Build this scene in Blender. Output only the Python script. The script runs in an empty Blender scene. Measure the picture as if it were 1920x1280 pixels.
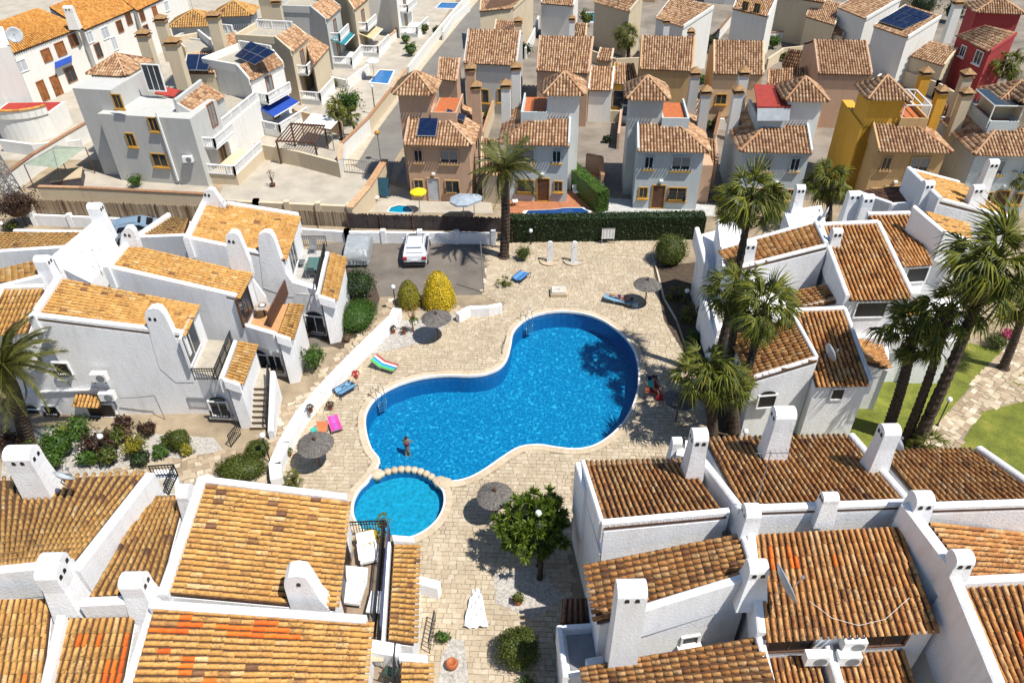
import bpy, bmesh, math, random
from mathutils import Vector, Matrix
random.seed(7)
sc = bpy.context.scene
COL = sc.collection
R = math.radians

# ------------------------------------------------------------------ camera
F = 1400.0; TH = R(38.2); ROLL = R(-0.9); HC = 30.0
fw = Vector((0, math.cos(TH), -math.sin(TH)))
r0 = Vector((1, 0, 0)); u0 = r0.cross(fw)
rt = r0*math.cos(ROLL) + u0*math.sin(ROLL); upv = rt.cross(fw)
CAM = Vector((0, 0, HC))
cd = bpy.data.cameras.new('camera'); cam = bpy.data.objects.new('camera', cd); COL.objects.link(cam)
m = Matrix((rt, upv, -fw)).transposed().to_4x4(); m.translation = CAM
cam.matrix_world = m
cd.sensor_width = 36.0; cd.lens = 36.0*F/1920.0; cd.clip_end = 2000; cd.clip_start = 0.5
sc.camera = cam

# ------------------------------------------------------------------ light
SUN_EL = 62.0; SUN_AZ = -30.0          # azimuth from +x, towards the camera side
sv = Vector((math.cos(R(SUN_EL))*math.cos(R(SUN_AZ)), math.cos(R(SUN_EL))*math.sin(R(SUN_AZ)), math.sin(R(SUN_EL))))
w = bpy.data.worlds.new('World'); sc.world = w; w.use_nodes = True
nt = w.node_tree; bg = nt.nodes['Background']
sky = nt.nodes.new('ShaderNodeTexSky'); sky.sky_type = 'NISHITA'; sky.sun_disc = False
sky.sun_elevation = R(SUN_EL); sky.sun_rotation = R(90.0 - SUN_AZ); sky.altitude = 10; sky.ozone_density = 3.5; sky.dust_density = .3; sky.air_density = 1.2
nt.links.new(sky.outputs[0], bg.inputs[0]); bg.inputs[1].default_value = 0.082
sd = bpy.data.lights.new('sun', 'SUN'); sd.energy = 5.0; sd.angle = R(0.5); sd.color = (1.0, 0.95, 0.87)
so = bpy.data.objects.new('sun', sd); COL.objects.link(so)
so.rotation_euler = sv.to_track_quat('Z', 'Y').to_euler()
sc.view_settings.view_transform = 'Standard'; sc.view_settings.look = 'None'
sc.view_settings.exposure = 0.38; sc.view_settings.gamma = 1.0; sc.view_settings.use_curve_mapping = False
sc.cycles.max_bounces = 5; sc.cycles.diffuse_bounces = 2; sc.cycles.transparent_max_bounces = 12

# ------------------------------------------------------------------ coordinates
def ray(px, py): return fw*F + rt*(px-960) - upv*(py-640)
def G(px, py, z=0.0):
    """the point at height z that the photograph shows at (px, py)"""
    d = ray(px, py); return CAM + d*((z-HC)/d.z)
def proj(p):
    d = Vector(p)-CAM; z = d.dot(fw)
    return 960+F*d.dot(rt)/z, 640-F*d.dot(upv)/z
def pxm(p): return F/(Vector(p)-CAM).dot(fw)
def under(p, y):
    """the point straight under (or over) p whose picture row is y"""
    lo, hi = -12.0, 12.0
    for _ in range(40):
        mid = (lo+hi)/2
        if proj(p+Vector((0, 0, mid)))[1] > y: lo = mid
        else: hi = mid
    return p+Vector((0, 0, (lo+hi)/2))
def onwall(P, Q, px, py):
    n = Vector((Q.y-P.y, P.x-Q.x, 0)); d = ray(px, py)
    return CAM + d*((P-CAM).dot(n)/d.dot(n))

# ------------------------------------------------------------------ materials
MATS = {}
def newmat(name):
    m = bpy.data.materials.new(name); m.use_nodes = True
    return m, m.node_tree, m.node_tree.nodes['Principled BSDF']
def N(t, k, **kw):
    n = t.nodes.new('ShaderNode'+k)
    for a, b in kw.items(): setattr(n, a, b)
    return n
def tex(t, scale, detail=4, rough=.6, coord='pos'):
    g = N(t, 'NewGeometry') if coord == 'pos' else N(t, 'TexCoord')
    n = N(t, 'TexNoise'); n.inputs['Scale'].default_value = scale; n.inputs['Detail'].default_value = detail
    n.inputs['Roughness'].default_value = rough
    t.links.new(g.outputs['Position'] if coord == 'pos' else g.outputs['Object'], n.inputs['Vector'])
    return n
def ramp(t, src, stops, interp='LINEAR'):
    r = N(t, 'ValToRGB'); cr = r.color_ramp; cr.interpolation = interp
    cr.elements[0].position, cr.elements[0].color = stops[0][0], (*stops[0][1], 1)
    cr.elements[1].position, cr.elements[1].color = stops[-1][0], (*stops[-1][1], 1)
    for p, c in stops[1:-1]:
        e = cr.elements.new(p); e.color = (*c, 1)
    t.links.new(src, r.inputs[0]); return r
def mix(t, fac, a, b, mode='MIX'):
    n = N(t, 'Mix', data_type='RGBA', blend_type=mode)
    for v, i in ((fac, 0), (a, 6), (b, 7)):
        if hasattr(v, 'links'): t.links.new(v, n.inputs[i])
        elif i == 0: n.inputs[0].default_value = v
        else: n.inputs[i].default_value = (*v, 1)
    return n.outputs[2]
def bump(t, bs, h, strength, dist=.02):
    b = N(t, 'Bump'); b.inputs['Strength'].default_value = strength; b.inputs['Distance'].default_value = dist
    t.links.new(h, b.inputs['Height']); t.links.new(b.outputs[0], bs.inputs['Normal'])
def rnd(t):
    """one random number for each piece, whether it is an object or an island of a joined mesh"""
    oi = N(t, 'ObjectInfo'); g = N(t, 'NewGeometry')
    a = N(t, 'Math', operation='MULTIPLY'); t.links.new(oi.outputs['Random'], a.inputs[0]); a.inputs[1].default_value = 7.31
    b = N(t, 'Math', operation='ADD'); t.links.new(a.outputs[0], b.inputs[0]); t.links.new(g.outputs['Random Per Island'], b.inputs[1])
    c = N(t, 'Math', operation='FRACT'); t.links.new(b.outputs[0], c.inputs[0]); return c.outputs[0]
def plain(name, col, rough=.7, metal=0.0, var=.12, scale=2.0, bmp=0.0, bscale=30, alpha=None):
    if name in MATS: return MATS[name]
    if max(col) < .7: col = tuple(c*.74 for c in col)
    m, t, bs = newmat(name)
    n = tex(t, scale, 5)
    dk = tuple(c*(1-var*1.5) for c in col); lt = tuple(min(1, c*(1+var)) for c in col)
    r = ramp(t, n.outputs[0], [(.3, dk), (.7, lt)])
    t.links.new(r.outputs[0], bs.inputs['Base Color'])
    bs.inputs['Roughness'].default_value = rough; bs.inputs['Metallic'].default_value = metal
    if bmp:
        bn = tex(t, bscale, 3); bump(t, bs, bn.outputs[0], bmp, .03)
    if alpha is not None: bs.inputs['Alpha'].default_value = alpha
    MATS[name] = m; return m
def stucco(name, col, dirt=.25, rg=.8):
    if name in MATS: return MATS[name]
    m, t, bs = newmat(name)
    g = N(t, 'NewGeometry'); mp = N(t, 'Mapping'); mp.inputs['Scale'].default_value = (1.6, 1.6, .35)
    t.links.new(g.outputs['Position'], mp.inputs[0])
    n = N(t, 'TexNoise'); n.inputs['Scale'].default_value = 1.3; n.inputs['Detail'].default_value = 7; n.inputs['Roughness'].default_value = .7
    t.links.new(mp.outputs[0], n.inputs['Vector'])
    dk = tuple(c*(1-dirt)*f for c, f in zip(col, (1.0, .97, .9)))
    r = ramp(t, n.outputs[0], [(.25, dk), (.5, tuple(c*.96 for c in col)), (.75, col)])
    mp2 = N(t, 'Mapping'); mp2.inputs['Scale'].default_value = (3.0, 3.0, .4); t.links.new(g.outputs['Position'], mp2.inputs[0])
    ns = N(t, 'TexNoise'); ns.inputs['Scale'].default_value = 1.0; ns.inputs['Detail'].default_value = 6; ns.inputs['Roughness'].default_value = .65; t.links.new(mp2.outputs[0], ns.inputs['Vector'])
    rs = ramp(t, ns.outputs[0], [(.34, (.84, .82, .78)), (.48, (1, 1, 1))]); cc = mix(t, min(1, dirt*2.5), r.outputs[0], mix(t, 1, r.outputs[0], rs.outputs[0], 'MULTIPLY'))
    t.links.new(cc, bs.inputs['Base Color']); bs.inputs['Roughness'].default_value = .9
    b1 = tex(t, 9, 6, .75); bump(t, bs, b1.outputs[0], rg*.7, .06)
    MATS[name] = m; return m
def tilemat(name, stops, lichen=.35, dark=(.075, .045, .028)):
    stops = [(a, (c[0]*.88, c[1]*.84, c[2]*.80)) for a, c in stops]
    m, t, bs = newmat(name); r = ramp(t, rnd(t), stops)
    n = tex(t, 1.1, 6, .7); lr = ramp(t, n.outputs[0], [(.40, (.08, .08, .08)), (.62, (1, 1, 1))])
    n2 = tex(t, 9, 5, .8); l2 = ramp(t, n2.outputs[0], [(.47, (0, 0, 0)), (.62, (1, 1, 1))])
    mu = N(t, 'Math', operation='MULTIPLY'); t.links.new(lr.outputs[0], mu.inputs[0]); t.links.new(l2.outputs[0], mu.inputs[1])
    m2 = N(t, 'Math', operation='MULTIPLY'); t.links.new(mu.outputs[0], m2.inputs[0]); m2.inputs[1].default_value = lichen*2
    m2.use_clamp = True
    c1 = mix(t, m2.outputs[0], r.outputs[0], dark)
    n3 = tex(t, 5, 4, .7); v = ramp(t, n3.outputs[0], [(.3, (.66, .62, .58)), (.7, (1.14, 1.12, 1.08))])
    c2 = mix(t, 1.0, c1, v.outputs[0], 'MULTIPLY')
    t.links.new(c2, bs.inputs['Base Color']); bs.inputs['Roughness'].default_value = .85
    bump(t, bs, n2.outputs[0], .35, .02)
    MATS[name] = m; return m
WHITE = stucco('white_stucco', (.85, .85, .86), .16)
TILE = tilemat('old_clay_tile', [(0, (.20, .10, .06)), (.02, (.30, .15, .07)), (.05, (.64, .35, .10)), (.4, (.68, .39, .115)), (.7, (.72, .43, .14)), (.93, (.75, .47, .17)), (1, (.82, .60, .32))], .45)
TILEB = tilemat('weathered_clay_tile', [(0, (.20, .09, .045)), (.08, (.48, .21, .06)), (.35, (.60, .29, .095)), (.65, (.66, .35, .12)), (.9, (.70, .42, .18)), (1, (.70, .47, .25))], .62)
TILEF = tilemat('pinkish_clay_tile', [(0, (.28, .15, .09)), (.2, (.48, .27, .15)), (.5, (.60, .38, .22)), (.8, (.70, .48, .30)), (1, (.76, .58, .41))], .3)
TILEN = tilemat('new_orange_tile', [(0, (.78, .14, .015)), (.5, (.84, .19, .02)), (1, (.86, .26, .03))], .05)
TILED = tilemat('dark_clay_tile', [(0, (.10, .05, .035)), (.5, (.20, .10, .06)), (1, (.30, .16, .10))], .6)
DECKM = plain('roof_channel', (.13, .06, .028), .9, var=.35, scale=6)
DECKF = plain('roof_channel_pink', (.15, .08, .045), .9, var=.3, scale=6)
DARK = plain('dark_opening', (.012, .012, .015), .5)
BLACK = plain('black_iron', (.02, .02, .022), .5)
PW = plain('white_paint', (.82, .82, .80), .5, var=.05)
CAPM = plain('brown_cap_tile', (.42, .24, .10), .8, var=.3, scale=5)
YEL = plain('ochre_trim', (.62, .34, .05), .8, var=.2)
BROWN = plain('brown_wood', (.14, .06, .03), .7, var=.3, scale=5)
WOOD = plain('orange_wood', (.38, .14, .04), .7, var=.3)
GLASS = plain('window_glass', (.03, .045, .06), .08, var=.1)
SHUT = plain('grey_shutter', (.30, .31, .32), .6)
SHUTW = plain('white_shutter', (.60, .64, .68), .6)
TERRA = plain('terracotta_floor', (.60, .17, .05), .75, var=.15, scale=3)
TFLOOR = plain('pale_terrace_floor', (.52, .47, .38), .8, var=.12, scale=3)
DECKW = plain('timber_floor', (.36, .27, .19), .8, var=.12, scale=3)
METAL = plain('grey_metal', (.45, .46, .48), .35, .6)
CHROME = plain('polished_steel', (.7, .7, .72), .2, 1.0)

# ------------------------------------------------------------------ mesh helper
class MB:
    def __init__(s): s.v = []; s.f = []
    def add(s, vs, fs):
        o = len(s.v); s.v += [Vector(v) for v in vs]; s.f += [tuple(i+o for i in f) for f in fs]; return s
    def box(s, c, sz, yaw=0.0, tilt=None):
        M = Matrix.Rotation(yaw, 3, 'Z')
        if tilt is not None: M = M @ tilt
        c = Vector(c); vs = []
        for z in (-.5, .5):
            for x, y in ((-.5, -.5), (.5, -.5), (.5, .5), (-.5, .5)):
                vs.append(c + M @ Vector((x*sz[0], y*sz[1], z*sz[2])))
        return s.add(vs, [(3, 2, 1, 0), (4, 5, 6, 7), (0, 1, 5, 4), (1, 2, 6, 5), (2, 3, 7, 6), (3, 0, 4, 7)])
    def bar(s, a, b, w=.05, h=None):
        a = Vector(a); b = Vector(b); d = b-a; L = d.length
        if L < 1e-5: return s
        M = d.to_track_quat('X', 'Z').to_matrix(); c = (a+b)/2; h = h or w; vs = []
        for z in (-.5, .5):
            for x, y in ((-.5, -.5), (.5, -.5), (.5, .5), (-.5, .5)):
                vs.append(c + M @ Vector((x*L, y*w, z*h)))
        return s.add(vs, [(3, 2, 1, 0), (4, 5, 6, 7), (0, 1, 5, 4), (1, 2, 6, 5), (2, 3, 7, 6), (3, 0, 4, 7)])
    def tube(s, pts, rads, n=8, cap=True):
        pts = [Vector(p) for p in pts]; o = len(s.v)
        if not hasattr(rads, '__len__'): rads = [rads]*len(pts)
        for i, p in enumerate(pts):
            d = (pts[min(i+1, len(pts)-1)]-pts[max(i-1, 0)]).normalized()
            M = d.to_track_quat('Z', 'Y').to_matrix()
            for k in range(n):
                a = 2*math.pi*k/n; s.v.append(p + M @ Vector((math.cos(a)*rads[i], math.sin(a)*rads[i], 0)))
        for i in range(len(pts)-1):
            for k in range(n):
                a = o+i*n+k; b = o+i*n+(k+1) % n; s.f.append((a, b, b+n, a+n))
        if cap:
            s.f.append(tuple(o+k for k in reversed(range(n)))); s.f.append(tuple(o+(len(pts)-1)*n+k for k in range(n)))
        return s
    def prism(s, top, zb, cap=True):
        """solid under a polygon of 3-D points down to height zb"""
        n = len(top); top = [Vector(p) for p in top]
        ar = sum(top[i].x*top[(i+1) % n].y-top[(i+1) % n].x*top[i].y for i in range(n))
        if ar < 0: top.reverse()
        vs = [Vector((p.x, p.y, zb)) for p in top]+top
        fs = [(i, (i+1) % n, n+(i+1) % n, n+i) for i in range(n)]
        fs.append(tuple(range(2*n-1, n-1, -1))[::-1]); fs.append(tuple(range(n))[::-1])
        return s.add(vs, fs)
    def slab(s, top, th):
        n = len(top); top = [Vector(p) for p in top]
        ar = sum(top[i].x*top[(i+1) % n].y-top[(i+1) % n].x*top[i].y for i in range(n))
        if ar < 0: top.reverse()
        vs = [p-Vector((0, 0, th)) for p in top]+top
        fs = [(i, (i+1) % n, n+(i+1) % n, n+i) for i in range(n)]
        fs.append(tuple(range(n, 2*n))); fs.append(tuple(range(n))[::-1])
        return s.add(vs, fs)
    def lathe(s, c, prof, n=16, sx=1, sy=1):
        c = Vector(c); o = len(s.v)
        for r, z in prof:
            for k in range(n):
                a = 2*math.pi*k/n; s.v.append(c+Vector((math.cos(a)*r*sx, math.sin(a)*r*sy, z)))
        for i in range(len(prof)-1):
            for k in range(n):
                a = o+i*n+k; b = o+i*n+(k+1) % n; s.f.append((a, b, b+n, a+n))
        s.f.append(tuple(o+k for k in reversed(range(n)))); s.f.append(tuple(o+(len(prof)-1)*n+k for k in range(n)))
        return s
    def build(s, name, mat, parent=None, smooth=False, kind=None):
        off = Vector((0, 0, 0))
        if parent is not None:
            p = parent
            while p is not None: off += p.location; p = p.parent
        me = bpy.data.meshes.new(name); me.from_pydata([v-off for v in s.v], [], s.f); me.update()
        if smooth: me.polygons.foreach_set('use_smooth', [True]*len(me.polygons))
        o = bpy.data.objects.new(name, me); me.materials.append(mat); COL.objects.link(o)
        if parent is not None: o.parent = parent
        if kind: o['kind'] = kind
        return o
def thing(name, label, cat, loc, group=None):
    o = bpy.data.objects.new(name, None); COL.objects.link(o); o.location = loc; o.empty_display_size = .2
    o['label'] = label; o['category'] = cat
    if len(label.split()) > 16: print('LONG', label)
    if group: o['group'] = group
    return o
def tag(o, label, cat, group=None):
    o['label'] = label; o['category'] = cat
    if group: o['group'] = group
    return o
def origin(o):
    """moves a mesh object's origin to the base of its own bounds"""
    co = [v.co for v in o.data.vertices]
    c = Vector(((min(v.x for v in co)+max(v.x for v in co))/2, (min(v.y for v in co)+max(v.y for v in co))/2, min(v.z for v in co)))
    for v in o.data.vertices: v.co -= c
    o.location = o.location + c; return o
def struct(mb, name, mat, smooth=False):
    o = mb.build(name, mat, None, smooth); o['kind'] = 'structure'; return o
def copy_tree(src, loc, rz, label=None, scale=1.0):
    r = src.copy(); COL.objects.link(r); r.location = loc; r.rotation_euler = (0, 0, rz); r.scale = (scale,)*3
    if label: r['label'] = label
    for ch in list(src.children):
        c = ch.copy(); COL.objects.link(c); c.parent = r
        for g in list(ch.children):
            d = g.copy(); COL.objects.link(d); d.parent = c
    return r

# ------------------------------------------------------------------ houses
def tile_geo(lw=.086, uw=.072, L=.46, seg=5, rise=.11):
    vs = []; fs = []
    for y, wd, z0 in ((0, uw, 0.0), (L, lw, .03)):
        for k in range(seg+1):
            a = math.pi*k/seg; vs.append(Vector((-math.cos(a)*wd, y, math.sin(a)*rise*(wd/lw)+z0)))
    for k in range(seg+1):
        a = math.pi*k/seg; vs.append(Vector((-math.cos(a)*(lw-.022), L, math.sin(a)*(rise-.02)+.025)))
    n = seg+1
    for k in range(seg):
        fs.append((k, k+1, n+k+1, n+k)); fs.append((n+k, n+k+1, 2*n+k+1, 2*n+k))
    fs = [tuple(reversed(f)) for f in fs]
    return vs, fs
TGV, TGF = tile_geo()
TGV3, TGF3 = tile_geo(seg=3)
TMESH = {}
def tilemesh(mat):
    if mat.name not in TMESH:
        me = bpy.data.meshes.new('roof_tile'); me.from_pydata(TGV, [], TGF); me.update()
        me.polygons.foreach_set('use_smooth', [True]*len(me.polygons)); me.materials.append(mat); TMESH[mat.name] = me
    return TMESH[mat.name]
class House:
    def ghost(s, P, Q, outline, holes=(), d=.5, out=.03):
        """chimney with a rounded head and sloping shoulder, its front face traced on the wall plane P-Q"""
        X = (Q-P); X.z = 0; X.normalize(); Y = Vector((-X.y, X.x, 0)); Y = Y if (CAM-P).dot(Y) < 0 else -Y
        pts = [onwall(P, Q, *o)-Y*out for o in outline]; n = len(pts)
        vs = pts+[q+Y*(d+out) for q in pts]
        ch = s.part(MB().add(vs, [tuple(range(n)), tuple(range(2*n-1, n-1, -1))]+[(i, i+n, (i+1) % n+n, (i+1) % n) for i in range(n)]), 'chimney', s.wall)
        for q in holes:
            c = onwall(P, Q, *q)-Y*(out-.01); ring = [(-.07, -.09), (.07, -.09), (.07, .04), (.03, .09), (-.03, .09), (-.07, .04)]
            v2 = [c+X*x+Vector((0, 0, z))+Y*t for t in (-.03, .03) for x, z in ring]
            s.part(MB().add(v2, [tuple(range(6)), tuple(range(11, 5, -1))]+[(i, (i+1) % 6, (i+1) % 6+6, i+6) for i in range(6)]), 'flue_opening', DARK, parent=ch)
        return ch
    def __init__(s, name, label, cat, px, py, group=None, wall=WHITE, tile=TILE, deck=DECKM, single=True):
        s.root = thing(name, label, cat, G(px, py, 0), group)
        s.wall = wall; s.tile = tile; s.deck = deck; s.pl = []; s.single = single
    def part(s, mb, name, mat, smooth=False, parent=None): return mb.build(name, mat, parent or s.root, smooth)
    def block(s, pts, zb=0.0, mat=None, name='wall'): return s.part(MB().prism(pts, zb), name, mat or s.wall)
    def roof(s, A, B, C, D, pitch=.235, L=.38, over=.18, new=(), base=True, zb=0.0, walls=None, tile=None, drop=.1, th=.12):
        """A,B ridge; C,D eave (A above D, B above C); tiles run from ridge to eave"""
        A, B, C, D = (Vector(p) for p in (A, B, C, D))
        if base: s.block([p-Vector((0, 0, th+drop)) for p in (A, B, C, D)], zb, walls)
        ea = (D-A).normalized(); eb = (C-B).normalized()
        D2 = D+ea*over*.55; C2 = C+eb*over*.55
        r = s.part(MB().slab([A, B, C2, D2], th), 'roof', s.deck)
        D3 = D+ea*over; C3 = C+eb*over
        if (B-A).length < .2: ncol = max(2, round((C-D).length/pitch))
        else: ncol = max(2, round(((C-D).length+(B-A).length)/2/pitch))
        nrow = max(1, round(((D3-A).length+(C3-B).length)/2/L))
        wq = ((C-D).length+(B-A).length)/2/ncol/.235
        for i in range(ncol):
            u = (i+.5)/ncol
            a = A.lerp(B, u); b = D3.lerp(C3, u); d = b-a; Ln = d.length; dn = d.normalized()
            ac = (D.lerp(C, .5)-A.lerp(B, .5)); x = (C-D) if (C-D).length > (B-A).length*.5 else (B-A)
            nz = x.cross(dn); nz = nz if nz.z > 0 else -nz; nz.normalize()
            xx = dn.cross(nz).normalized()
            lw = wq*((C-D).length*.5+(B-A).length*.5 and 1)
            for j in range(nrow):
                p = a+dn*(Ln*j/nrow)+nz*.012
                ang = random.gauss(0, .018); c, sn = math.cos(ang), math.sin(ang)
                x2 = xx*c+dn*sn; y2 = dn*c-xx*sn
                y2 = (y2+nz*random.gauss(0, .006))
                sx = wq*random.uniform(.94, 1.04); sy = (Ln/nrow)/.38*1.0
                M = Matrix((x2*sx, y2*sy, nz)).transposed().to_4x4(); M.translation = p+xx*random.gauss(0, .006)
                mat = tile or s.tile
                for (u0_, u1_, v0_, v1_) in new:
                    if u0_ <= u <= u1_ and v0_ <= (j+.5)/nrow <= v1_: mat = TILEN
                s.pl.append((pxm(p)*(1 if s.single else 0), r, M, mat))
        return r
    def finish(s, cap=300):
        s.pl.sort(key=lambda q: -q[0]); rest = {}
        ni = cap if s.single else 0
        for k, (sz, r, M, mat) in enumerate(s.pl):
            if k < ni:
                o = bpy.data.objects.new('roof_tile', tilemesh(mat)); COL.objects.link(o); o.parent = r
                M2 = M.copy(); M2.translation = M.translation-s.root.location; o.matrix_local = M2
            else:
                mb = rest.setdefault((r.name, mat.name), (r, mat, MB()))[2]
                gv, gf = (TGV, TGF) if s.single else (TGV3, TGF3)
                mb.add([M @ v for v in gv], gf)
        for r, mat, mb in rest.values():
            mb.build('roof_tiles', mat, r, True, 'stuff')
        return s.root
    def parapet(s, P, Q, w=.28, up=.22, dn=.6, ext=.0, mat=None):
        P = Vector(P); Q = Vector(Q); d = (Q-P); d.z = 0; d.normalize(); P = P-d*ext; Q = Q+d*ext
        n = Vector((-d.y, d.x, 0)); prof = [(-w/2, -dn), (w/2, -dn), (w/2, up-.06), (w*.3, up), (-w*.3, up), (-w/2, up-.06)]
        vs = [p+n*a+Vector((0, 0, b)) for p in (P, Q) for a, b in prof]; k = 6
        fs = [(i, i+k, (i+1) % k+k, (i+1) % k) for i in range(k)]+[tuple(range(k)), tuple(range(2*k-1, k-1, -1))]
        o = s.part(MB().add(vs, fs), 'parapet', mat or s.wall); return o
    def chimney(s, px, py, z, wpx, topy, d=.6, holes=(0,), yaw=0.0, flare=.12, mat=None, axis='x'):
        """rounded-top white chimney; front foot of it is seen at (px, py)"""
        b = G(px, py, z); w_ = .86*wpx/pxm(b)/1.06; d *= .88; t = under(b, topy); h = t.z-b.z
        X = Vector((math.cos(yaw), math.sin(yaw), 0)); Y = Vector((-math.sin(yaw), math.cos(yaw), 0))
        c = b+Y*d/2
        if axis == 'y': X, Y = Y, X*-1; w_, d = d, w_
        prof = [(-d/2-flare, -.8), (d/2+flare, -.8), (d/2, h*.55), (d/2, h-d*.42)]
        prof += [(math.cos(R(a))*d/2, h-d*.42+math.sin(R(a))*d*.42) for a in (30, 60, 90, 120, 150)]
        prof += [(-d/2, h-d*.42), (-d/2, h*.55)]; k = len(prof)
        vs = []
        for sx in (-1, 1):
            for a, bz in prof:
                ww = w_/2+(flare*.8 if bz < 0 else 0)
                vs.append(c+X*sx*ww+Y*a+Vector((0, 0, bz)))
        fs = [(i, (i+1) % k, (i+1) % k+k, i+k) for i in range(k)]+[tuple(range(k))[::-1], tuple(range(k, 2*k))]
        ch = s.part(MB().add(vs, fs), 'chimney', mat or s.wall)
        hz = h-d*.62
        for hh in holes:       # 0 front, 1 right end, 2 left end
            for q in (-1, 1):
                mb = MB()
                if hh == 0: cc = c-Y*(d/2-.02)+X*q*min(.17, w_*.22); a1, a2 = X, Y
                elif hh == 1: cc = c+X*(w_/2-.02)+Y*q*d*.2; a1, a2 = Y, X
                else: cc = c-X*(w_/2-.02)+Y*q*d*.2; a1, a2 = Y, X
                cc = cc+Vector((0, 0, hz)); ring = [(-.075, -.09), (.075, -.09), (.075, .04), (.04, .09), (-.04, .09), (-.075, .04)]
                vs = [cc+a1*x+Vector((0, 0, zz))+a2*t for t in (-.035, .035) for x, zz in ring]
                mb.add(vs, [tuple(range(6)), tuple(range(11, 5, -1))]+[(i, (i+1) % 6, (i+1) % 6+6, i+6) for i in range(6)])
                s.part(mb, 'flue_opening', DARK, parent=ch)
        return ch
    def window(s, P, Q, px, py, w_, h, frame=PW, pane=GLASS, sill=None, name='window', bars=1, out=.05, grille=False, arch=False, shutter=None):
        """window centred at picture point on the vertical wall plane through P and Q"""
        c = onwall(P, Q, px, py); X = (Q-P); X.z = 0; X.normalize(); Y = Vector((-X.y, X.x, 0))
        if (CAM-c).dot(Y) < 0: Y = -Y
        def bx(mb, x, z, sx, sz, y0, y1):
            vs = []
            for y in (y0, y1):
                for a, b in ((-1, -1), (1, -1), (1, 1), (-1, 1)): vs.append(c+X*(x+a*sx/2)+Vector((0, 0, z+b*sz/2))+Y*y)
            mb.add(vs, [(0, 1, 2, 3), (7, 6, 5, 4), (0, 4, 5, 1), (1, 5, 6, 2), (2, 6, 7, 3), (3, 7, 4, 0)])
        t = .08
        fr = MB()
        for sx in (-1, 1): bx(fr, sx*(w_/2+t/2), 0, t, h, -.05, out+.03)
        bx(fr, 0, h/2+t/2, w_+2*t, t, -.05, out+.03); bx(fr, 0, -h/2-t/2, w_+2*t, t, -.05, out+.03)
        for k in range(bars): bx(fr, (k+1)*w_/(bars+1)-w_/2, 0, .05, h, -.02, out)
        f = s.part(fr, name, frame)
        if arch:
            am = MB(); n = 8; pts = [(math.cos(math.pi*k/n)*w_/2, h/2+math.sin(math.pi*k/n)*w_*.33) for k in range(n+1)]
            vs = [c+X*a+Vector((0, 0, b))+Y*y for y in (-.03, out-.02) for a, b in pts]
            am.add(vs, [tuple(range(n+1)), tuple(range(2*n+1, n, -1))]); s.part(am, 'fanlight', pane, parent=f)
        pm = MB(); bx(pm, 0, 0, w_, h, -.03, out-.025); s.part(pm, 'pane', pane, parent=f)
        if shutter:
            sm = MB(); bx(sm, 0, h*.5-h*shutter[1]/2, w_*.98, h*shutter[1], 0, out-.008); s.part(sm, 'roller_shutter', shutter[0], parent=f)
        if sill is not None:
            sm = MB(); bx(sm, 0, -h/2-t-.06, w_+.35, .12, -.02, out+.14); s.part(sm, 'sill', sill, parent=f)
        if grille:
            gm = MB()
            for k in range(7): bx(gm, (k/6-.5)*w_, -h*.3, .025, h*.42, out+.16, out+.185)
            bx(gm, 0, -h*.3+h*.21, w_+.1, .03, out+.15, out+.19); bx(gm, 0, -h*.51, w_+.1, .03, out+.15, out+.19)
            for q in (-1, 1): bx(gm, q*(w_/2+.04), -h*.3, .025, h*.42, -.02, out+.17)
            s.part(gm, 'grille', BLACK, parent=f)
        return f
    def rail(s, P, Q, h=.9, mat=BLACK, step=.13, name='railing', r=.025):
        P = Vector(P); Q = Vector(Q); mb = MB(); Z = Vector((0, 0, h)); n = max(2, int((Q-P).length/step))
        mb.bar(P+Z, Q+Z, .05); mb.bar(P+Z*.12, Q+Z*.12, .035); mb.bar(P+Z*.8, Q+Z*.8, .03)
        for k in range(n+1):
            a = P.lerp(Q, k/n); mb.bar(a, a+Z, r if k % 8 else .045)
        return s.part(mb, name, mat)
    def balus(s, P, Q, h=.85, mat=PW, step=.2):
        P = Vector(P); Q = Vector(Q); mb = MB(); n = max(2, int((Q-P).length/step)); Z = Vector((0, 0, h))
        mb.bar(P+Z, Q+Z, .16, .1); mb.bar(P+Z*.08, Q+Z*.08, .16, .1)
        for k in range(n+1):
            a = P.lerp(Q, k/n); mb.bar(a, a+Z, .16 if k % 9 == 0 or k == n else .085)
        return s.part(mb, 'balustrade', mat)
    def floor(s, pts, mat, th=.06, name='terrace_floor'): return s.part(MB().slab(pts, th), name, mat)
def capchim(h, px, py, ztop, wpx, zb=3.0, mat=None, cap=None, d=None):
    """square far-type chimney with tiled cap; (px, py) is the middle of its cap's front edge at height ztop"""
    t = G(px, py, ztop); w_ = wpx/pxm(t); d = d or w_*.9
    c = Vector((t.x, t.y+d/2, 0))
    ch = h.part(MB().box((c.x, c.y, (zb+ztop)/2), (w_*.86, d*.86, ztop-zb)), 'chimney', mat or h.wall)
    h.part(MB().box((c.x, c.y, ztop+.04), (w_*1.08, d*1.08, .12)), 'cap_slab', CAPM, parent=ch)
    h.part(MB().box((c.x, c.y, ztop+.2), (w_*.8, d*.8, .22)), 'flue', DARK, parent=ch)
    mb = MB(); z = ztop+.31; a = w_*.55; b = d*.55
    mb.add([(c.x-a, c.y-b, z), (c.x+a, c.y-b, z), (c.x+a, c.y+b, z), (c.x-a, c.y+b, z), (c.x, c.y, z+.38)], [(3, 2, 1, 0), (0, 1, 4), (1, 2, 4), (2, 3, 4), (3, 0, 4)])
    h.part(mb, 'chimney_cap', CAPM, parent=ch)
    return ch
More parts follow.
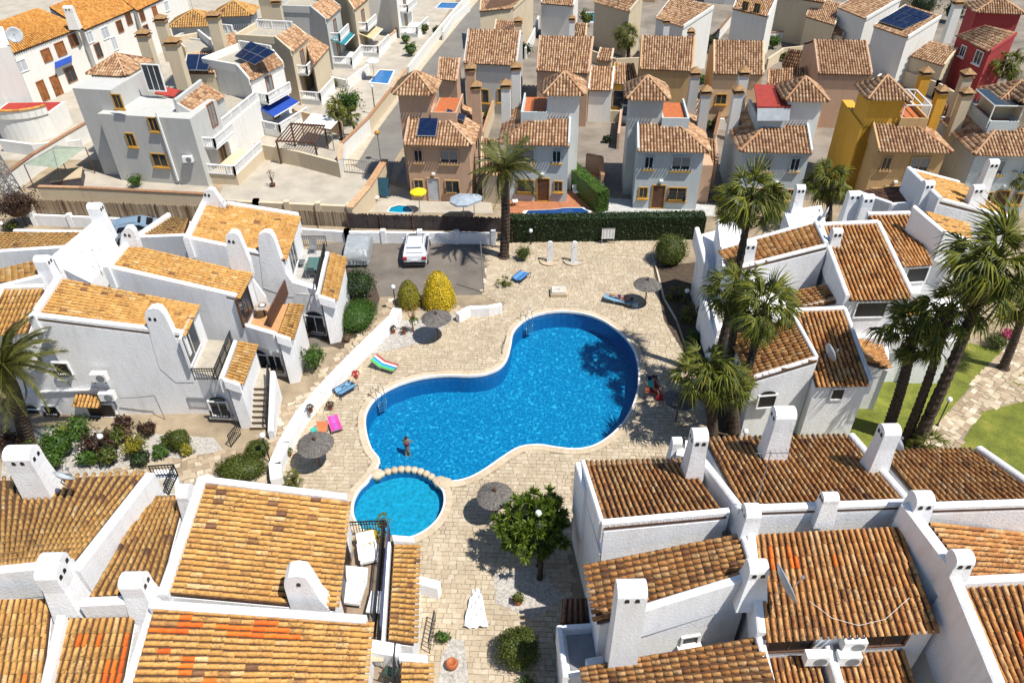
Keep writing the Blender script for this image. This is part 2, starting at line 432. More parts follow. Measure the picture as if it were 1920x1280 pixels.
def pyramid(h, x0, x1, y0, y1, z, rise, fr, over=.25, tile=None, zb=0, wall=None, base=True):
    """hipped roof over a rectangle in frame fr"""
    if base: h.block([fr(x0, y0, z-.1), fr(x1, y0, z-.1), fr(x1, y1, z-.1), fr(x0, y1, z-.1)], zb, wall)
    o = over
    c = [fr(x0-o, y0-o, z), fr(x1+o, y0-o, z), fr(x1+o, y1+o, z), fr(x0-o, y1+o, z)]; ap = fr((x0+x1)/2, (y0+y1)/2, z+rise)
    for i in range(4):
        D = c[i]; C = c[(i+1) % 4]
        triroof(h, ap, ap, C, D, tile)
        mb = MB(); mb.tube([D+Vector((0, 0, .04)), ap+Vector((0, 0, .05))], .07, 6); h.part(mb, 'hip_ridge', tile or h.tile)
def triroof(h, A, B, C, D, tile=None, pitch=.25, L=.36):
    """roof face tiled in straight rows; A..B top edge (may be a point), D..C eave"""
    A, B, C, D = (Vector(p) for p in (A, B, C, D))
    r = h.part(MB().slab([A, B, C, D], .1) if (A-B).length > .01 else MB().slab([A, C, D], .1), 'roof', h.deck)
    x = (C-D); W = x.length; x.normalize()
    mA = A.lerp(B, .5)-D; tA = (A-D).dot(x); tB = (B-D).dot(x)
    dn = -(mA-x*mA.dot(x)); Ln = dn.length; dn.normalize()
    nz = x.cross(dn); nz = nz if nz.z > 0 else -nz; nz.normalize(); xx = dn.cross(nz).normalized()
    n = max(2, round(W/pitch)); nr = max(1, round(Ln/L))
    for i in range(n):
        t = (i+.5)*W/n
        hi = 1.0
        if t < tA: hi = t/max(tA, 1e-3)
        elif t > tB: hi = (W-t)/max(W-tB, 1e-3)
        hi = max(0, min(1, hi)); e = D+x*t
        for j in range(nr):
            s0 = 1-(j+1)/nr+.5/nr
            if s0 > hi: continue
            p = e-dn*(Ln*(1-(j)/nr)-.12)+nz*.01
            M = Matrix((xx*(W/n)/.235*random.uniform(.95, 1.03), dn*(Ln/nr)/.38, nz)).transposed().to_4x4(); M.translation = p
            h.pl.append((pxm(p) if h.single else 0, r, M, tile or h.tile))
    return r
# ================================================================== SETTING
def poly_px(pts, z=0.0): return [G(x, y, z) for x, y in pts]
def smooth_loop(pts, n=4):
    out = []; k = len(pts)
    for i in range(k):
        p0, p1, p2, p3 = pts[i-1], pts[i], pts[(i+1) % k], pts[(i+2) % k]
        for j in range(n):
            t = j/n
            out.append(0.5*((2*p1)+(p2-p0)*t+(2*p0-5*p1+4*p2-p3)*t*t+(3*p1-p0-3*p2+p3)*t**3))
    return out
SC = G(748, 942); SR = 2.32
MAINPX = [(958, 645), (963, 622), (983, 601), (1012, 589), (1050, 584), (1092, 588), (1130, 601), (1163, 624), (1186, 651), (1196, 682), (1197, 720), (1188, 757), (1168, 793), (1140, 820), (1112, 836), (1080, 842), (1045, 839), (1010, 834), (975, 838), (945, 855), (915, 876), (888, 892), (860, 901)]
MAINPX2 = [(712, 866), (697, 842), (688, 815), (685, 785), (692, 763), (708, 744), (733, 728), (766, 715), (803, 707), (842, 704), (880, 705), (912, 701), (937, 690), (951, 672)]
def circ(a): return SC+Vector((math.cos(R(a))*SR, math.sin(R(a))*SR, 0))
AN0, AN1 = 38, 122        # the stone arc between the two pools
m1 = [G(*p) for p in MAINPX]; m2 = [G(*p) for p in MAINPX2]
raw = m1+[circ(a) for a in range(AN0-6, AN1-360+6, -14)]+m2
OUT = smooth_loop(raw, 3)                                     # outer edge of both pools together
mainloop = m1+[circ(a) for a in range(AN0, AN1+1, 12)]+m2
MAIN = smooth_loop(mainloop, 3)
SMALL = [circ(a) for a in range(0, 360, 8)]
def offset(loop, d):
    out = []; n = len(loop)
    for i in range(n):
        t = (loop[(i+1) % n]-loop[i-1]).normalized(); out.append(loop[i]+Vector((-t.y, t.x, 0))*d)
    return out
def area(l): return sum(l[i].x*l[(i+1) % len(l)].y-l[(i+1) % len(l)].x*l[i].y for i in range(len(l)))
SG = 1 if area(OUT) < 0 else -1                               # sign that makes offset() grow the loop
def inside(p, loop):
    c = False; n = len(loop); j = n-1
    for i in range(n):
        a, b = loop[i], loop[j]
        if (a.y > p.y) != (b.y > p.y) and p.x < (b.x-a.x)*(p.y-a.y)/(b.y-a.y)+a.x: c = not c
        j = i
    return c

EARTH = plain('dry_earth', (.42, .33, .22), .95, var=.25, scale=.6, bmp=.4, bscale=4)
PAVE = plain('paving_base', (.36, .29, .21), .9, var=.2, scale=.8)
ASPH = plain('asphalt', (.21, .18, .15), .9, var=.22, scale=.5, bmp=.3, bscale=20)
ROADM = plain('road_asphalt', (.24, .225, .20), .9, var=.12, scale=.4)
CONC = plain('pale_concrete', (.56, .50, .41), .9, var=.14, scale=.5)
def stonemat(name, stops):
    stops = [(a, tuple(v*f for v, f in zip(c, (.85, .86, .87)))) for a, c in stops]
    m, t, bs = newmat(name); r = ramp(t, rnd(t), stops); n = tex(t, .45, 5, .7)
    v = ramp(t, n.outputs[0], [(.3, (.86, .85, .83)), (.7, (1.08, 1.07, 1.05))]); n2 = tex(t, 7, 4, .7)
    v2 = ramp(t, n2.outputs[0], [(.3, (.9, .88, .85)), (.7, (1.06, 1.06, 1.06))])
    c = mix(t, 1, mix(t, 1, r.outputs[0], v.outputs[0], 'MULTIPLY'), v2.outputs[0], 'MULTIPLY')
    t.links.new(c, bs.inputs['Base Color']); bs.inputs['Roughness'].default_value = .85; bump(t, bs, n2.outputs[0], .4, .02); return m
SLAB = stonemat('paving_stone', [(0, (.47, .38, .27)), (.4, (.51, .42, .30)), (.8, (.55, .46, .34)), (1, (.60, .52, .40))])
SLABP = stonemat('path_stone', [(0, (.35, .26, .17)), (.4, (.47, .37, .26)), (.8, (.56, .47, .34)), (1, (.68, .60, .48))])
COPM = stonemat('coping_stone', [(0, (.56, .45, .31)), (1, (.66, .55, .41))])

# ground with a hole where the pools are
bmg = bmesh.new()
def loop_edges(pts, z):
    vs = [bmg.verts.new((p.x, p.y, z)) for p in pts]
    return [bmg.edges.new((vs[i], vs[(i+1) % len(vs)])) for i in range(len(vs))]
ed = loop_edges([Vector((-60, -30, 0)), Vector((60, -30, 0)), Vector((60, 60, 0)), Vector((-60, 60, 0))], 0)+loop_edges(OUT, 0)
bmesh.ops.triangle_fill(bmg, use_beauty=True, use_dissolve=False, edges=ed)
for f in bmg.faces:
    if f.normal.z < 0: f.normal_flip()
me = bpy.data.meshes.new('ground'); bmg.to_mesh(me); bmg.free(); me.materials.append(EARTH)
gr = bpy.data.objects.new('ground', me); COL.objects.link(gr); gr['kind'] = 'structure'
mb = MB()
for (x0, x1, y0, y1) in ((-600, -60, -200, 900), (60, 600, -200, 900), (-60, 60, 60, 900), (-60, 60, -200, -30)):
    mb.add([(x0, y0, 0), (x1, y0, 0), (x1, y1, 0), (x0, y1, 0)], [(0, 1, 2, 3)])
struct(mb, 'far_ground', EARTH)


def sheet(name, px, mat, z, th=0.0):
    mb = MB(); p = [G(x, y, z) for x, y in px]
    if area(p) < 0: p.reverse()
    if th: mb.slab(p, th)
    else: mb.add(p, [tuple(range(len(p)))])
    return struct(mb, name, mat)
sheet('car_park', [(560, 470), (640, 452), (930, 456), (915, 500), (905, 552), (712, 556), (705, 600), (690, 650), (560, 650)], ASPH, .012)
sheet('road', [(652, 330), (684, 268), (868, -10), (935, -60), (1010, -60), (935, -5), (740, 300), (730, 345), (648, 345)], ROADM, .012)
sheet('pavement', [(636, 308), (690, 228), (770, 130), (885, -10), (905, -10), (800, 118), (712, 238), (668, 308)], plain('pale_kerb_paving', (.60, .52, .40), .9), .11, .1)
sheet('cross_road', [(-500, -250), (2600, -250), (2600, -235), (-500, -232)], ROADM, .02)

# paving stones round the pool, real slabs with joints
paved = [G(*p) for p in [(905, 552), (915, 500), (930, 452), (1310, 448), (1235, 470), (1225, 520), (1300, 690), (1330, 790), (1330, 850), (1075, 870), (1070, 1300), (640, 1300), (560, 900), (500, 905), (545, 800), (660, 670), (742, 590), (860, 575), (940, 585), (945, 570)]]
cop_out = offset(OUT, SG*.42)
P0 = offset(OUT, SG*.02)
def slabs(region, hole, yaw, sx, sy, mat, owner, cap, zt=.035, jit=.05, wild=.0, name='paving_slab'):
    c, s_ = math.cos(yaw), math.sin(yaw)
    xs = [p.x*c+p.y*s_ for p in region]; ys = [-p.x*s_+p.y*c for p in region]
    items = []; y = min(ys); row = 0
    while y < max(ys):
        x = min(xs)-random.uniform(0, sx); 
        while x < max(xs):
            ww = sx*random.uniform(1-wild, 1+wild); hh = sy
            cx, cy = x+ww/2, y+hh/2; p = Vector((cx*c-cy*s_, cx*s_+cy*c, 0))
            if inside(p, region) and not (hole and inside(p, hole)):
                g = .008+.004*random.random(); q = []
                for a, b in ((-1, -1), (1, -1), (1, 1), (-1, 1)):
                    lx = cx+a*(ww/2-g)+random.gauss(0, jit*.12); ly = cy+b*(hh/2-g)+random.gauss(0, jit*.12)
                    q.append(Vector((lx*c-ly*s_, lx*s_+ly*c, zt+random.uniform(-.004, .006))))
                items.append((-pxm(p), len(items), q))
            x += ww
        y += sy; row += 1
    items.sort(key=lambda k: k[:2]); rest = MB()
    for k, (_, _, q) in enumerate(items):
        low = [v-Vector((0, 0, .05)) for v in q]
        fs = [(4, 5, 6, 7), (0, 1, 5, 4), (1, 2, 6, 5), (2, 3, 7, 6), (3, 0, 4, 7)]
        if k < cap:
            mm = MB().add(low+q, fs); o = mm.build(name, mat, None); o.parent = owner
            ce = sum(q, Vector())/4; ce.z = 0
            for v in o.data.vertices: v.co -= ce
            o.location = ce
        else: rest.add(low+q, fs)
    rest.build(name+'s', mat, owner, kind='stuff')
bmg = bmesh.new(); ed = loop_edges(paved, .012)+loop_edges(P0, .012)
bmesh.ops.triangle_fill(bmg, use_beauty=True, use_dissolve=False, edges=ed)
for f in bmg.faces:
    if f.normal.z < 0: f.normal_flip()
me = bpy.data.meshes.new('pool_deck'); bmg.to_mesh(me); bmg.free(); me.materials.append(PAVE)
deck = bpy.data.objects.new('pool_deck', me); COL.objects.link(deck); deck['kind'] = 'structure'
slabs(paved, cop_out, R(-3), .32, .25, SLAB, deck, 300, wild=.4, jit=.1)
# paths of stone
def path(name, px, sx, sy, mat, cap=80, yaw=0.0, wild=.35):
    p = [G(x, y, .010) for x, y in px]
    if area(p) < 0: p.reverse()
    o = struct(MB().add(p, [tuple(range(len(p)))]), name, PAVE); slabs(p, None, yaw, sx, sy, mat, o, cap, .03, .35, wild, 'path_stone'); return o
path('stone_path', [(742, 590), (705, 560), (712, 556), (760, 556), (742, 592), (655, 672), (560, 772), (490, 900), (340, 900), (140, 905), (140, 875), (330, 870), (400, 850), (455, 840), (505, 800), (560, 750), (640, 660), (700, 600), (712, 560), (735, 556)][:0] or
     [(735, 556), (765, 556), (735, 600), (648, 680), (560, 780), (505, 905), (250, 905), (140, 905), (250, 868), (400, 850), (470, 835), (515, 770), (575, 735), (645, 650), (705, 590)], .42, .36, SLABP, 120, R(25))
path('garden_path', [(1900, 620), (1960, 600), (1960, 740), (1838, 770), (1790, 850), (1700, 850), (1750, 800), (1850, 690)], .4, .34, SLABP, 90, R(40))
path('courtyard_paving', [(930, 452), (955, 500), (925, 545), (905, 552), (912, 480), (915, 450)], .4, .34, SLABP, 20, R(10))

# pool basin, water, coping
m, t, bs = newmat('blue_painted_caustics')
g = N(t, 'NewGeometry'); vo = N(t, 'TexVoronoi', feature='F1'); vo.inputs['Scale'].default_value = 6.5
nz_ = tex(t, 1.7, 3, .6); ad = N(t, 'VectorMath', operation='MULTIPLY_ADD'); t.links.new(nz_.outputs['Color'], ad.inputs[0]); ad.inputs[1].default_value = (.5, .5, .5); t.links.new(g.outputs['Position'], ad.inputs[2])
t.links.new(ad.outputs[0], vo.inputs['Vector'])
r = ramp(t, vo.outputs['Distance'], [(.0, (.0, .10, .25)), (.4, (.0, .15, .32)), (.72, (.006, .22, .40)), (.93, (.05, .38, .56))])  # paler net in the blues: water caustics painted into the basin colour
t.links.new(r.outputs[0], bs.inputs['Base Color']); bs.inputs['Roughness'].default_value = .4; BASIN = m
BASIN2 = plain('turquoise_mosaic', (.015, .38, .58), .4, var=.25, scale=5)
BWALL = plain('blue_tile_wall', (.004, .20, .50), .35, var=.15, scale=6)
def basin(loop, depth, mat, wmat, name):
    l = loop if area(loop) > 0 else loop[::-1]; n = len(l)
    w_ = MB(); vs = [Vector((p.x, p.y, .0)) for p in l]+[Vector((p.x, p.y, -depth)) for p in l]
    w_.add(vs, [((i+1) % n, i, n+i, n+(i+1) % n) for i in range(n)])
    struct(w_, name+'_wall', wmat)
    struct(MB().add([Vector((p.x, p.y, -depth)) for p in l], [tuple(range(n))]), name+'_floor', mat)
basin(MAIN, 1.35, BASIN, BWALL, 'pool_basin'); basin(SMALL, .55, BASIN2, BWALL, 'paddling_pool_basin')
m, t, bs = newmat('pool_water'); out = t.nodes['Material Output']
tr = N(t, 'BsdfTransparent'); tr.inputs[0].default_value = (.70, .95, 1.0, 1); gl = N(t, 'BsdfGlossy'); gl.inputs['Roughness'].default_value = .06
lw = N(t, 'Fresnel'); lw.inputs[0].default_value = 1.33; mx = N(t, 'MixShader')
wn = tex(t, 2.4, 4, .6); b = N(t, 'Bump'); b.inputs['Strength'].default_value = .65; b.inputs['Distance'].default_value = .12
t.links.new(wn.outputs[0], b.inputs['Height']); t.links.new(b.outputs[0], gl.inputs['Normal']); t.links.new(b.outputs[0], lw.inputs['Normal'])
t.links.new(lw.outputs[0], mx.inputs[0]); t.links.new(tr.outputs[0], mx.inputs[1]); t.links.new(gl.outputs[0], mx.inputs[2]); t.links.new(mx.outputs[0], out.inputs[0])
WATER = m
def water(loop, z, name):
    l = loop if area(loop) > 0 else loop[::-1]
    struct(MB().add([Vector((p.x, p.y, z)) for p in l], [tuple(range(len(l)))]), name, WATER)
water(MAIN, -.14, 'pool_water'); water(SMALL, -.12, 'paddling_pool_water')
# pale rim and coping stones
def rim(loop, a, b, z, mat, name, step=1, parent=None, cap=999):
    l1 = offset(loop, SG*a); l2 = offset(loop, SG*b); n = len(loop); i = 0; objs = []
    while i < n:
        j = min(i+step, n); q = [l1[i], l1[j % n], l2[j % n], l2[i]]
        c = sum(q, Vector())/4; q = [c+(p-c)*.985 for p in q]; q = [Vector((p.x, p.y, z)) for p in q]
        mb = MB().slab(q, .1); o = mb.build(name, mat, None); o.parent = parent
        for v in o.data.vertices: v.co -= c
        o.location = c; i = j
cop = struct(MB().add([], []), 'pool_surround', COPM) if False else None
ringm = MB(); la = offset(OUT, -SG*.0); lb = offset(OUT, SG*.44); n = len(OUT)
ringm.add([Vector((p.x, p.y, .02)) for p in la]+[Vector((p.x, p.y, .02)) for p in lb], [(i, (i+1) % n, n+(i+1) % n, n+i) for i in range(n)])
cop = struct(ringm, 'pool_surround', PAVE)
rim(OUT, .10, .42, .062, COPM, 'coping_stone', 1, cop)
edge = MB(); la = offset(OUT, -SG*.03); lb = offset(OUT, SG*.09)
edge.add([Vector((p.x, p.y, z)) for z, l in ((.068, la), (.068, lb), (-.1, la)) for p in l], [(i, (i+1) % n, n+(i+1) % n, n+i) for i in range(n)]+[(i, (i+1) % n, 2*n+(i+1) % n, 2*n+i) for i in range(n)])
ee = edge.build('white_edge', plain('white_edge_stone', (.74, .70, .62), .7), cop)
# the arc of round stepping stones between the pools
arc = thing('stepping_stone_wall', 'curved low wall topped with round pale stones between the big pool and the paddling pool', 'stone wall', SC+Vector((0, SR, 0)))
aw = MB()
for a in range(AN0-2, AN1+2, 6):
    p, q = circ(a), circ(a+6); dp = (p-SC).normalized()*.14; dq = (q-SC).normalized()*.14
    aw.slab([p-dp+Vector((0, 0, -.2)), q-dq+Vector((0, 0, -.2)), q+dq+Vector((0, 0, -.2)), p+dp+Vector((0, 0, -.2))], 1.1)
aw.build('wall', BWALL, arc)
for a in (AN0-3, AN1+3):
    p = circ(a)+(circ(a)-SC).normalized()*.12; MB().lathe((p.x, p.y, -.3), [(.30, 0), (.34, .2), (.34, .34), (.28, .375), (.02, .38)], 14).build('end_stone', COPM, arc, True)
for k in range(10):
    a = AN0+2+(AN1-AN0-4)*k/9; p = circ(a); st = MB().lathe((p.x, p.y, -.25), [(.15, 0), (.19, .12), (.2, .24), (.17, .31), (.02, .33)], 12)
    st.build('round_stone', COPM, arc, True)

p = G(836, 907, 0); MB().lathe((p.x, p.y, -.05), [(.36, 0), (.36, .145), (.32, .165), (.02, .17)], 18).build('corner_stone', COPM, arc)
# lawns
def lawnmat():
    m, t, bs = newmat('lawn_grass'); n = tex(t, .8, 6, .7)
    r = ramp(t, n.outputs[0], [(.3, (.09, .10, .010)), (.45, (.14, .165, .015)), (.55, (.18, .20, .02)), (.7, (.30, .27, .05))])
    n2 = tex(t, 16, 3, .8); v = ramp(t, n2.outputs[0], [(.3, (.6, .6, .6)), (.7, (1.2, 1.2, 1.2))])
    c = mix(t, 1, r.outputs[0], v.outputs[0], 'MULTIPLY'); t.links.new(c, bs.inputs['Base Color']); bs.inputs['Roughness'].default_value = .9
    bump(t, bs, n2.outputs[0], .8, .06); return m
LAWN = lawnmat()
lawn_px = [[(1440, 770), (1600, 770), (1640, 700), (1800, 640), (1885, 655), (1850, 692), (1752, 800), (1700, 860), (1380, 860), (1300, 800)], [(1838, 772), (1960, 742), (2350, 700), (2350, 1000), (1960, 900), (1790, 852)], [(1960, 640), (1890, 722), (1960, 736), (2350, 690), (2350, 600)]]
for l in lawn_px: sheet('lawn', l, LAWN, .014)
GRV = plain('white_gravel', (.58, .54, .49), .95, var=.3, scale=9, bmp=.8, bscale=30)
sheet('gravel_bed', [(10, 830), (80, 800), (400, 820), (420, 845), (250, 872), (140, 900), (0, 905)], GRV, .02)
sheet('gravel_bed', [(735, 600), (800, 600), (860, 590), (800, 640), (690, 665), (680, 668)], GRV, .045)
sheet('gravel_bed', [(845, 1195), (870, 1200), (880, 1290), (820, 1290), (828, 1230)], GRV, .045)
sheet('gravel_bed', [(925, 1075), (1010, 1060), (1060, 1120), (1000, 1160), (930, 1130)], GRV, .045)
SOIL = plain('dark_soil', (.10, .07, .045), .95, var=.3, scale=4, bmp=.6, bscale=20)
sheet('planting_bed', [(1225, 500), (1320, 490), (1400, 700), (1420, 830), (1345, 830), (1300, 690), (1245, 600)], SOIL, .045)
sheet('planting_bed', [(640, 500), (700, 520), (712, 560), (690, 620), (640, 655), (600, 640)], SOIL, .02)
BRICK = plain('terracotta_paving', (.52, .20, .09), .85, var=.2, scale=2)
sheet('terracotta_terrace', [(955, 330), (1120, 320), (1112, 405), (950, 400)], BRICK, .02)
sheet('concrete_yard', [(425, 330), (478, 268), (640, 300), (700, 330), (655, 388), (400, 395)], CONC, .02)
sheet('tiled_yard', [(70, 350), (150, 318), (400, 345), (400, 375), (80, 370)], CONC, .016)
sheet('pale_terrace', [(690, 330), (770, 360), (920, 375), (925, 400), (655, 398)], CONC, .018)
sheet('pale_terrace', [(1125, 370), (1340, 385), (1340, 405), (1120, 405)], plain('white_gravel_far', (.6, .6, .58), .9), .018)
sheet('dark_alley', [(1100, 300), (1190, 270), (1190, 395), (1120, 400)], plain('alley_paving', (.3, .24, .2), .9), .014)
sheet('village_ground', [(-60, 300), (640, 300), (900, -60), (-60, -60)], CONC, .008)
sheet('village_paving', [(740, 345), (930, -60), (2300, -60), (2300, 330), (1180, 395)], plain('village_paving', (.30, .255, .205), .9, var=.3, scale=.25), .006)
sheet('back_lane', [(1420, 40), (1500, 60), (1580, 100), (1700, 160), (1810, 215), (1900, 250), (1960, 240), (1800, 165), (1660, 100), (1560, 55), (1440, 15)], ROADM, .012)
# ================================================================== WHITE HOUSES NEAR THE POOL
def Z(p, z): return Vector((p.x, p.y, z))
def terrace(h, C, D, E, Fp, zf, fmat=TFLOOR, wall=None):
    """lower block with a terrace floor on it; C, D are the eave corners above, E and F its outer corners"""
    pts = [Z(C, zf), Z(D, zf), Z(E, zf), Z(Fp, zf)]
    h.block([p-Vector((0, 0, .05)) for p in pts], 0.0, wall); h.floor([p+Vector((0, 0, .02)) for p in pts], fmat, .05)
TG = 'whitewashed terraced houses with clay roofs'
# ---- left cluster, front house
h = House('white_house', 'white house left of the pool with tall front chimney, empty pale terrace and outside stair', 'house', 300, 820, TG)
A, B, C, D = G(118, 523, 7), G(70, 597, 7), G(340, 630, 5.7), G(368, 572, 5.7)
h.roof(A, B, C, D)
h.parapet(B+Vector((-.2, .155, 0)), C+Vector((.1, .155, 0)), .3, .25, 1.4); h.parapet(A+Vector((-.15, 0, 0)), B+Vector((-.15, -.2, 0)), .35, .3, 1.2)
E1, E2 = G(447, 640, 3.2), G(421, 712, 3.2)
terrace(h, C, D, E1, E2, 3.2)
h.ghost(Z(B, 0), Z(C, 0), [(300, 690), (286, 645), (279, 615), (272, 596), (272, 586), (279, 579), (289, 577), (300, 580), (308, 590), (318, 610), (342, 660), (366, 706), (364, 716), (330, 716)], [(281, 597), (291, 598)], .42)
h.rail(G(366, 712, 3.25), G(408, 712, 3.25), .8); h.rail(G(408, 712, 3.25), G(437, 640, 3.25), .8)
h.roof(G(447, 640, 3.75), G(422, 710, 3.75), G(448, 720, 3.3), G(476, 645, 3.3))
h.parapet(G(420, 712, 3.75), G(450, 722, 3.3), .25, .12, .5)
h.parapet(G(414, 712, 3.75), G(441, 640, 3.75), .22, .1, .9)
h.window(C, D, 357, 640, 2.0, 1.9, PW, GLASS, name='glazed_door', bars=1)
FL, FR = Z(B, 0), Z(E2, 0)
WL, WR = FL, FR
dl = (FL-FR).normalized(); h.block([Z(FL, 3.1)+dl*3.4, Z(FL, 3.1)+dl*.02, Z(FL, 3.1)+Vector((0, 2.6, 0)), Z(FL, 3.1)+dl*3.4+Vector((0, 2.6, 0))], 0)
h.window(FL, FR, 412, 765, 1.0, 1.0, PW, GLASS, sill=PW, arch=True, grille=True, out=.06)
h.window(FL, FR, 190, 768, 1.6, .95, WHITE, DARK, bars=0)
h.window(FL, FR, 117, 690, .8, .75, WHITE, DARK, bars=0, grille=True)
h.window(FL, FR, 97, 768, .8, .6, WHITE, DARK, bars=0, grille=True)
h.window(FL, FR, 62, 775, 1.0, .7, WHITE, DARK, bars=0, arch=True)
h.window(FL, FR, 388, 815, .55, .35, WHITE, DARK, bars=0, grille=True)
p = onwall(FL, FR, 425, 822)
h.part(MB().box(p+Vector((0, -.06, 0)), (.85, .1, 1.0)), 'meter_cupboard', SHUTW)
# little tiled awning over the wide window
a0 = onwall(FL, FR, 143, 742); a1 = onwall(FL, FR, 193, 745)
h.roof(a0+Vector((0, 0, .12)), a1+Vector((0, 0, .12)), a1+Vector((0, -.5, -.1)), a0+Vector((0, -.5, -.1)), base=False)
q0 = onwall(FL, FR, 40, 735); q1 = onwall(FL, FR, 182, 728); h.part(MB().bar(q0+Vector((0, -.06, 0)), q1+Vector((0, -.06, 0)), .14, .08), 'ledge', WHITE)
cab = MB(); pts = [(225, 745), (262, 743), (290, 740), (315, 795), (322, 820)]
for k in range(4): cab.bar(onwall(FL, FR, *pts[k])+Vector((0, -.06, 0)), onwall(FL, FR, *pts[k+1])+Vector((0, -.06, 0)), .035)
h.part(cab, 'cable', METAL)
def aircon(h, p, label=None, sz=(.82, .34, .55), yaw=0.0):
    b = h.part(MB().box(p, sz, yaw), 'air_conditioner', PW)
    M = Matrix.Rotation(yaw, 3, 'Z'); f = p+M @ Vector((sz[0]*.14, -sz[1]/2-.012, 0)); mb = MB()
    mb.lathe((0, 0, 0), [(.23, -.01), (.23, .01)], 14)
    rot = M @ Matrix.Rotation(R(90), 3, 'X'); mb.v = [f+rot @ v for v in mb.v]
    h.part(mb, 'fan_grille', SHUT, parent=b)
    mb = MB()
    for q in (-.35, .35): mb.box(p+M @ Vector((q*sz[0], 0, -sz[2]/2-.05)), (.05, sz[1], .08), yaw)
    h.part(mb, 'bracket', BLACK, parent=b); return b
aircon(h, onwall(FL, FR, 190, 700)+Vector((0, -.25, 0))); aircon(h, onwall(FL, FR, 205, 736)+Vector((0, -.25, 0)))
# balcony under the skirt roof and the stair
h.rail(G(452, 724, 1.2), G(452+20, 660, 1.2), .9)
# stair
st = MB()
s0, s1 = G(470, 806, 0), G(502, 806, 0); e0, e1 = G(478, 722, 1.5), G(503, 722, 1.5)
for k in range(8):
    t0, t1 = k/8, (k+1)/8; q = [s0.lerp(e0, t0), s1.lerp(e1, t0), s1.lerp(e1, t1), s0.lerp(e0, t1)]
    zz = 1.5*(k+1)/8; h.part(MB().slab([Z(v, zz) for v in q], zz), 'stair_step', TFLOOR)
    h.part(MB().bar(Z(q[0], zz-.03)+Vector((0, -.015, 0)), Z(q[1], zz-.03)+Vector((0, -.015, 0)), .03, .1), 'stair_riser', BROWN)
h.parapet(G(508, 812, .5), G(512, 700, 1.9), .3, .2, 2.2)
h.rail(G(503, 806, .1), G(507, 705, 1.6), .9)
h.part(MB().prism([G(470, 722, 1.5), G(503, 722, 1.5), G(507, 690, 1.5), G(474, 690, 1.5)], 0), 'landing', TFLOOR)
h.rail(G(434, 838, 0), G(452, 815, 0), .9)
h.finish()
# ---- second house
h = House('white_house', 'white house with orange terrace, round table and brown screen, middle of three left houses', 'house', 480, 760, TG)
A, B, C, D = G(245, 460, 7), G(208, 505, 7), G(443, 560, 5.7), G(468, 512, 5.7)
h.roof(A, B, C, D)
h.parapet(B+Vector((-.2, .155, 0)), C+Vector((0, .155, 0)), .3, .22, 1.5); h.parapet(A+Vector((-.15, 0, 0)), B+Vector((-.15, -.2, 0)), .35, .3, 1.2)
h.ghost(G(208, 466, 6.9), G(262, 466, 6.9), [(222, 480), (226, 452), (228, 436), (234, 428), (244, 427), (251, 434), (258, 452), (266, 480)], [(235, 440), (243, 441)], .4); h.ghost(Z(D, 0)-Vector((3, 0, 0)), Z(D, 0), [(438, 520), (430, 490), (424, 455), (423, 444), (430, 437), (440, 436), (447, 441), (456, 462), (468, 492), (474, 520)], [(430, 452), (438, 453)], .45)
E1, E2 = G(541, 570, 3.2), G(519, 630, 3.2)
terrace(h, C, D, E1, E2, 3.2, plain('orange_terrace_floor', (.66, .36, .16), .8))
h.roof(G(541, 569, 3.8), G(520, 627, 3.8), G(543, 636, 3.3), G(563, 571, 3.3))
h.parapet(Z(C, 3.6)+Vector((0, .155, 0)), G(516, 628, 3.7), .3, .2, 1.2)
h.parapet(G(518, 628, 3.8), G(545, 637, 3.35), .25, .12, .5)
a, b_ = G(538, 548, 3.3), G(506, 612, 3.3)
h.part(MB().prism([Z(a, 4.25), Z(b_, 4.25), Z(b_, 4.25)+Vector((.08, 0, 0)), Z(a, 4.25)+Vector((.08, 0, 0))], 3.2), 'privacy_screen', BROWN)
h.window(C, D, 458, 570, 1.8, 1.9, BROWN, GLASS, name='glazed_door', bars=2)
FL, FR = Z(C, 0), Z(E2, 0)
h.window(FL, FR, 487, 678, 1.15, 1.15, PW, GLASS, arch=True, out=.05); h.window(FL, FR, 517, 680, .8, 1.15, PW, GLASS, grille=True, out=.05)
h.parapet(D+Vector((0, .2, -.6)), G(500, 560, 3.6), .3, .2, 2.2)
h.rail(G(548, 640, 1.3), G(563, 582, 1.3), .9)
h.finish()
# ---- third house
h = House('white_house', 'white house beside the car park with glass dining table on its terrace', 'house', 600, 680, TG)
A, B, C, D = G(390, 380, 7), G(357, 450, 7), G(530, 487, 5.7), G(557, 407, 5.7)
h.roof(A, B, C, D)
h.parapet(B+Vector((-.2, .155, 0)), C+Vector((0, .155, 0)), .3, .2, 1.5); h.parapet(A+Vector((-.15, 0, 0)), B+Vector((-.15, -.2, 0)), .35, .3, 1.2); h.parapet(A+Vector((0, .1, 0)), D+Vector((.1, .1, 0)), .3, .25, 1.2)
h.ghost(G(380, 386, 7), G(430, 386, 7), [(382, 398), (380, 372), (383, 360), (391, 354), (400, 356), (408, 368), (422, 388), (424, 398)], [(385, 365), (392, 366)], .35); h.ghost(Z(B, 0), Z(C, 0), [(494, 540), (488, 490), (484, 450), (485, 440), (494, 435), (506, 436), (513, 446), (524, 478), (536, 512), (548, 529), (600, 544), (600, 556), (540, 556)], [], .42)
E1, E2 = G(618, 472, 3.2), G(598, 555, 3.2)
terrace(h, C, D, E1, E2, 3.2, plain('grey_plank_floor', (.55, .53, .50), .8, var=.15, scale=4))
h.roof(G(619, 474, 3.8), G(601, 555, 3.8), G(625, 563, 3.3), G(644, 482, 3.3))
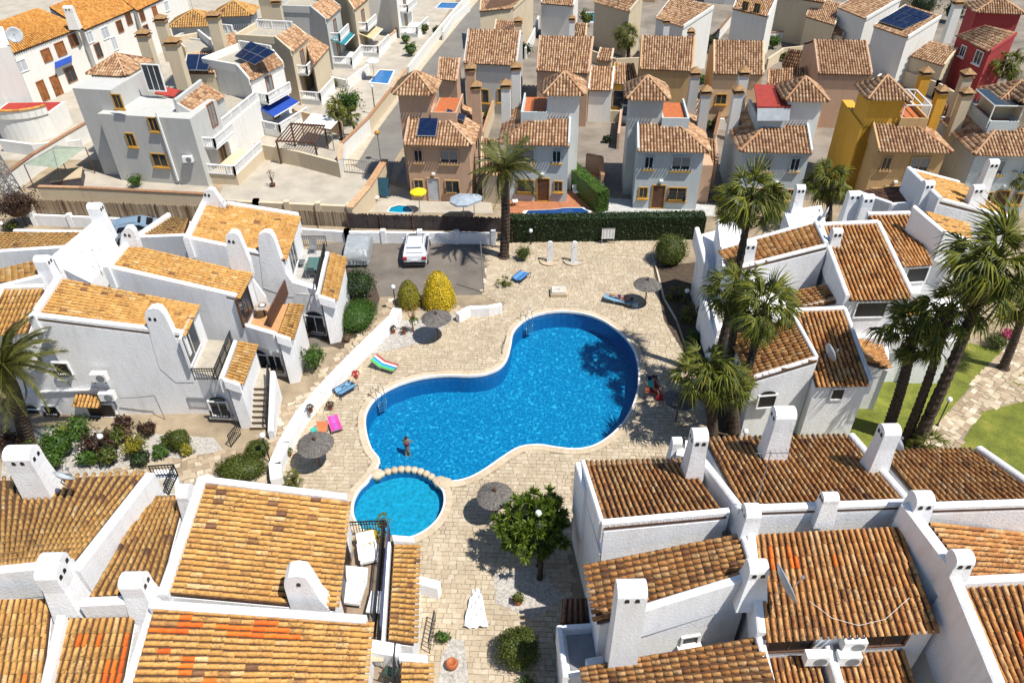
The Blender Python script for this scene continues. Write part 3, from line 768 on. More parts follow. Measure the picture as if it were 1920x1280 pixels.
h.parapet(G(547, 527, 3.6), G(597, 545, 3.6), .3, .15, 1.2); h.parapet(G(598, 556, 3.8), G(628, 565, 3.35), .25, .12, .5)
h.parapet(G(613, 474, 3.8), G(594, 552, 3.8), .22, .05, .9)
h.rail(G(610, 470, 3.9), G(594, 545, 3.9), .6); h.rail(G(557, 462, 3.3), G(613, 462, 3.3), .8)
h.window(C, D, 548, 480, 2.0, 1.9, PW, GLASS, name='glazed_door', bars=2)
FL, FR = Z(C, 0), Z(E2, 0)
h.window(FL, FR, 592, 607, 1.2, 1.2, PW, GLASS, arch=True, grille=True, out=.05)
h.rail(G(630, 570, 1.3), G(644, 505, 1.3), .9)
h.finish()
# ---- roofs behind, at the left edge
h = House('white_house', 'white house at the left edge with thick gabled wall and two square chimneys', 'house', 130, 560, TG)
A, B, C, D = G(172, 437, 6.8), G(128, 466, 6.8), G(-60, 478, 5.8), G(-30, 437, 5.8)
h.roof(A, B, C, D); h.parapet(B, C, .3, .2, 1.6); h.parapet(A, G(28, 434, 6.2), .25, .15, .6)
h.parapet(G(192, 415, 7.4), G(100, 492, 6.9), .4, .3, 3.2)
h.block([G(200, 420, 6.6), G(225, 470, 6.6), G(170, 530, 6.0), G(110, 500, 6.4)], 0)
h.chimney(190, 432, 7.0, 28, 385, .7, (1,)); h.chimney(95, 535, 6.0, 30, 485, .7, (1,))
h.roof(G(72, 489, 6.6), G(76, 517, 6.6), G(-40, 545, 5.9), G(-40, 515, 5.9)); h.parapet(G(80, 520, 6.6), G(-40, 550, 6.0), .3, .2, 1.3)
h.roof(G(165, 497, 5.6), G(172, 522, 5.6), G(135, 515, 5.2), G(140, 503, 5.2))
h.finish()
h = House('white_house', 'white house at the left edge behind the date palm, tiles running towards the camera', 'house', 30, 720, TG)
A, B, C, D = G(5, 543, 6.4), G(83, 541, 6.4), G(52, 618, 5.0), G(-30, 625, 5.0)
h.roof(A, B, C, D); h.parapet(A+Vector((0, .1, 0)), B+Vector((0, .1, 0)), .3, .2, 1.5); h.parapet(A, D, .3, .2, 1)
h.roof(G(30, 640, 3.2), G(70, 640, 3.2), G(68, 672, 2.7), G(25, 672, 2.7))
h.finish()
h = House('white_house', 'low clay-roofed wing behind the car-park house, next to the reed fence', 'house', 300, 445, TG)
h.roof(G(355, 412, 6.0), G(345, 442, 6.0), G(262, 445, 5.2), G(318, 408, 5.2)); h.parapet(G(318, 405, 5.4), G(258, 446, 5.3), .3, .25, 1.2); h.parapet(G(258, 447, 5.2), G(350, 444, 6.0), .3, .2, 1.6)
h.finish()

# ---- bottom left cluster
h = House('white_house', 'white house in the bottom left corner with big square chimney and round satellite dish', 'house', 90, 1130, TG)
A, B, C, D = G(-30, 1083, 7), G(129, 1066, 7), G(271, 892, 5.6), G(0, 905, 5.6); D = G(-60, 905, 5.6)
h.roof(A, B, C, D)
h.parapet(A+Vector((0, .155, 0)), B+Vector((.1, .155, 0)), .35, .25, 1.4)
h.parapet(G(284, 893, 6.1), G(142, 1076, 7.1), .42, .25, 1.6)
h.chimney(68, 925, 6.2, 60, 853, .9, (0, 1)); h.chimney(112, 1100, 7.0, 50, 1058, .75, (1,))
h.chimney(128, 1150, 6.3, 48, 1078, .75, (1,), flare=.25)
h.roof(G(-40, 1124, 6.4), G(96, 1122, 6.4), G(78, 1292, 5.0), G(-80, 1300, 5.0), new=[(.72, .85, .8, 1)], L=.40)
h.parapet(G(117, 1158, 6.5), G(86, 1295, 5.2), .34, .2, 1.5)
h.finish()
h = House('white_house', 'white house with two narrow roofs between white walls, bottom left, black railing beyond', 'house', 240, 1150, TG)
h.roof(G(165, 1122, 6.8), G(297, 1110, 6.8), G(343, 938, 5.4), G(271, 941, 5.4))
h.roof(G(128, 1158, 6.3), G(252, 1156, 6.3), G(226, 1295, 5.0), G(92, 1295, 5.0), new=[(.18, .36, .09, .26), (.0, .2, .78, .95), (.5, .62, .15, .3), (.86, 1, .15, .98), (.75, .86, .55, 1)], L=.40)
h.parapet(G(155, 1132, 6.9), G(243, 1128, 6.9), .35, .2, 1.3); h.parapet(G(296, 1120, 6.9), G(238, 1295, 5.2), .36, .2, 1.6)
h.chimney(270, 1150, 6.4, 52, 1095, .75, (1,), flare=.2)
h.parapet(G(350, 935, 6.0), G(395, 895, 5.8), .3, .2, .8)
h.block([G(282, 930, 3.0), G(340, 925, 3.0), G(330, 880, 3.0), G(290, 880, 3.0)], 0)
h.floor([G(285, 925, 3.06), G(330, 923, 3.06), G(325, 897, 3.06), G(290, 897, 3.06)], TFLOOR)
h.rail(G(288, 895, 3.1), G(334, 892, 3.1), .8); h.rail(G(334, 892, 3.1), G(316, 930, 3.1), .8)
h.chimney(352, 960, 5.8, 26, 925, .8, ())
h.finish()
h = House('white_house', 'white house beside the round paddling pool with white loungers on its timber terrace', 'house', 600, 1100, TG)
A, B, C, D = G(385, 907, 7), G(318, 1112, 7), G(622, 1140, 5.5), G(646, 940, 5.5)
h.roof(A, B, C, D, L=.40)
h.parapet(A+Vector((-.1, .12, 0)), D+Vector((.1, .12, 0)), .3, .25, 1.2); h.parapet(A+Vector((-.15, .2, 0)), B+Vector((-.15, -.2, 0)), .36, .25, 1.6)
E1, E2 = G(736, 1000, 3.1), G(726, 1205, 3.1); E1 = G(740, 1003, 3.1)
terrace(h, C, D, E1, E2, 3.1, DECKW)
h.roof(G(738, 1020, 3.7), G(727, 1200, 3.7), G(771, 1206, 3.2), G(777, 1021, 3.2), L=.3)
h.parapet(G(737, 1010, 3.75), G(777, 1013, 3.3), .3, .15, .5); h.parapet(G(729, 1015, 3.8), G(717, 1206, 3.8), .14, .0, .8)
h.rail(G(722, 1004, 3.2), G(704, 1196, 3.2), .9, step=.1); h.rail(G(640, 1004, 3.2), G(728, 1000, 3.2), .9, step=.12)
h.rail(G(732, 1004, 3.2), G(718, 1196, 3.2), .9, mat=plain('blue_grey_iron', (.08, .10, .2), .5), step=.1)
q_ = proj(Z(C.lerp(D, .5), 4.1)); h.window(Z(C, 0), Z(D, 0), q_[0], q_[1], 2.4, 1.8, BROWN, DARK, name='glazed_door', bars=1, out=.03)
h.ghost(Z(B, 0), Z(C, 0), [(556, 1160), (545, 1138), (533, 1098), (533, 1088), (540, 1081), (556, 1078), (572, 1081), (582, 1094), (600, 1124), (618, 1142), (622, 1160)], [(560, 1094)], .62)
h.parapet(G(560, 1050, 7.6), G(605, 1140, 6.0), .4, .1, 1.8) if False else None
h.finish()
h = House('white_house', 'white house at the bottom edge with rows of bright orange replacement tiles', 'house', 500, 1270, TG)
A, B, C, D = G(290, 1137, 7), G(240, 1310, 7), G(672, 1310, 5.5), G(688, 1165, 5.5)
h.roof(A, B, C, D, new=[(.06, .14, .09, .16), (.06, .14, .42, .55), (.16, .26, .1, .2), (.16, .27, .36, .6), (.24, .34, .02, .14), (.24, .33, .48, .64), (.44, .55, .06, .11), (.16, .26, .27, .33), (.56, .66, .14, .24), (.66, .76, .14, .24), (.8, .9, .3, .36)], L=.40)
h.parapet(A+Vector((-.1, .0, 0)), D+Vector((0, 0, 0)), .32, .25, 1.2)
E1, E2 = G(750, 1235, 3.1), G(745, 1310, 3.1)
terrace(h, C, D, E1, E2, 3.1, DECKW)
h.parapet(G(690, 1212, 3.9), G(748, 1222, 3.9), .5, .2, 2.0)
h.roof(G(752, 1240, 3.7), G(748, 1320, 3.7), G(796, 1320, 3.2), G(800, 1242, 3.2)); h.parapet(G(748, 1232, 3.8), G(802, 1236, 3.3), .3, .15, .8)
h.rail(G(746, 1228, 3.2), G(740, 1300, 3.2), .9); h.finish()

# ---- bottom right cluster
h = House('white_house', 'white end house of the bottom right terrace, nearest the pool, with tall leaning chimney', 'house', 1200, 1150, TG, tile=TILEB)
A, B, C, D = G(1133, 990, 6.9), G(1362, 968, 6.9), G(1290, 868, 5.9), G(1097, 874, 5.9)
h.roof(A, B, C, D, L=.40)
h.parapet(D+Vector((-.1, .1, .1)), A+Vector((-.1, .155, .1)), .2, .2, 1); h.parapet(A+Vector((-.1, .155, .1)), B+Vector((.1, .155, .1)), .25, .15, 1)
h.parapet(G(1083, 872, 6.0), G(1100, 925, 5.9), .25, .2, 3)
h.block([G(1080, 872, 5.3), G(1100, 872, 5.3), G(1133, 1000, 5.3), G(1125, 1040, 5.3)], 0)
A, B, C, D = G(1386, 1000, 6.5), G(1412, 1086, 6.5), G(1125, 1166, 5.3), G(1104, 1056, 5.3)
h.roof(A, B, C, D, L=.32, pitch=.24)
h.parapet(B+Vector((0, .155, 0)), G(1205, 1142, 5.7), .3, .15, 1.6)
h.parapet(A+Vector((.1, .1, 0)), B+Vector((.1, .155, 0)), .3, .3, 1.5)
h.chimney(1303, 885, 6.6, 34, 818, .8, (2, 0)); h.chimney(1405, 1000, 6.9, 34, 962, .75, (2,), axis='x'); h.chimney(1413, 1110, 6.2, 44, 1068, .7, (0,), flare=.3)
h.chimney(1165, 1262, 3.6, 62, 1112, .8, (0,), flare=.05)
h.window(Z(B, 0), Z(C, 0), 1293, 1198, .6, .45, WHITE, DARK, bars=0, sill=PW, out=.05)
h.roof(G(1055, 1122, 3.2), G(1112, 1120, 3.2), G(1118, 1172, 2.7), G(1050, 1175, 2.7), tile=TILED)
h.block([G(1046, 1178, 2.9), G(1118, 1172, 2.9), G(1130, 1260, 2.9), G(1058, 1270, 2.9)], 0); h.floor([G(1062, 1190, 2.95), G(1112, 1186, 2.95), G(1122, 1250, 2.95), G(1070, 1256, 2.95)], SHUT)
h.parapet(G(1048, 1178, 3.1), G(1060, 1275, 3.1), .22, .25, 1); h.parapet(G(1048, 1178, 3.1), G(1112, 1174, 3.1), .2, .15, 1); h.parapet(G(1100, 1250, 3.1), G(1130, 1244, 3.1), .4, .3, .6)
h.roof(G(1425, 1192, 5.0), G(1470, 1330, 5.0), G(1120, 1350, 3.8), G(1098, 1248, 3.8), L=.32, pitch=.24)
h.block([G(1285, 850, 4.4), G(1325, 850, 4.4), G(1325, 825, 4.4), G(1285, 825, 4.4)], 0)
h.parapet(G(1268, 852, 4.6), G(1315, 862, 4.6), .5, .3, 4); h.chimney(1266, 860, 4.3, 22, 828, .5, ())
h.finish()
h = House('white_house', 'middle white house of the bottom right terrace with big side-on satellite dish', 'house', 1580, 1200, TG, tile=TILEB)
A, B, C, D = G(1395, 962, 7.2), G(1702, 950, 7.2), G(1592, 822, 5.8), G(1325, 828, 5.8)
h.roof(A, B, C, D, L=.40)
h.parapet(G(1318, 868, 6.2), A+Vector((-.1, 0, 0)), .3, .25, 1.2); h.parapet(C+Vector((.1, .1, 0)), B+Vector((.1, 0, 0)), .3, .25, 1.2); h.parapet(A+Vector((-.1, .155, 0)), B+Vector((.1, .155, 0)), .3, .2, 1.4)
A, B, C, D = G(1412, 1002, 6.8), G(1688, 987, 6.8), G(1758, 1172, 5.4), G(1432, 1190, 5.4)
h.roof(A, B, C, D, new=[(.10, .13, .13, .3), (.19, .23, .13, .37), (.24, .27, .2, .37), (.44, .48, .29, .37), (.465, .50, .2, .37), (.585, .615, .2, .37)], L=.40)
h.parapet(G(1694, 952, 7.6), G(1790, 1080, 7.0), .42, .35, 2.8)
h.parapet(G(1785, 1090, 6.9), G(1880, 1320, 6.0), .4, .35, 3.2)
h.parapet(A+Vector((-.1, 0, 0)), D+Vector((-.1, 0, 0)), .3, .2, 1.2)
h.chimney(1455, 852, 6.6, 46, 776, .8, (2,)); h.chimney(1722, 975, 7.4, 42, 938, .75, (0,)); h.chimney(1552, 960, 7.4, 36, 934, .5, (2,)); h.chimney(1793, 1088, 6.9, 42, 1050, .7, (0,))
W0, W1 = Z(D, 0), Z(C, 0)
h.window(W0, W1, 1480, 1206, 1.6, .8, BROWN, DARK, bars=1); h.window(W0, W1, 1657, 1196, 1.6, .8, BROWN, DARK, bars=1)
E1, E2 = G(1440, 1240, 3.2), G(1712, 1222, 3.2)
h.roof(Z(W0, 3.9)+Vector((.3, -.05, 0)), Z(W0.lerp(W1, .36), 3.9)+Vector((0, -.05, 0)), Z(W0.lerp(W1, .38), 3.3)+Vector((0, -1.8, 0)), Z(W0, 3.3)+Vector((.3, -1.8, 0)), new=())
h.roof(Z(W0.lerp(W1, .46), 3.9)+Vector((0, -.05, 0)), Z(W0.lerp(W1, .88), 3.9)+Vector((0, -.05, 0)), Z(W0.lerp(W1, .9), 3.2)+Vector((0, -2.2, 0)), Z(W0.lerp(W1, .46), 3.2)+Vector((0, -2.2, 0)))
h.parapet(Z(W0.lerp(W1, .41), 4.3)+Vector((0, 0, 0)), Z(W0.lerp(W1, .43), 3.6)+Vector((0, -2.2, 0)), .3, .25, 1.2)
h.parapet(Z(W0, 5.1)+Vector((-.1, 0, 0)), Z(W0, 3.6)+Vector((.3, -2.6, 0)), .28, .2, 2)
aircon(h, G(1530, 1232, 4.4)); aircon(h, G(1600, 1205, 4.9)); aircon(h, G(1590, 1232, 4.4))
h.finish()
h = House('white_house', 'right-hand white house of the bottom right terrace, its roofs running off the photo', 'house', 1850, 1150, TG, tile=TILEB)
A, B, C, D = G(1742, 957, 7.2), G(1975, 949, 7.2), G(1830, 848, 5.8), G(1655, 852, 5.8)
h.roof(A, B, C, D, L=.40); h.parapet(C+Vector((.1, .1, 0)), B+Vector((.1, 0, 0)), .3, .3, 1.2); h.parapet(A+Vector((-.1, .155, 0)), B+Vector((.1, .155, 0)), .3, .2, 1.4)
h.roof(G(1738, 978, 6.8), G(1815, 1082, 6.6), G(2000, 1090, 5.2), G(1975, 1005, 5.2), L=.38)
h.roof(G(1797, 1096, 6.6), G(1960, 1086, 6.6), G(2010, 1310, 5.2), G(1890, 1310, 5.2), new=[(.42, .58, .4, .6), (.8, 1, .02, .2)])
h.parapet(G(1790, 1092, 6.7), G(1940, 1084, 6.7), .3, .2, 1.3)
h.chimney(1645, 885, 6.6, 38, 808, .7, (2,), flare=.15)
h.finish()

# ---- right cluster
h = House('white_house', 'white house under the fan palms with satellite dish on its steep clay roof', 'house', 1540, 790, TG, tile=TILEB)
A, B, C, D = G(1491, 586, 5.4), G(1580, 582, 5.4), G(1628, 718, 4.2), G(1530, 720, 4.2)
h.roof(A, B, C, D, L=.40); h.parapet(B+Vector((.1, 0, 0)), C+Vector((.12, 0, 0)), .22, .2, .8); h.parapet(A+Vector((-.1, .1, 0)), B+Vector((.1, .1, 0)), .25, .2, .8)
A, B, C, D = G(1487, 594, 5.3), G(1532, 676, 5.3), G(1414, 712, 4.3), G(1372, 628, 4.3)
h.roof(A, B, C, D, L=.34); h.parapet(B+Vector((0, .155, 0)), C+Vector((0, .155, 0)), .22, .15, 1); h.parapet(A, B+Vector((0, .155, 0)), .22, .2, 1.2)
FL, FR = Z(C, 0)+Vector((0, -.25, 0)), Z(B, 0)+Vector((0, -.25, 0))
h.window(FL, FR, 1437, 752, .9, .8, WHITE, DARK, arch=True, bars=0, out=.04)
W0, W1 = G(1530, 720, 4.2), G(1628, 718, 4.2)
h.window(Z(W0, 0), Z(W1, 0), 1570, 738, .6, .7, WHITE, DARK, bars=0, out=.04)
h.roof(G(1600, 628, 3.6), G(1612, 675, 3.6), G(1662, 690, 3.1), G(1640, 632, 3.1))
h.block([G(1610, 680, 3.0), G(1665, 695, 3.0), G(1668, 650, 3.0), G(1620, 640, 3.0)], 0)
h.finish()
h = House('white_house', 'white house with the broad central roof and three-holed chimney, right of the pool among palms', 'house', 1640, 650, TG, tile=TILEB)
A, B, C, D = G(1543, 425, 7.1), G(1643, 420, 7.1), G(1706, 556, 5.7), G(1592, 559, 5.7)
h.roof(A, B, C, D, L=.40); h.parapet(B+Vector((.1, 0, 0)), C+Vector((.15, 0, 0)), .26, .2, .8); h.parapet(A+Vector((-.1, .1, 0)), B+Vector((.1, .1, 0)), .28, .2, .8); h.parapet(A+Vector((-.15, 0, 0)), D+Vector((-.1, 0, 0)), .26, .2, 1.4)
W0, W1 = Z(D, 0), Z(C, 0)
h.window(W0, W1, 1632, 580, 1.7, 1.0, WHITE, DARK, bars=0, out=.04)
h.chimney(1562, 472, 6.4, 22, 432, .6, (0,))
A, B, C, D = G(1529, 420, 6.9), G(1550, 464, 6.9), G(1383, 506, 5.6), G(1352, 470, 5.6)
h.roof(A, B, C, D, L=.34); h.parapet(B+Vector((0, .155, 0)), C+Vector((0, .155, 0)), .26, .15, 1.2); h.parapet(A, B+Vector((0, .155, 0)), .26, .25, 1.5); h.parapet(A+Vector((0, .1, 0)), D+Vector((0, .1, 0)), .26, .2, 1)
A, B, C, D = G(1548, 534, 4.9), G(1570, 565, 4.9), G(1505, 580, 4.3), G(1468, 550, 4.3)
h.roof(A, B, C, D, L=.34); h.parapet(B+Vector((0, .155, 0)), C+Vector((0, .155, 0)), .2, .12, 1)
h.block([G(1590, 575, 3.1), G(1700, 570, 3.1), G(1712, 640, 3.1), G(1600, 640, 3.1)], 0); h.floor([G(1600, 582, 3.15), G(1695, 578, 3.15), G(1705, 620, 3.15), G(1612, 622, 3.15)], TFLOOR)
h.parapet(G(1600, 640, 3.3), G(1712, 640, 3.3), .25, .4, .8)
h.block([G(1395, 540, 4.2), G(1500, 545, 4.2), G(1500, 590, 4.2), G(1400, 610, 4.2)], 0)
h.finish()
h = House('white_house', 'white house with bare stepped walls and shaded balcony at the pool side of the palms', 'house', 1340, 600, TG)
h.block([G(1345, 410, 6.2), G(1395, 420, 6.2), G(1400, 520, 5.4), G(1355, 500, 5.4)], 0)
h.block([G(1312, 440, 4.8), G(1350, 430, 4.8), G(1362, 520, 3.6), G(1322, 500, 3.8)], 0)
h.parapet(G(1306, 432, 5.0), G(1324, 500, 4.0), .3, .25, 1); h.parapet(G(1318, 560, 2.6), G(1345, 640, 2.2), .3, .3, 2.2)
h.block([G(1325, 535, 3.0), G(1395, 530, 3.0), G(1410, 600, 3.0), G(1345, 620, 3.0)], 0)
h.floor([G(1333, 545, 3.05), G(1390, 540, 3.05), G(1400, 590, 3.05), G(1350, 605, 3.05)], TFLOOR)
h.chimney(1400, 500, 5.6, 26, 455, .6, (0,)); h.chimney(1492, 400, 6.2, 20, 350, .6, (0,)); h.block([G(1470, 395, 6.2), G(1540, 385, 6.2), G(1550, 425, 6.2), G(1480, 425, 6.2)], 0)
h.window(G(1362, 520, 0), G(1400, 520, 0), 1340, 520, 1.0, 1.6, BROWN, DARK, name='glazed_door', bars=1)
h.finish()
h = House('white_house', 'white house with dark-streaked narrow roof beside a sheer white wall, behind the big fan palm', 'house', 1790, 600, TG)
A, B, C, D = G(1627, 405, 6.9), G(1706, 403, 6.9), G(1748, 492, 5.7), G(1690, 496, 5.7)
h.roof(A, B, C, D, L=.40, tile=TILEB); h.parapet(A+Vector((0, .1, 0)), B+Vector((0, .1, 0)), .26, .2, .8); h.parapet(G(1712, 392, 8.0), G(1768, 440, 7.2), .3, .25, 3.0)
h.window(Z(D, 0), Z(C, 0), 1718, 515, 1.3, 1.0, WHITE, DARK, bars=0, out=.04)
h.roof(G(1733, 397, 7.2), G(1768, 434, 7.2), G(1815, 450, 6.4), G(1808, 418, 6.4)); h.parapet(G(1768, 438, 7.3), G(1820, 455, 6.5), .25, .2, 1.8)
h.block([G(1700, 560, 3.2), G(1800, 560, 3.2), G(1810, 640, 3.2), G(1715, 640, 3.2)], 0)
h.roof(G(1690, 562, 4.0), G(1730, 560, 4.0), G(1738, 585, 3.6), G(1694, 588, 3.6))
h.finish()
h = House('white_house', 'white house with the sunlit orange roof farthest right, three white chimneys on it', 'house', 1850, 430, TG)
A, B, C, D = G(1702, 320, 7.6), G(1762, 378, 7.4), G(1900, 414, 6.0), G(1798, 345, 6.0)
h.roof(A, B, C, D, L=.38); h.parapet(A+Vector((0, .1, 0)), D+Vector((0, .1, 0)), .25, .2, .8); h.parapet(B+Vector((0, .155, 0)), C+Vector((.1, .155, 0)), .28, .2, 1.6); h.parapet(A, B, .3, .3, 1.6)
h.chimney(1838, 375, 6.8, 22, 302, .6, (0,)); h.chimney(1822, 392, 6.6, 24, 350, .6, (0,)); h.chimney(1733, 380, 6.8, 22, 342, .6, (0,))
A, B, C, D = G(1688, 350, 6.2), G(1758, 378, 6.2), G(1670, 382, 5.6), G(1608, 360, 5.6)
h.roof(A, B, C, D, tile=TILED); h.parapet(G(1606, 362, 5.7), G(1670, 384, 5.7), .25, .2, 1.4)
h.parapet(G(1670, 386, 6.0), G(1765, 382, 6.4), .25, .2, 1.4)
h.chimney(1592, 410, 5.8, 28, 362, .6, (0,)); h.chimney(1617, 415, 5.8, 26, 368, .6, (0,))
h.finish()
# ================================================================== VILLAS BEHIND THE POOL
PINK = stucco('pink_beige_render', (.52, .34, .23), .15, .3); BLUE = stucco('pale_blue_render', (.50, .56, .58), .12, .3)
CREAM = stucco('cream_render', (.62, .52, .37), .12, .3); GREYR = stucco('grey_render', (.50, .50, .48), .12, .3)
OCHRE = stucco('ochre_render', (.66, .36, .04), .15, .3); TAN = stucco('tan_render', (.52, .34, .16), .15, .3)
RED = stucco('red_render', (.36, .045, .045), .15, .3); PEACH = stucco('peach_render', (.68, .46, .27), .15, .3)
WHITEF = stucco('white_render', (.76, .75, .71), .12, .3)
PANEL = None
def panelmat():
    m, t, bs = newmat('solar_cell'); n = tex(t, 3, 2)
    r = ramp(t, n.outputs[0], [(.3, (.006, .012, .04)), (.7, (.012, .025, .07))]); t.links.new(r.outputs[0], bs.inputs['Base Color']); bs.inputs['Roughness'].default_value = .2; bs.inputs['Specular IOR Level'].default_value = .2; return m
CELL = panelmat()
class Frame:
    def __init__(s, px, py, px2=None, py2=None, yaw=None, z=0.0):
        s.o = G(px, py, z); s.o.z = 0
        if yaw is None: d = G(px2, py2, z)-G(px, py, z); yaw = math.atan2(d.y, d.x)
        s.yaw = yaw; s.X = Vector((math.cos(yaw), math.sin(yaw), 0)); s.Y = Vector((-math.sin(yaw), math.cos(yaw), 0))
    def __call__(s, x, y, z=0.0): return s.o+s.X*x+s.Y*y+Vector((0, 0, z))
    def loc(s, px, py, z):
        d = G(px, py, z)-s.o; return d.dot(s.X), d.dot(s.Y)
def fbox(h, fr, x0, x1, y0, y1, z0, z1, mat, name='wall', parent=None):
    return h.part(MB().prism([fr(x0, y0, z1), fr(x1, y0, z1), fr(x1, y1, z1), fr(x0, y1, z1)], z0), name, mat, parent=parent)
def panels(h, A, B, C, D, nx, ny, lift=.12):
    """solar panels over the quad A B C D (3-D points)"""
    A, B, C, D = (Vector(p)+Vector((0, 0, lift)) for p in (A, B, C, D))
    rk = h.part(MB().slab([A, B, C, D], .04), 'solar_rack', METAL)
    for i in range(nx):
        for j in range(ny):
            def q(u, v): return A.lerp(B, u).lerp(D.lerp(C, u), v)+Vector((0, 0, .035))
            e = .04/nx; f = .04/ny
            h.part(MB().slab([q(i/nx+e, j/ny+f), q((i+1)/nx-e, j/ny+f), q((i+1)/nx-e, (j+1)/ny-f), q(i/nx+e, (j+1)/ny-f)], .03), 'solar_panel', CELL, parent=rk)
def villa(label, L, Rr, mir, facade, tower, trim, roofn=None, terr=True, chims=((1, 8.4), (2, 8.6)), group='villas with pyramid-roofed towers in the front row', sidewall=None, lower='std', W=5.2):
    """front-row villa: mir=False tower at the left, True tower at the right"""
    h = House('villa', label, 'house', L[0], L[1], group, wall=facade, tile=TILEF, deck=DECKF, single=False)
    o = G(*L); e = G(*Rr); yaw = math.atan2((e-o).y, (e-o).x); fr = Frame(L[0], L[1], yaw=R(-5)); s = 1
    def X(x): return W-x if mir else x
    def q(x, y, z): return fr(X(x), y, z)
    def bx(x0, x1, y0, y1, z0, z1, mat, name='wall', parent=None):
        a, b = sorted((X(x0), X(x1))); return fbox(h, fr, a, b, y0, y1, z0, z1, mat, name, parent)
    bx(0, W, 0, 7.5, 0, 5.2, facade)
    # front slope, hip and side slope
    ridge = 6.6
    tl, tr, er, el = q(.05, 2.9, ridge), q(2.6, 2.9, ridge), q(W+.3, -.35, 5.25), q(-.1, -.35, 5.25)
    if mir: triroof(h, tr, tl, el, er)
    else: triroof(h, tl, tr, er, el)
    sb, se = q(2.6, 6.6, ridge), q(W+.3, 6.6, 5.25)
    if mir: triroof(h, sb, tr, er, se)
    else: triroof(h, tr, sb, se, er)
    h.part(MB().tube([er+Vector((0, 0, .06)), tr+Vector((0, 0, .07))], .09, 6), 'hip_ridge', TILEF)
    h.part(MB().prism([q(-.1, -.3, 5.45), q(.06, -.3, 5.45), q(.06, 3, 6.85), q(-.1, 3, 6.85)], 4.9), 'verge_wall', facade)
    # roof terrace
    bx(1.9, 3.9, 2.1, 6.4, 4.6, 6.62, facade); bx(2.0, 3.8, 2.25, 6.3, 6.62, 6.66, TERRA, 'terrace_floor')
    for a in ((1.85, 4.0, 2.0, 2.14), (1.85, 1.97, 2.14, 4), (3.86, 4.0, 2.14, 6.4)): bx(*a, 5.4, 7.0, facade, 'parapet')
    # tower
    ta, tb = sorted((X(-.75), X(1.85))); fbox(h, fr, ta, tb, 2.3, 5.2, 0, 8.5, tower)
    pyramid(h, ta, tb, 2.3, 5.2, 8.5, 1.25, fr, .35, base=False)
    # chimneys
    for cx, zt in ((4.7, 8.9), (5.4, 8.2)):
        c = q(cx, 4.3 if cx > 5 else 6.6, 0); w_ = .75
        ch = h.part(MB().box((c.x, c.y, zt/2+2), (w_, w_, zt-4), fr.yaw), 'chimney', tower)
        h.part(MB().box((c.x, c.y, zt+.06), (w_*1.2, w_*1.2, .12), fr.yaw), 'cap_slab', CAPM, parent=ch); h.part(MB().box((c.x, c.y, zt+.22), (w_*.8, w_*.8, .24), fr.yaw), 'flue', DARK, parent=ch)
        mb = MB(); a = .5; mb.add([(c.x-a, c.y-a, zt+.32), (c.x+a, c.y-a, zt+.32), (c.x+a, c.y+a, zt+.32), (c.x-a, c.y+a, zt+.32), (c.x, c.y, zt+.72)], [(3, 2, 1, 0), (0, 1, 4), (1, 2, 4), (2, 3, 4), (3, 0, 4)])
        h.part(mb, 'chimney_cap', CAPM, parent=ch)
    # openings on the front
    P, Q = fr(0, 0, 0), fr(W, 0, 0)
    def win(x, z, w_, hh, **k):
        c = q(x, 0, z); px, py = proj(c); h.window(P, Q, px, py, w_, hh, **k)
    win(.95, 4.1, .6, .95, frame=facade, sill=trim); win(3.5, 4.1, 1.35, 1.05, frame=facade, sill=trim, shutter=(SHUT, .75))
    if lower == 'std':
        win(.75, 1.45, .6, .85, frame=trim, sill=trim); win(3.5, 1.4, 1.35, 1.05, frame=trim, sill=trim, grille=True); win(2.0, 1.1, .95, 2.0, frame=trim, pane=BROWN, name='front_door', bars=0)
    else:
        win(.75, 1.45, .7, .95, frame=trim, sill=trim); win(3.6, 1.4, 1.1, 1.05, frame=trim, sill=trim, grille=True); win(2.0, 1.1, .9, 2.0, frame=PINK, pane=SHUTW, name='front_door', bars=0)
    bx(-.02, W+.02, -.04, 0, 0, .5, PEACH, 'plinth') if False else None
    ql = q(2.1, -.12, 2.55); h.part(MB().box(ql, (.28, .18, .16), fr.yaw), 'porch_lamp', PW)
    return h, fr, q, bx
h, fr, q, bx = villa('pinkish villa with black solar panels on its front roof, yellow parasol at the door', (772, 376), (878, 378), False, PINK, PINK, TAN, lower='b')
panels(h, q(.9, 2.1, 6.42), q(2.5, 2.1, 6.42), q(2.5, .2, 5.62), q(.9, .2, 5.62), 1, 1, .1); panels(h, q(3.0, 3.4, 6.5), q(4.6, 3.4, 5.95), q(4.6, 2.2, 5.95), q(3.0, 2.2, 6.5), 1, 1, .3)
h.finish()
h, fr, q, bx = villa('grey-blue villa with brown door behind the date palm and red-paved pool terrace', (948, 376), (1067, 377), True, BLUE, WHITEF, YEL); h.finish()
h, fr, q, bx = villa('pale blue villa with yellow-framed windows and brown door, right behind the long hedge', (1186, 390), (1304, 395), False, BLUE, GREYR, YEL)
bx(5.25, 6.3, 1.2, 5, 0, 3.4, PINK); h.finish()
h, fr, q, bx = villa('pale blue villa with flat red roof canopy over its terrace', (1372, 392), (1497, 393), True, BLUE, WHITEF, TAN)
h.part(MB().slab([G(1414, 158, 8.3), G(1475, 160, 8.3), G(1484, 200, 8.0), G(1420, 200, 8.0)], .12), 'red_canopy', plain('red_sheet', (.42, .05, .03), .6)); h.part(MB().slab([G(1420, 203, 7.9), G(1482, 203, 7.9), G(1480, 226, 7.0), G(1420, 226, 7.0)], .06), 'terrace_glazing', SHUTW)
h.finish()
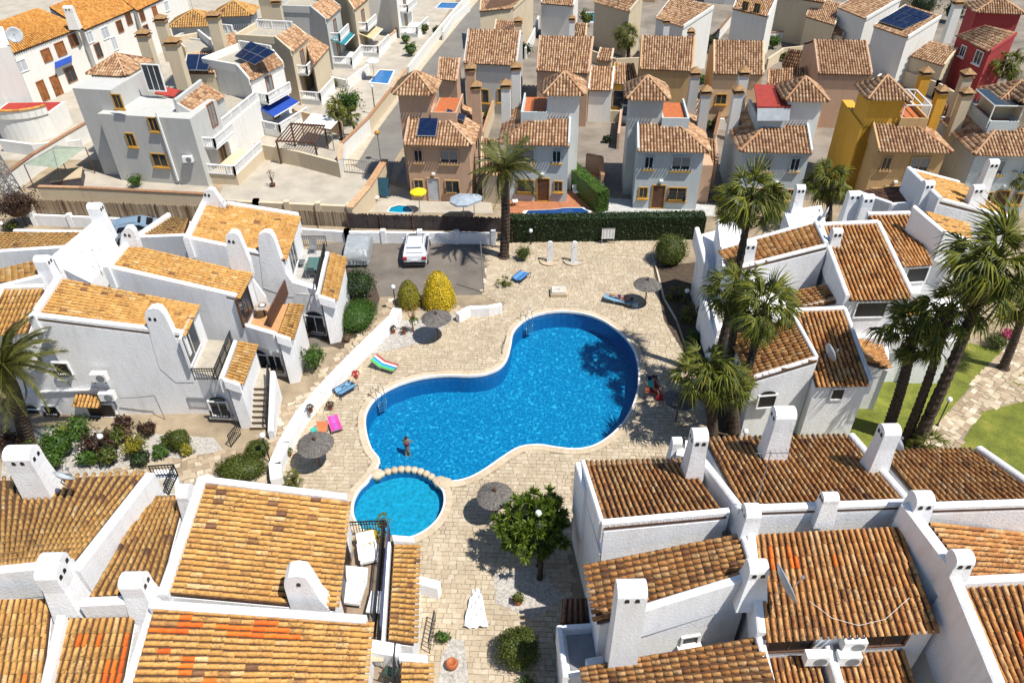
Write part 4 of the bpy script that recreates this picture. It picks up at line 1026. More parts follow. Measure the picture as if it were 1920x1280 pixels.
h, fr, q, bx = villa('ochre yellow villa with tan front and white terrace frame, behind the right palms', (1612, 392), (1735, 392), False, TAN, OCHRE, TAN)
pg = MB()
c4 = [q(1.9, 2.1, 0), q(3.9, 2.1, 0), q(3.9, 5.6, 0), q(1.9, 5.6, 0)]
for i in range(4):
    a, b = Z(c4[i], 8.0), Z(c4[(i+1) % 4], 8.0); pg.bar(a, b, .08); pg.bar(Z(a, 6.8), a, .08)
for k in (.33, .66): pg.bar(Z(c4[0], 8).lerp(Z(c4[1], 8), k), Z(c4[3], 8).lerp(Z(c4[2], 8), k), .07)
h.part(pg, 'pergola', PW)
bx(-.9, -.02, 2.3, 8, 0, 6.2, OCHRE)
h.finish()
h, fr, q, bx = villa('pale blue villa with glass terrace room, rightmost of the tower villas', (1787, 400), (1880, 402), True, BLUE, CREAM, YEL)
pg = MB(); c4 = [q(1.9, 2.1, 0), q(4.1, 2.1, 0), q(4.1, 5.6, 0), q(1.9, 5.6, 0)]
for i in range(4):
    a, b = Z(c4[i], 8.2), Z(c4[(i+1) % 4], 8.2); pg.bar(a, b, .08); pg.bar(Z(a, 6.4), a, .08)
h.part(pg, 'terrace_frame', PW); h.part(MB().slab([Z(c, 8.25) for c in c4], .04), 'glass_roof', GLASS)
h.finish()
# ---- plain ridge-roofed villas behind
def mono(label, e0, e1, r1, r0, ze=5.5, zr=7.2, wall=CREAM, cat='house', wins=(), chims=(), group='villas with one broad tiled slope', tile=TILEF, zb=0, name='villa', back=True, extra=None, trim=YEL, fin=True):
    """e0,e1 eave left/right pixels, r1,r0 ridge right/left pixels"""
    A, B, C, D = G(*r0, zr), G(*r1, zr), G(*e1, ze), G(*e0, ze)
    h = House(name, label, cat, e0[0], e0[1]+60, group, wall=wall, tile=tile, deck=DECKF, single=False)
    h.roof(A, B, C, D, zb=zb, pitch=.25, L=.37, over=.25)
    if back:
        yb = (A-D)*.9; A2, B2 = A+Vector((yb.x, yb.y, -yb.z)), B+Vector((yb.x, yb.y, -yb.z))
        h.roof(B, A, A2, B2, zb=zb, pitch=.5, L=1.0)
    for P, Q in ((A, D), (B, C)): h.parapet(P, Q, .2, .1, .3)
    for w_ in wins:
        px, py, ww, hh = w_[:4]; h.window(Z(D, 0)+Vector((0, -.0, 0)), Z(C, 0), px, py, ww, hh, frame=trim, sill=trim if len(w_) < 5 else None)
    for c in chims: capchim(h, *c)
    if fin: h.finish()
    return h
BG = 'villas with one broad tiled slope'
mono('pinkish villa with grey lower wall just beside the street, white railing below its roof', (870, 116), (968, 121), (976, 58), (878, 56), wall=GREYR, wins=((905, 180, 1.2, 1.3), (945, 180, 1.2, 1.3)))
mono('low pinkish tiled wing squeezed between the street and a grey villa', (821, 146), (856, 150), (862, 110), (824, 108), 4.6, 5.6, wall=PINK, back=False)
mono('pinkish villa whose broad roof stands left of two low linked garage roofs', (1007, 130), (1103, 136), (1112, 70), (1012, 68), wall=PINK, wins=((1040, 158, 1.0, .9),))
mono('low tiled garage with blue-white doors between two pinkish villas', (1104, 167), (1147, 168), (1151, 126), (1108, 125), 3.4, 4.4, wall=WHITEF, back=False)
mono('low tiled carport with dark car opening and orange side wall', (1149, 155), (1196, 157), (1187, 120), (1153, 118), 3.4, 4.4, wall=OCHRE, back=False, wins=((1170, 185, 2.2, 1.6, 0),), trim=PINK)
mono('tan villa with blue window blind behind the middle blue villa', (1201, 127), (1298, 131), (1303, 70), (1204, 68), wall=TAN)
mono('peach villa with a striped white awning over its window', (1339, 136), (1431, 138), (1432, 78), (1339, 76), wall=PEACH, fin=True, wins=((1352, 186, .9, .9),))
mono('low twin tiled outbuilding left of a pinkish villa with red roof canopy in front', (1440, 157), (1510, 158), (1511, 126), (1442, 131), 3.4, 4.3, wall=PINK, back=False)
mono('pinkish villa with wide red-brown roof, in front of the white villa with solar panels', (1535, 136), (1635, 138), (1624, 77), (1527, 75), wall=PINK)
h = mono('white villa with a large array of solar panels on its roof', (1640, 48), (1702, 69), (1764, 30), (1698, 10), 5.5, 6.9, wall=WHITEF, back=False, chims=((1800, 10, 7.2, 18, 3),), fin=False)
panels(h, G(1698, 13, 6.9), G(1752, 31, 6.75), G(1693, 57, 5.8), G(1647, 42, 5.8), 4, 3); h.finish()
mono('white villa with deep grey tiled roof in the far right, left of the solar roof', (1572, 13), (1624, 34), (1690, -4), (1640, -25), 5.5, 7.0, wall=WHITEF, back=False)
mono('dark red villa with tiled roof and white-framed windows', (1796, 66), (1857, 95), (1906, 62), (1848, 48), 5.4, 6.7, wall=RED, back=False, wins=((1806, 96, .7, 1.0), (1835, 108, 1.0, 1.2)), trim=PW)
mono('long tiled carport wall roof in front of the dark red villa', (1691, 98), (1770, 122), (1795, 90), (1730, 74), 3.3, 4.3, wall=CREAM, back=False)
h = House('villa', 'dark red villa with a pyramid roof at the top right edge', 'house', 1850, 70, BG, wall=RED, tile=TILEF, deck=DECKF, single=False)
fr = Frame(1832, 22, yaw=R(-12), z=6.5); pyramid(h, 0, 4.6, 0, 3.6, 6.5, 1.2, fr); h.finish()
h = House('villa', 'pale villa with a pyramid roof cut by the right edge', 'house', 1890, 250, BG, wall=CREAM, tile=TILEF, deck=DECKF, single=False)
fr = Frame(1874, 192, yaw=R(-5), z=8); pyramid(h, 0, 3.6, 0, 3, 8, 1.2, fr); h.finish()
mono('cream villa with shaded wall behind the tall white-topped palm', (1115, 2), (1180, 20), (1206, -12), (1150, -30), 5.5, 7.0, wall=CREAM, back=False)
mono('white villa with red-capped chimneys right of the small far palm', (1231, 33), (1281, 49), (1338, 12), (1262, -8), 5.5, 7.0, wall=WHITEF, back=False, chims=((1251, 45, 6.4, 13), (1297, 65, 6.2, 13)))
mono('cream villa beside the street top, gable end to the grey chimney', (900, 20), (962, 14), (1000, -20), (905, -30), 5.0, 6.6, wall=CREAM, back=False, chims=((972, 45, 6.5, 15),))
mono('white villa with low pink parapet at the top, above the garage roofs', (1015, 5), (1075, 10), (1085, -25), (1020, -25), 4.6, 5.8, wall=WHITEF, back=False, chims=((1073, 40, 5.5, 12),))
mono('white villa at the top edge, right of the tall palm hedge, two small windows', (1375, 15), (1440, 30), (1460, -12), (1390, -25), 5.5, 6.8, wall=WHITEF, back=False, wins=((1398, 12, .7, 1.0), (1420, 16, .7, 1.0)))
mono('cream villa at the top edge with covered porch', (1512, 30), (1565, 46), (1580, 8), (1525, -5), 4.0, 5.2, wall=CREAM, back=False)
mono('cream villa far behind at the top edge, roof half in view', (1460, -10), (1545, 4), (1570, -45), (1480, -50), 5.5, 6.8, wall=CREAM, back=False)
for k, (px, py, wa, lb) in enumerate(((1330, -70, WHITEF, 'far white villa beyond the top edge'), (1160, -75, PEACH, 'far peach villa beyond the top edge'), (1700, -60, CREAM, 'far cream villa beyond the top right'))):
    mono(lb+' of the village', (px, py), (px+75, py+6), (px+78, py-30), (px+4, py-34), 5.5, 7, wall=wa, back=False)

mono('narrow tiled side wing between the pinkish villa and the blue villa', (903, 322), (940, 326), (934, 262), (904, 258), 2.8, 4.6, wall=CREAM, back=False, group='low tiled side wings')
mono('low tiled side wing right of the middle blue villa', (1322, 300), (1345, 304), (1342, 262), (1322, 258), 3.0, 4.4, wall=PINK, back=False, group='low tiled side wings')
mono('small tiled roof piece at the left of the peach villa wall', (1290, 215), (1318, 222), (1330, 190), (1306, 186), 2.8, 3.8, wall=PEACH, back=False, group='low tiled side wings')
mono('low tiled roof tucked beside the rightmost glass-roomed villa', (1762, 225), (1800, 232), (1806, 200), (1772, 196), 4.6, 5.8, wall=PEACH, back=False, group='low tiled side wings')
mono('low tiled porch between red-canopy villa and the peach villa', (1385, 212), (1412, 216), (1414, 196), (1392, 192), 2.8, 3.6, wall=PEACH, back=False, group='low tiled side wings')
mono('short slanting tiled outbuilding left of the wide red-brown roof', (1468, 118), (1502, 125), (1512, 95), (1480, 92), 3.0, 4.4, wall=PINK, back=False, group='low tiled side wings')
mono('small orange tiled lean-to behind the first broad pinkish roof', (1072, 62), (1098, 68), (1100, 45), (1078, 42), 3.2, 4.2, wall=PEACH, back=False, group='low tiled side wings')
mono('low tiled garage roof in front of the far palm', (1120, 110), (1146, 112), (1150, 92), (1126, 90), 2.8, 3.6, wall=CREAM, back=False, group='low tiled side wings')
mono('low tiled porch of the far white villa with curved wall', (1545, 55), (1580, 66), (1592, 42), (1560, 34), 3.0, 3.8, wall=CREAM, back=False, group='low tiled side wings')
mono('low tiled wing at the street, right of the far street wall', (925, 70), (965, 66), (975, 40), (930, 38), 3.2, 4.4, wall=CREAM, back=False, group='low tiled side wings')
# ---- grey house at the upper left with tower
h = House('villa', 'large grey villa with ochre-framed windows and pyramid-roofed tower at the upper left', 'house', 280, 340, 'villas at the upper left', wall=GREYR, tile=TILEF, deck=DECKF, single=False)
fr = Frame(228, 338, 392, 350)
x1 = (G(392, 350)-G(228, 338)).length
fbox(h, fr, 0, x1, 0, 4.6, 0, 6.2, GREYR); fbox(h, fr, 3, x1-.02, 4.6, 13, 0, 3.4, WHITEF)
fbox(h, fr, 3.2, x1-.25, 4.65, 12.8, 3.4, 3.44, TFLOOR, 'terrace_floor'); h.balus(fr(x1-.12, 4.7, 3.4), fr(x1-.12, 12.9, 3.4), .9)
fbox(h, fr, -2.2, 1.4, .8, 6.5, 0, 8.0, GREYR)
a0 = fr.loc(166, 136, 8.2); a1 = fr.loc(233, 142, 8.2)
pyramid(h, a0[0]+.2, a1[0]-.2, a1[1]+.3, a1[1]+4.2, 8.2, 1.1, fr, .3, base=True)
h.roof(G(377, 154, 7.0), G(330, 192, 7.0), G(366, 214, 5.9), G(418, 178, 5.9), pitch=.25, L=.37)
h.parapet(G(377, 154, 7.1), G(328, 192, 7.1), .25, .25, 1.2); h.parapet(G(328, 193, 7.0), G(366, 216, 5.9), .25, .2, .8)
fl = [G(300, 162, 6.4), G(338, 170, 6.4), G(325, 182, 6.4), G(290, 176, 6.4)]; h.floor([Z(p, 6.45) for p in fl], plain('red_striped_floor', (.55, .06, .04), .8), .1)
h.window(fr(x1-5.8, 4, 0), fr(x1-2.5, 4, 0), 288, 146, 1.6, 2.2, PW, GLASS, name='glazed_door', bars=2)
P, Q = fr(0, 0, 0), fr(x1, 0, 0)
for px, py, ww, hh in ((221, 190, .7, 1.1), (288, 233, .7, 1.1), (246, 262, .7, 1.1), (300, 300, 1.3, 1.1)): h.window(P, Q, px, py, ww, hh, frame=YEL, sill=YEL, bars=1)
h.part(MB().bar(onwall(P, Q, 293, 210)+Vector((0, -.1, 0)), onwall(P, Q, 335, 338)+Vector((0, -.1, 0)), .14), 'drainpipe', PW)
aircon(h, onwall(P, Q, 354, 296)+Vector((0, -.25, 0)))
for px, py, zt, wp in ((265, 70, 9.2, 24), (319, 86, 9.6, 27), (298, 42, 9.4, 22), (397, 36, 9.6, 24)): capchim(h, px, py, zt, wp, 5.5, CREAM, YEL)
# right-hand balconies
g0 = fr.loc(388, 262, 3.4); fbox(h, fr, x1, x1+1.1, 1.0, 4.4, 3.1, 3.3, PW, 'balcony_slab'); h.balus(fr(x1+1.05, 1.0, 3.3), fr(x1+1.05, 4.4, 3.3)); h.balus(fr(x1, 1.0, 3.3), fr(x1+1.05, 1.0, 3.3))
fbox(h, fr, x1, x1+2.6, .6, 6, 0, 1.0, CREAM, 'terrace_wall'); h.balus(fr(x1+2.5, .6, 1.0), fr(x1+2.5, 6, 1.0)); h.balus(fr(x1, .6, 1.0), fr(x1+2.5, .6, 1.0))
Pr, Qr = fr(x1, 0, 0), fr(x1, 6, 0)
h.window(Pr, Qr, 398, 215, .9, 1.9, WOOD, SHUT, name='balcony_door', bars=1); h.window(Pr, Qr, 418, 288, .9, 2.0, YEL, DARK, name='terrace_door', bars=1)
h.finish()

# ---- middle rows, houses stepping up the street
def stepped(label, roofpx, ze, zr, wall, front, balc=True, awn=None, chim=(), solar=None, sidewins=(), roof2=None, depth=6.0):
    """house whose roof slopes to the right; roofpx = ridge back, ridge front, eave front, eave back"""
    A, B, C, D = G(*roofpx[0], zr), G(*roofpx[1], zr), G(*roofpx[2], ze), G(*roofpx[3], ze)
    h = House('villa', label, 'house', front[0], front[1], 'villas stepping up the street at the upper left', wall=wall, tile=TILEF, deck=DECKF, single=False)
    h.roof(A, B, C, D, pitch=.25, L=.37)
    for P, Q in ((B, C), (A, D)): h.parapet(P, Q, .22, .18, .5)
    # body to the left of the ridge
    ux = (B-A); ux.z = 0; ux.normalize(); n = Vector((ux.y, -ux.x, 0)); n = n if n.x < 0 else -n
    h.block([Z(A, ze+.6), Z(B, ze+.6), Z(B, ze+.6)+n*4.6, Z(A, ze+.6)+n*4.6], 0)
    h.floor([Z(A, ze+.62)+n*.2, Z(B, ze+.62)+n*.2, Z(B, ze+.62)+n*4.4, Z(A, ze+.62)+n*4.4], TFLOOR, .04)
    h.parapet(Z(B, ze+.7)+n*.1, Z(B, ze+.7)+n*4.6, .2, .5, .3); h.parapet(Z(B, ze+.7)+n*4.6, Z(A, ze+.7)+n*4.6, .2, .5, .3); h.balus(Z(A, ze+.62)+n*4.4, Z(A, ze+.62)+n*.2, .85)
    # tower with small pyramid roof, balcony on the lit side
    e = C-n*.05; e2 = D-n*.05; mid = C.lerp(D, .5)
    if balc:
        c0, c1 = Z(C.lerp(D, .15), 3.2), Z(C.lerp(D, .85), 3.2)
        h.part(MB().prism([c0, c1, c1-n*1.1, c0-n*1.1], 3.0), 'balcony_slab', PW); h.balus(c0-n*1.05, c1-n*1.05, .85); h.balus(c0, c0-n*1.05, .85)
        m0, m1 = Z(C.lerp(D, .05), .6), Z(C.lerp(D, .95), .6)
        h.part(MB().prism([m0, m1, m1-n*2.4, m0-n*2.4], 0), 'terrace_wall', PW); h.balus(m0-n*2.3, m1-n*2.3, .85); h.balus(m0, m0-n*2.3, .85)
        for zz, nm, mt in ((4.15, 'balcony_door', WOOD), (1.7, 'terrace_door', YEL)):
            px, py = proj(Z(C.lerp(D, .5), zz)); h.window(Z(C, 0), Z(D, 0), px, py, .9, 1.8, mt, SHUT, name=nm)
    if awn:
        zc, mt = awn; a0, a1 = Z(C.lerp(D, .1), zc), Z(C.lerp(D, .9), zc)
        h.part(MB().slab([a0, a1, a1-n*1.7+Vector((0, 0, -.6)), a0-n*1.7+Vector((0, 0, -.6))], .04), 'awning', mt)
        mb = MB(); mb.bar(a0-n*1.7+Vector((0, 0, -.6)), a1-n*1.7+Vector((0, 0, -.6)), .07); h.part(mb, 'awning_rail', PW)
    for px, py, ww, hh in sidewins: h.window(Z(B, 0), Z(B, 0)+n*4, px, py, ww, hh, frame=YEL, sill=YEL)
    for c in chim: capchim(h, *c, 5.0, CREAM, YEL)
    if solar: panels(h, *[G(*p) for p in solar[0]], *solar[1])
    if roof2:
        A, B, C, D = [G(*p[:2], p[2]) for p in roof2]; h.roof(A, B, C, D, pitch=.25, L=.37)
    h.finish(); return h
TEAL = plain('teal_canvas', (.01, .22, .27), .8); COB = plain('cobalt_canvas', (.01, .07, .42), .8); SAND = plain('sand_canvas', (.66, .54, .32), .8)
stepped('grey-walled villa with blue awning and solar panels leaning on its terrace', [(512, 96), (446, 124), (468, 150), (530, 118)], 5.6, 6.6, WHITEF, (470, 280), awn=(2.6, COB), solar=(((470, 80, 7.6), (517, 100, 7.6), (478, 124, 6.6), (440, 108, 6.6)), (3, 2)))
stepped('beige villa with tiled roof, yellow shutters and a corner balcony', [(551, 48), (516, 70), (546, 96), (577, 68)], 5.8, 6.9, CREAM, (560, 200), chim=((516, 8, 8.0, 18),), roof2=((578, 66, 5.0), (574, 84, 5.0), (588, 122, 4.2), (615, 88, 4.2)))
stepped('grey-beige villa with the teal awning over its balcony', [(612, -8), (582, 13), (611, 37), (637, 13)], 5.8, 6.9, GREYR, (620, 150), awn=(3.4, TEAL), chim=((600, -40, 9, 16),))
stepped('beige villa with two balconies and orange shutters, next up the street from the teal awning', [(672, -32), (645, -12), (664, 18), (690, -4)], 5.8, 6.9, CREAM, (700, 120), awn=(2.8, SAND))
stepped('white villa at the top of the street with wide balustraded terraces', [(750, -60), (725, -40), (742, -14), (768, -34)], 5.8, 6.9, WHITEF, (770, 60))
stepped('grey villa with pyramid-roofed stair tower and dark pergola, behind the large grey villa', [(440, 60), (395, 82), (420, 104), (462, 80)], 5.2, 6.0, GREYR, (400, 200), balc=False)
stepped('cream villa with two dark solar panels on a roof between chimneys', [(400, 95), (352, 104), (345, 135), (402, 136)], 5.6, 6.0, CREAM, (380, 220), balc=False, solar=(((352, 104, 6.5), (398, 104, 6.5), (390, 135, 5.9), (347, 134, 5.9)), (2, 1)))
h = House('villa', 'villa with twin orange pyramid roofs at the top left, dark pergola below them', 'house', 370, 130, 'villas at the upper left', wall=GREYR, tile=TILE, deck=DECKF, single=False)
fr = Frame(320, 50, yaw=R(4), z=7); pyramid(h, 0, 4.6, 0, 3.6, 7, 1.2, fr); fr = Frame(404, 30, yaw=R(4), z=7.4); pyramid(h, 0, 3.8, 0, 3.2, 7.4, 1.1, fr)
mb = MB(); fr = Frame(320, 80, yaw=R(4), z=5.6)
for k in range(16): mb.bar(fr(0, .25*k, 5.6), fr(5, .25*k, 5.6), .06, .1)
for x in (0, 5): mb.bar(fr(x, 0, 5.6), fr(x, 4, 5.6), .12); mb.bar(fr(x, 0, 3), fr(x, 0, 5.6), .12)
h.part(mb, 'pergola', BROWN); h.finish()
for k, (a, b) in enumerate((((480, -20), 'cream far house with flat terrace at the top left of the photo'), ((560, -60), 'white far house beyond the top edge above the stepped villas'), ((830, -75), 'pale far house at the head of the street beyond the photo'))):
    mono(b, a, (a[0]+80, a[1]+4), (a[0]+90, a[1]-34), (a[0]+8, a[1]-36), 5.5, 6.8, wall=CREAM, back=False)

# ---- white terrace with orange roofs, far left
TILEO = tilemat('bright_orange_clay', [(0, (.52, .22, .05)), (.5, (.66, .33, .07)), (1, (.74, .43, .12))], .15)
def farrow(label, roofpx, base, wins, extra=None):
    A, B, C, D = [G(*p) for p in roofpx]
    h = House('white_house', label, 'house', base[0], base[1], 'white terrace with orange roofs at the top left', wall=WHITEF, tile=TILEO, deck=DECKM, single=False)
    h.roof(A, B, C, D, pitch=.25, L=.38)
    for px, py, ww, hh, k in wins:
        h.window(Z(D, 0), Z(C, 0), px, py, ww, hh, frame=PW if k == 'w' else WOOD, pane={'w': SHUTW, 'o': WOOD, 'd': BROWN, 'g': GLASS}[k], bars=1)
    if extra: extra(h, A, B, C, D)
    h.finish(); return h
def ex1(h, A, B, C, D):
    h.chimney(135, 42, 6.8, 20, 12, .7, (0,))
    # curved red-floored balcony in front
    c = G(62, 250, 0); n = 12; pts = []
    for k in range(n+1):
        a = R(190+150*k/n); pts.append(c+Vector((math.cos(a)*3.0, math.sin(a)*2.2, 0)))
    h.part(MB().prism([Z(p, 2.3) for p in pts]+[c+Vector((3.0, 2.5, 2.3)), c+Vector((-3.0, 2.5, 2.3))], 0), 'terrace_wall', WHITEF)
    h.part(MB().slab([Z(c+(p-c)*.9, 2.36) for p in pts]+[c+Vector((2.7, 2.3, 2.36)), c+Vector((-2.7, 2.3, 2.36))], .05), 'terrace_floor', plain('red_floor', (.50, .04, .025), .7))
    mb = MB()
    for k in range(n): mb.bar(Z(pts[k], 2.75), Z(pts[k+1], 2.75), .25, .8)
    h.part(mb, 'parapet', WHITEF); mb = MB()
    for k in range(n): mb.bar(Z(pts[k], 3.2), Z(pts[k+1], 3.2), .4, .12)
    h.part(mb, 'tile_coping', TILEO)
    a, b = Z(D, 3.4).lerp(Z(C, 3.4), .62), Z(D, 3.4).lerp(Z(C, 3.4), .8)
    h.part(MB().slab([a, b, b+Vector((.3, -.9, -.4)), a+Vector((.3, -.9, -.4))], .04), 'awning', COB)
farrow('white terraced house with orange roof, red curved balcony and blue awning at the far left', [(-60, 62, 7.2), (70, 16, 7.2), (154, 50, 5.8), (-40, 124, 5.8)], (60, 250), ((10, 142, 1.3, 1.1, 'w'), (40, 124, 1.3, 1.1, 'w'), (87, 104, 1.1, 1.2, 'o'), (113, 92, 1.2, 1.3, 'o'), (137, 76, 1.1, 1.2, 'd'), (80, 170, .9, 2, 'o'), (106, 162, 1.0, 2.2, 'o'), (132, 140, 1.3, 1.5, 'g')), ex1)
farrow('second white terraced house in the orange-roofed row, pale blue shutters', [(92, 14, 7.2), (190, -24, 7.2), (255, 14, 5.8), (157, 56, 5.8)], (200, 140), ((168, 70, .9, 1.1, 'w'), (197, 62, 1.2, 1.2, 'w'), (224, 50, .9, 1.2, 'd'), (241, 36, .9, 1.2, 'd'), (184, 95, .9, 1.5, 'g'), (214, 82, .8, 1.4, 'w')))
farrow('third white terraced house in the orange-roofed row, brown shutters', [(196, -26, 7.2), (300, -60, 7.2), (345, -22, 5.8), (256, 20, 5.8)], (300, 80), ((266, 30, .8, 1.1, 'd'), (290, 22, .8, 1.1, 'o'), (312, 12, .8, 1.1, 'w'), (275, 60, .9, 1.5, 'g'), (300, 50, .9, 1.5, 'w')))
h = House('white_house', 'white rendered house corner with satellite dish at the top left edge', 'house', 10, 70, wall=WHITEF, single=False)
h.block([G(-60, 95, 7.6), G(18, 88, 7.6), G(5, 50, 7.6), G(-60, 50, 7.6)], 0); h.finish()
# ================================================================== BOUNDARY WALLS, FENCES
def wallrun(name, label, cat, pts, z, w_, mat, cap=None, piers=0, zb=0.0, group=None, hh=None):
    """free-standing wall along picture points taken at its top height z"""
    P = [G(x, y, z) for x, y in pts]; r = thing(name, label, cat, Z(P[0], 0), group)
    for i in range(len(P)-1):
        a, b = P[i], P[i+1]; c = (a+b)/2; mb = MB(); d = (b-a); d.z = 0; d.normalize(); n = Vector((-d.y, d.x, 0))*w_/2
        mb.prism([a-n-d*.02, b-n+d*.02, b+n+d*.02, a+n-d*.02], zb); mb.build('wall', mat, r)
        if cap:
            mb = MB(); n2 = n*1.35; mb.slab([a-n2+Vector((0, 0, .08)), b-n2+Vector((0, 0, .08)), b+n2+Vector((0, 0, .08)), a+n2+Vector((0, 0, .08))], .08); mb.build('coping', cap, r)
        if piers:
            k = max(1, round((b-a).length/piers))
            for j in range(k+1):
                p = a.lerp(b, j/k); MB().box((p.x, p.y, z/2+.1), (w_*1.5, w_*1.5, z+.2)).build('pier', mat, r)
    return r, P
wallrun('garden_wall', 'long white low wall with thick flat top between stone path and pool deck', 'wall', [(744, 578), (738, 592), (652, 676), (596, 735), (562, 776), (532, 828), (515, 868), (518, 896)], .75, .62, WHITE)
wallrun('garden_wall', 'short curved white wall right of the two clipped yellow-green bushes', 'wall', [(858, 588), (880, 576), (915, 575), (940, 570)], .7, .35, WHITE)
wallrun('garden_wall', 'short white wall end running off the clay-roofed porch by the pool deck', 'wall', [(776, 1084), (822, 1096)], .9, .4, WHITE)
wallrun('boundary_wall', 'long white low wall with openings along the back of the car park', 'wall', [(60, 402), (200, 408), (556, 428), (650, 434), (925, 437)], .95, .25, WHITE, piers=3.2)
wallrun('boundary_wall', 'cream wall with clay tile top below the large grey villa', 'wall', [(72, 350), (150, 352), (385, 364)], 1.9, .25, CREAM, TILEF)
wallrun('boundary_wall', 'cream block wall with pierced top along the concrete yard', 'wall', [(400, 374), (480, 378), (655, 386)], 1.6, .3, CREAM, piers=2.6)
wallrun('boundary_wall', 'clay-capped sloping wall climbing from the fence to the street gate', 'wall', [(655, 390), (690, 350), (722, 300)], 1.9, .45, CREAM, TILEF)
wallrun('boundary_wall', 'cream wall with stone band between concrete yard and pergola garden', 'wall', [(478, 268), (560, 284), (636, 304)], 1.5, .25, CREAM)
wallrun('street_wall', 'white street wall with clay coping beside the long lit street, lower stretch', 'wall', [(636, 300), (640, 270), (690, 222)], 1.7, .25, WHITEF, TILEF)
wallrun('street_wall', 'white street wall with balustrade above the small blue pool', 'wall', [(690, 222), (735, 165), (760, 130)], 1.5, .25, CREAM, TILEF)
wallrun('street_wall', 'pale street wall far up the street', 'wall', [(765, 125), (800, 80), (850, 20), (880, -15)], 1.4, .25, WHITEF)
wallrun('garden_wall', 'cream garden wall between the two upper-left villas with orange inner side', 'wall', [(548, 205), (610, 220), (640, 228)], 1.4, .2, PEACH)
wallrun('garden_wall', 'long pale retaining wall curving round the far right plots', 'wall', [(1440, 30), (1500, 52), (1545, 80)], 1.5, .25, WHITEF)
wallrun('garden_wall', 'cream wall with piers in front of the dark red villa', 'wall', [(1690, 130), (1760, 155), (1800, 178)], 1.6, .25, CREAM, piers=2.5)
wallrun('garden_wall', 'terracotta arched garden wall beside the red-paved terrace', 'wall', [(1100, 290), (1128, 295), (1130, 330)], 1.6, .25, PINK, TILEF)
wallrun('garden_wall', 'white wall with tiled ridge crossing the upper left below the orange-roofed row', 'wall', [(0, 335), (60, 290), (165, 228)], 1.7, .3, WHITEF, TILEF)
wallrun('garden_wall', 'white low wall and steps in front of the curved red balcony', 'wall', [(0, 262), (60, 270), (150, 262)], 1.2, .3, WHITEF)
for k, (pts, mt, hgt, lb) in enumerate((
    ([(905, 250), (925, 190), (940, 130)], CREAM, 1.6, 'cream wall between the pinkish villa and the blue villa beside it'),
    ([(1104, 205), (1150, 207), (1200, 210)], CREAM, 1.2, 'cream front wall below the two low garages'),
    ([(1160, 250), (1165, 205)], PINK, 1.6, 'pinkish side wall left of the middle blue villa'),
    ([(1340, 255), (1352, 205), (1360, 180)], CREAM, 1.6, 'cream side wall right of the middle blue villa'),
    ([(1345, 222), (1400, 225), (1440, 224)], WHITEF, 1.1, 'white balustraded wall in front of the peach villa'),
    ([(1525, 240), (1545, 190)], PINK, 1.5, 'pinkish wall between the red-canopy villa and the ochre villa'),
    ([(1760, 260), (1765, 205)], CREAM, 1.6, 'cream wall between the ochre villa and its right neighbour'),
    ([(1110, 95), (1155, 110), (1200, 108)], CREAM, 1.4, 'cream wall behind the far fan palm'),
    ([(985, 90), (1000, 60), (1010, 30)], WHITEF, 1.4, 'white wall in the gap left of the broad pinkish roof'),
    ([(1300, 100), (1345, 60), (1370, 30)], WHITEF, 1.4, 'white wall behind the dark tree between tan and peach villas'),
    ([(1440, 110), (1470, 90), (1520, 85)], CREAM, 1.3, 'cream wall above the low twin outbuilding'),
    ([(1640, 150), (1665, 125), (1690, 118)], WHITEF, 1.3, 'white wall below the solar villa and its green tree'),
    ([(1380, 50), (1440, 62), (1470, 60)], WHITEF, 1.2, 'white wall below the far white villa with two windows'),
    ([(830, 60), (850, 30), (880, 5)], WHITEF, 1.2, 'white wall along the right side of the far street'),
    ([(600, 140), (650, 150), (690, 120)], WHITEF, 1.1, 'white wall round the garden of the small angular pool'),
    ([(700, 90), (740, 60), (760, 20)], WHITEF, 1.0, 'white terrace wall in the far gardens beside the street'))):
    wallrun('garden_wall', lb, 'wall', pts, hgt, .22, mt, TILEF if k % 3 == 0 else None)
# reed fence and dark mesh fence: canes are parts on the nearer ones
REED = stonemat('reed_cane', [(0, (.20, .14, .09)), (.5, (.34, .25, .16)), (1, (.46, .36, .25))])
def fence(label, a, b, zt, zb, mat, step, name='reed_fence', cat='fence', post=2.4):
    A, B = G(*a, zt), G(*b, zt); r = thing(name, label, cat, Z(A, 0)); L = (B-A).length; n = int(L/step); d = (B-A).normalized(); nn = Vector((-d.y, d.x, 0))
    mb = MB()
    for k in range(n):
        p = A.lerp(B, (k+.5)/n); mb.bar(Z(p, zb)+nn*random.gauss(0, .012), Z(p, zt+random.uniform(-.08, .05))+nn*random.gauss(0, .012), step*1.02, .03)
    mb.build('canes', mat, r, kind='stuff')
    for k in range(max(2, int(L/post))+1):
        p = A.lerp(B, k/max(2, int(L/post)))-nn*.06*(1 if (CAM-A).dot(nn) < 0 else -1); MB().bar(Z(p, 0), Z(p, zt+.1), .07).build('post', BROWN, r)
    return r
fence('brown reed fence behind the white wall, left of the dark mesh fence', (60, 374), (652, 398), 2.2, .9, REED, .10)
fence('dark shade-net fence behind the car park, between reed fence and tall hedge', (650, 400), (960, 408), 2.2, .9, plain('dark_shade_net', (.075, .055, .05), .95, var=.25), .12, 'mesh_fence')

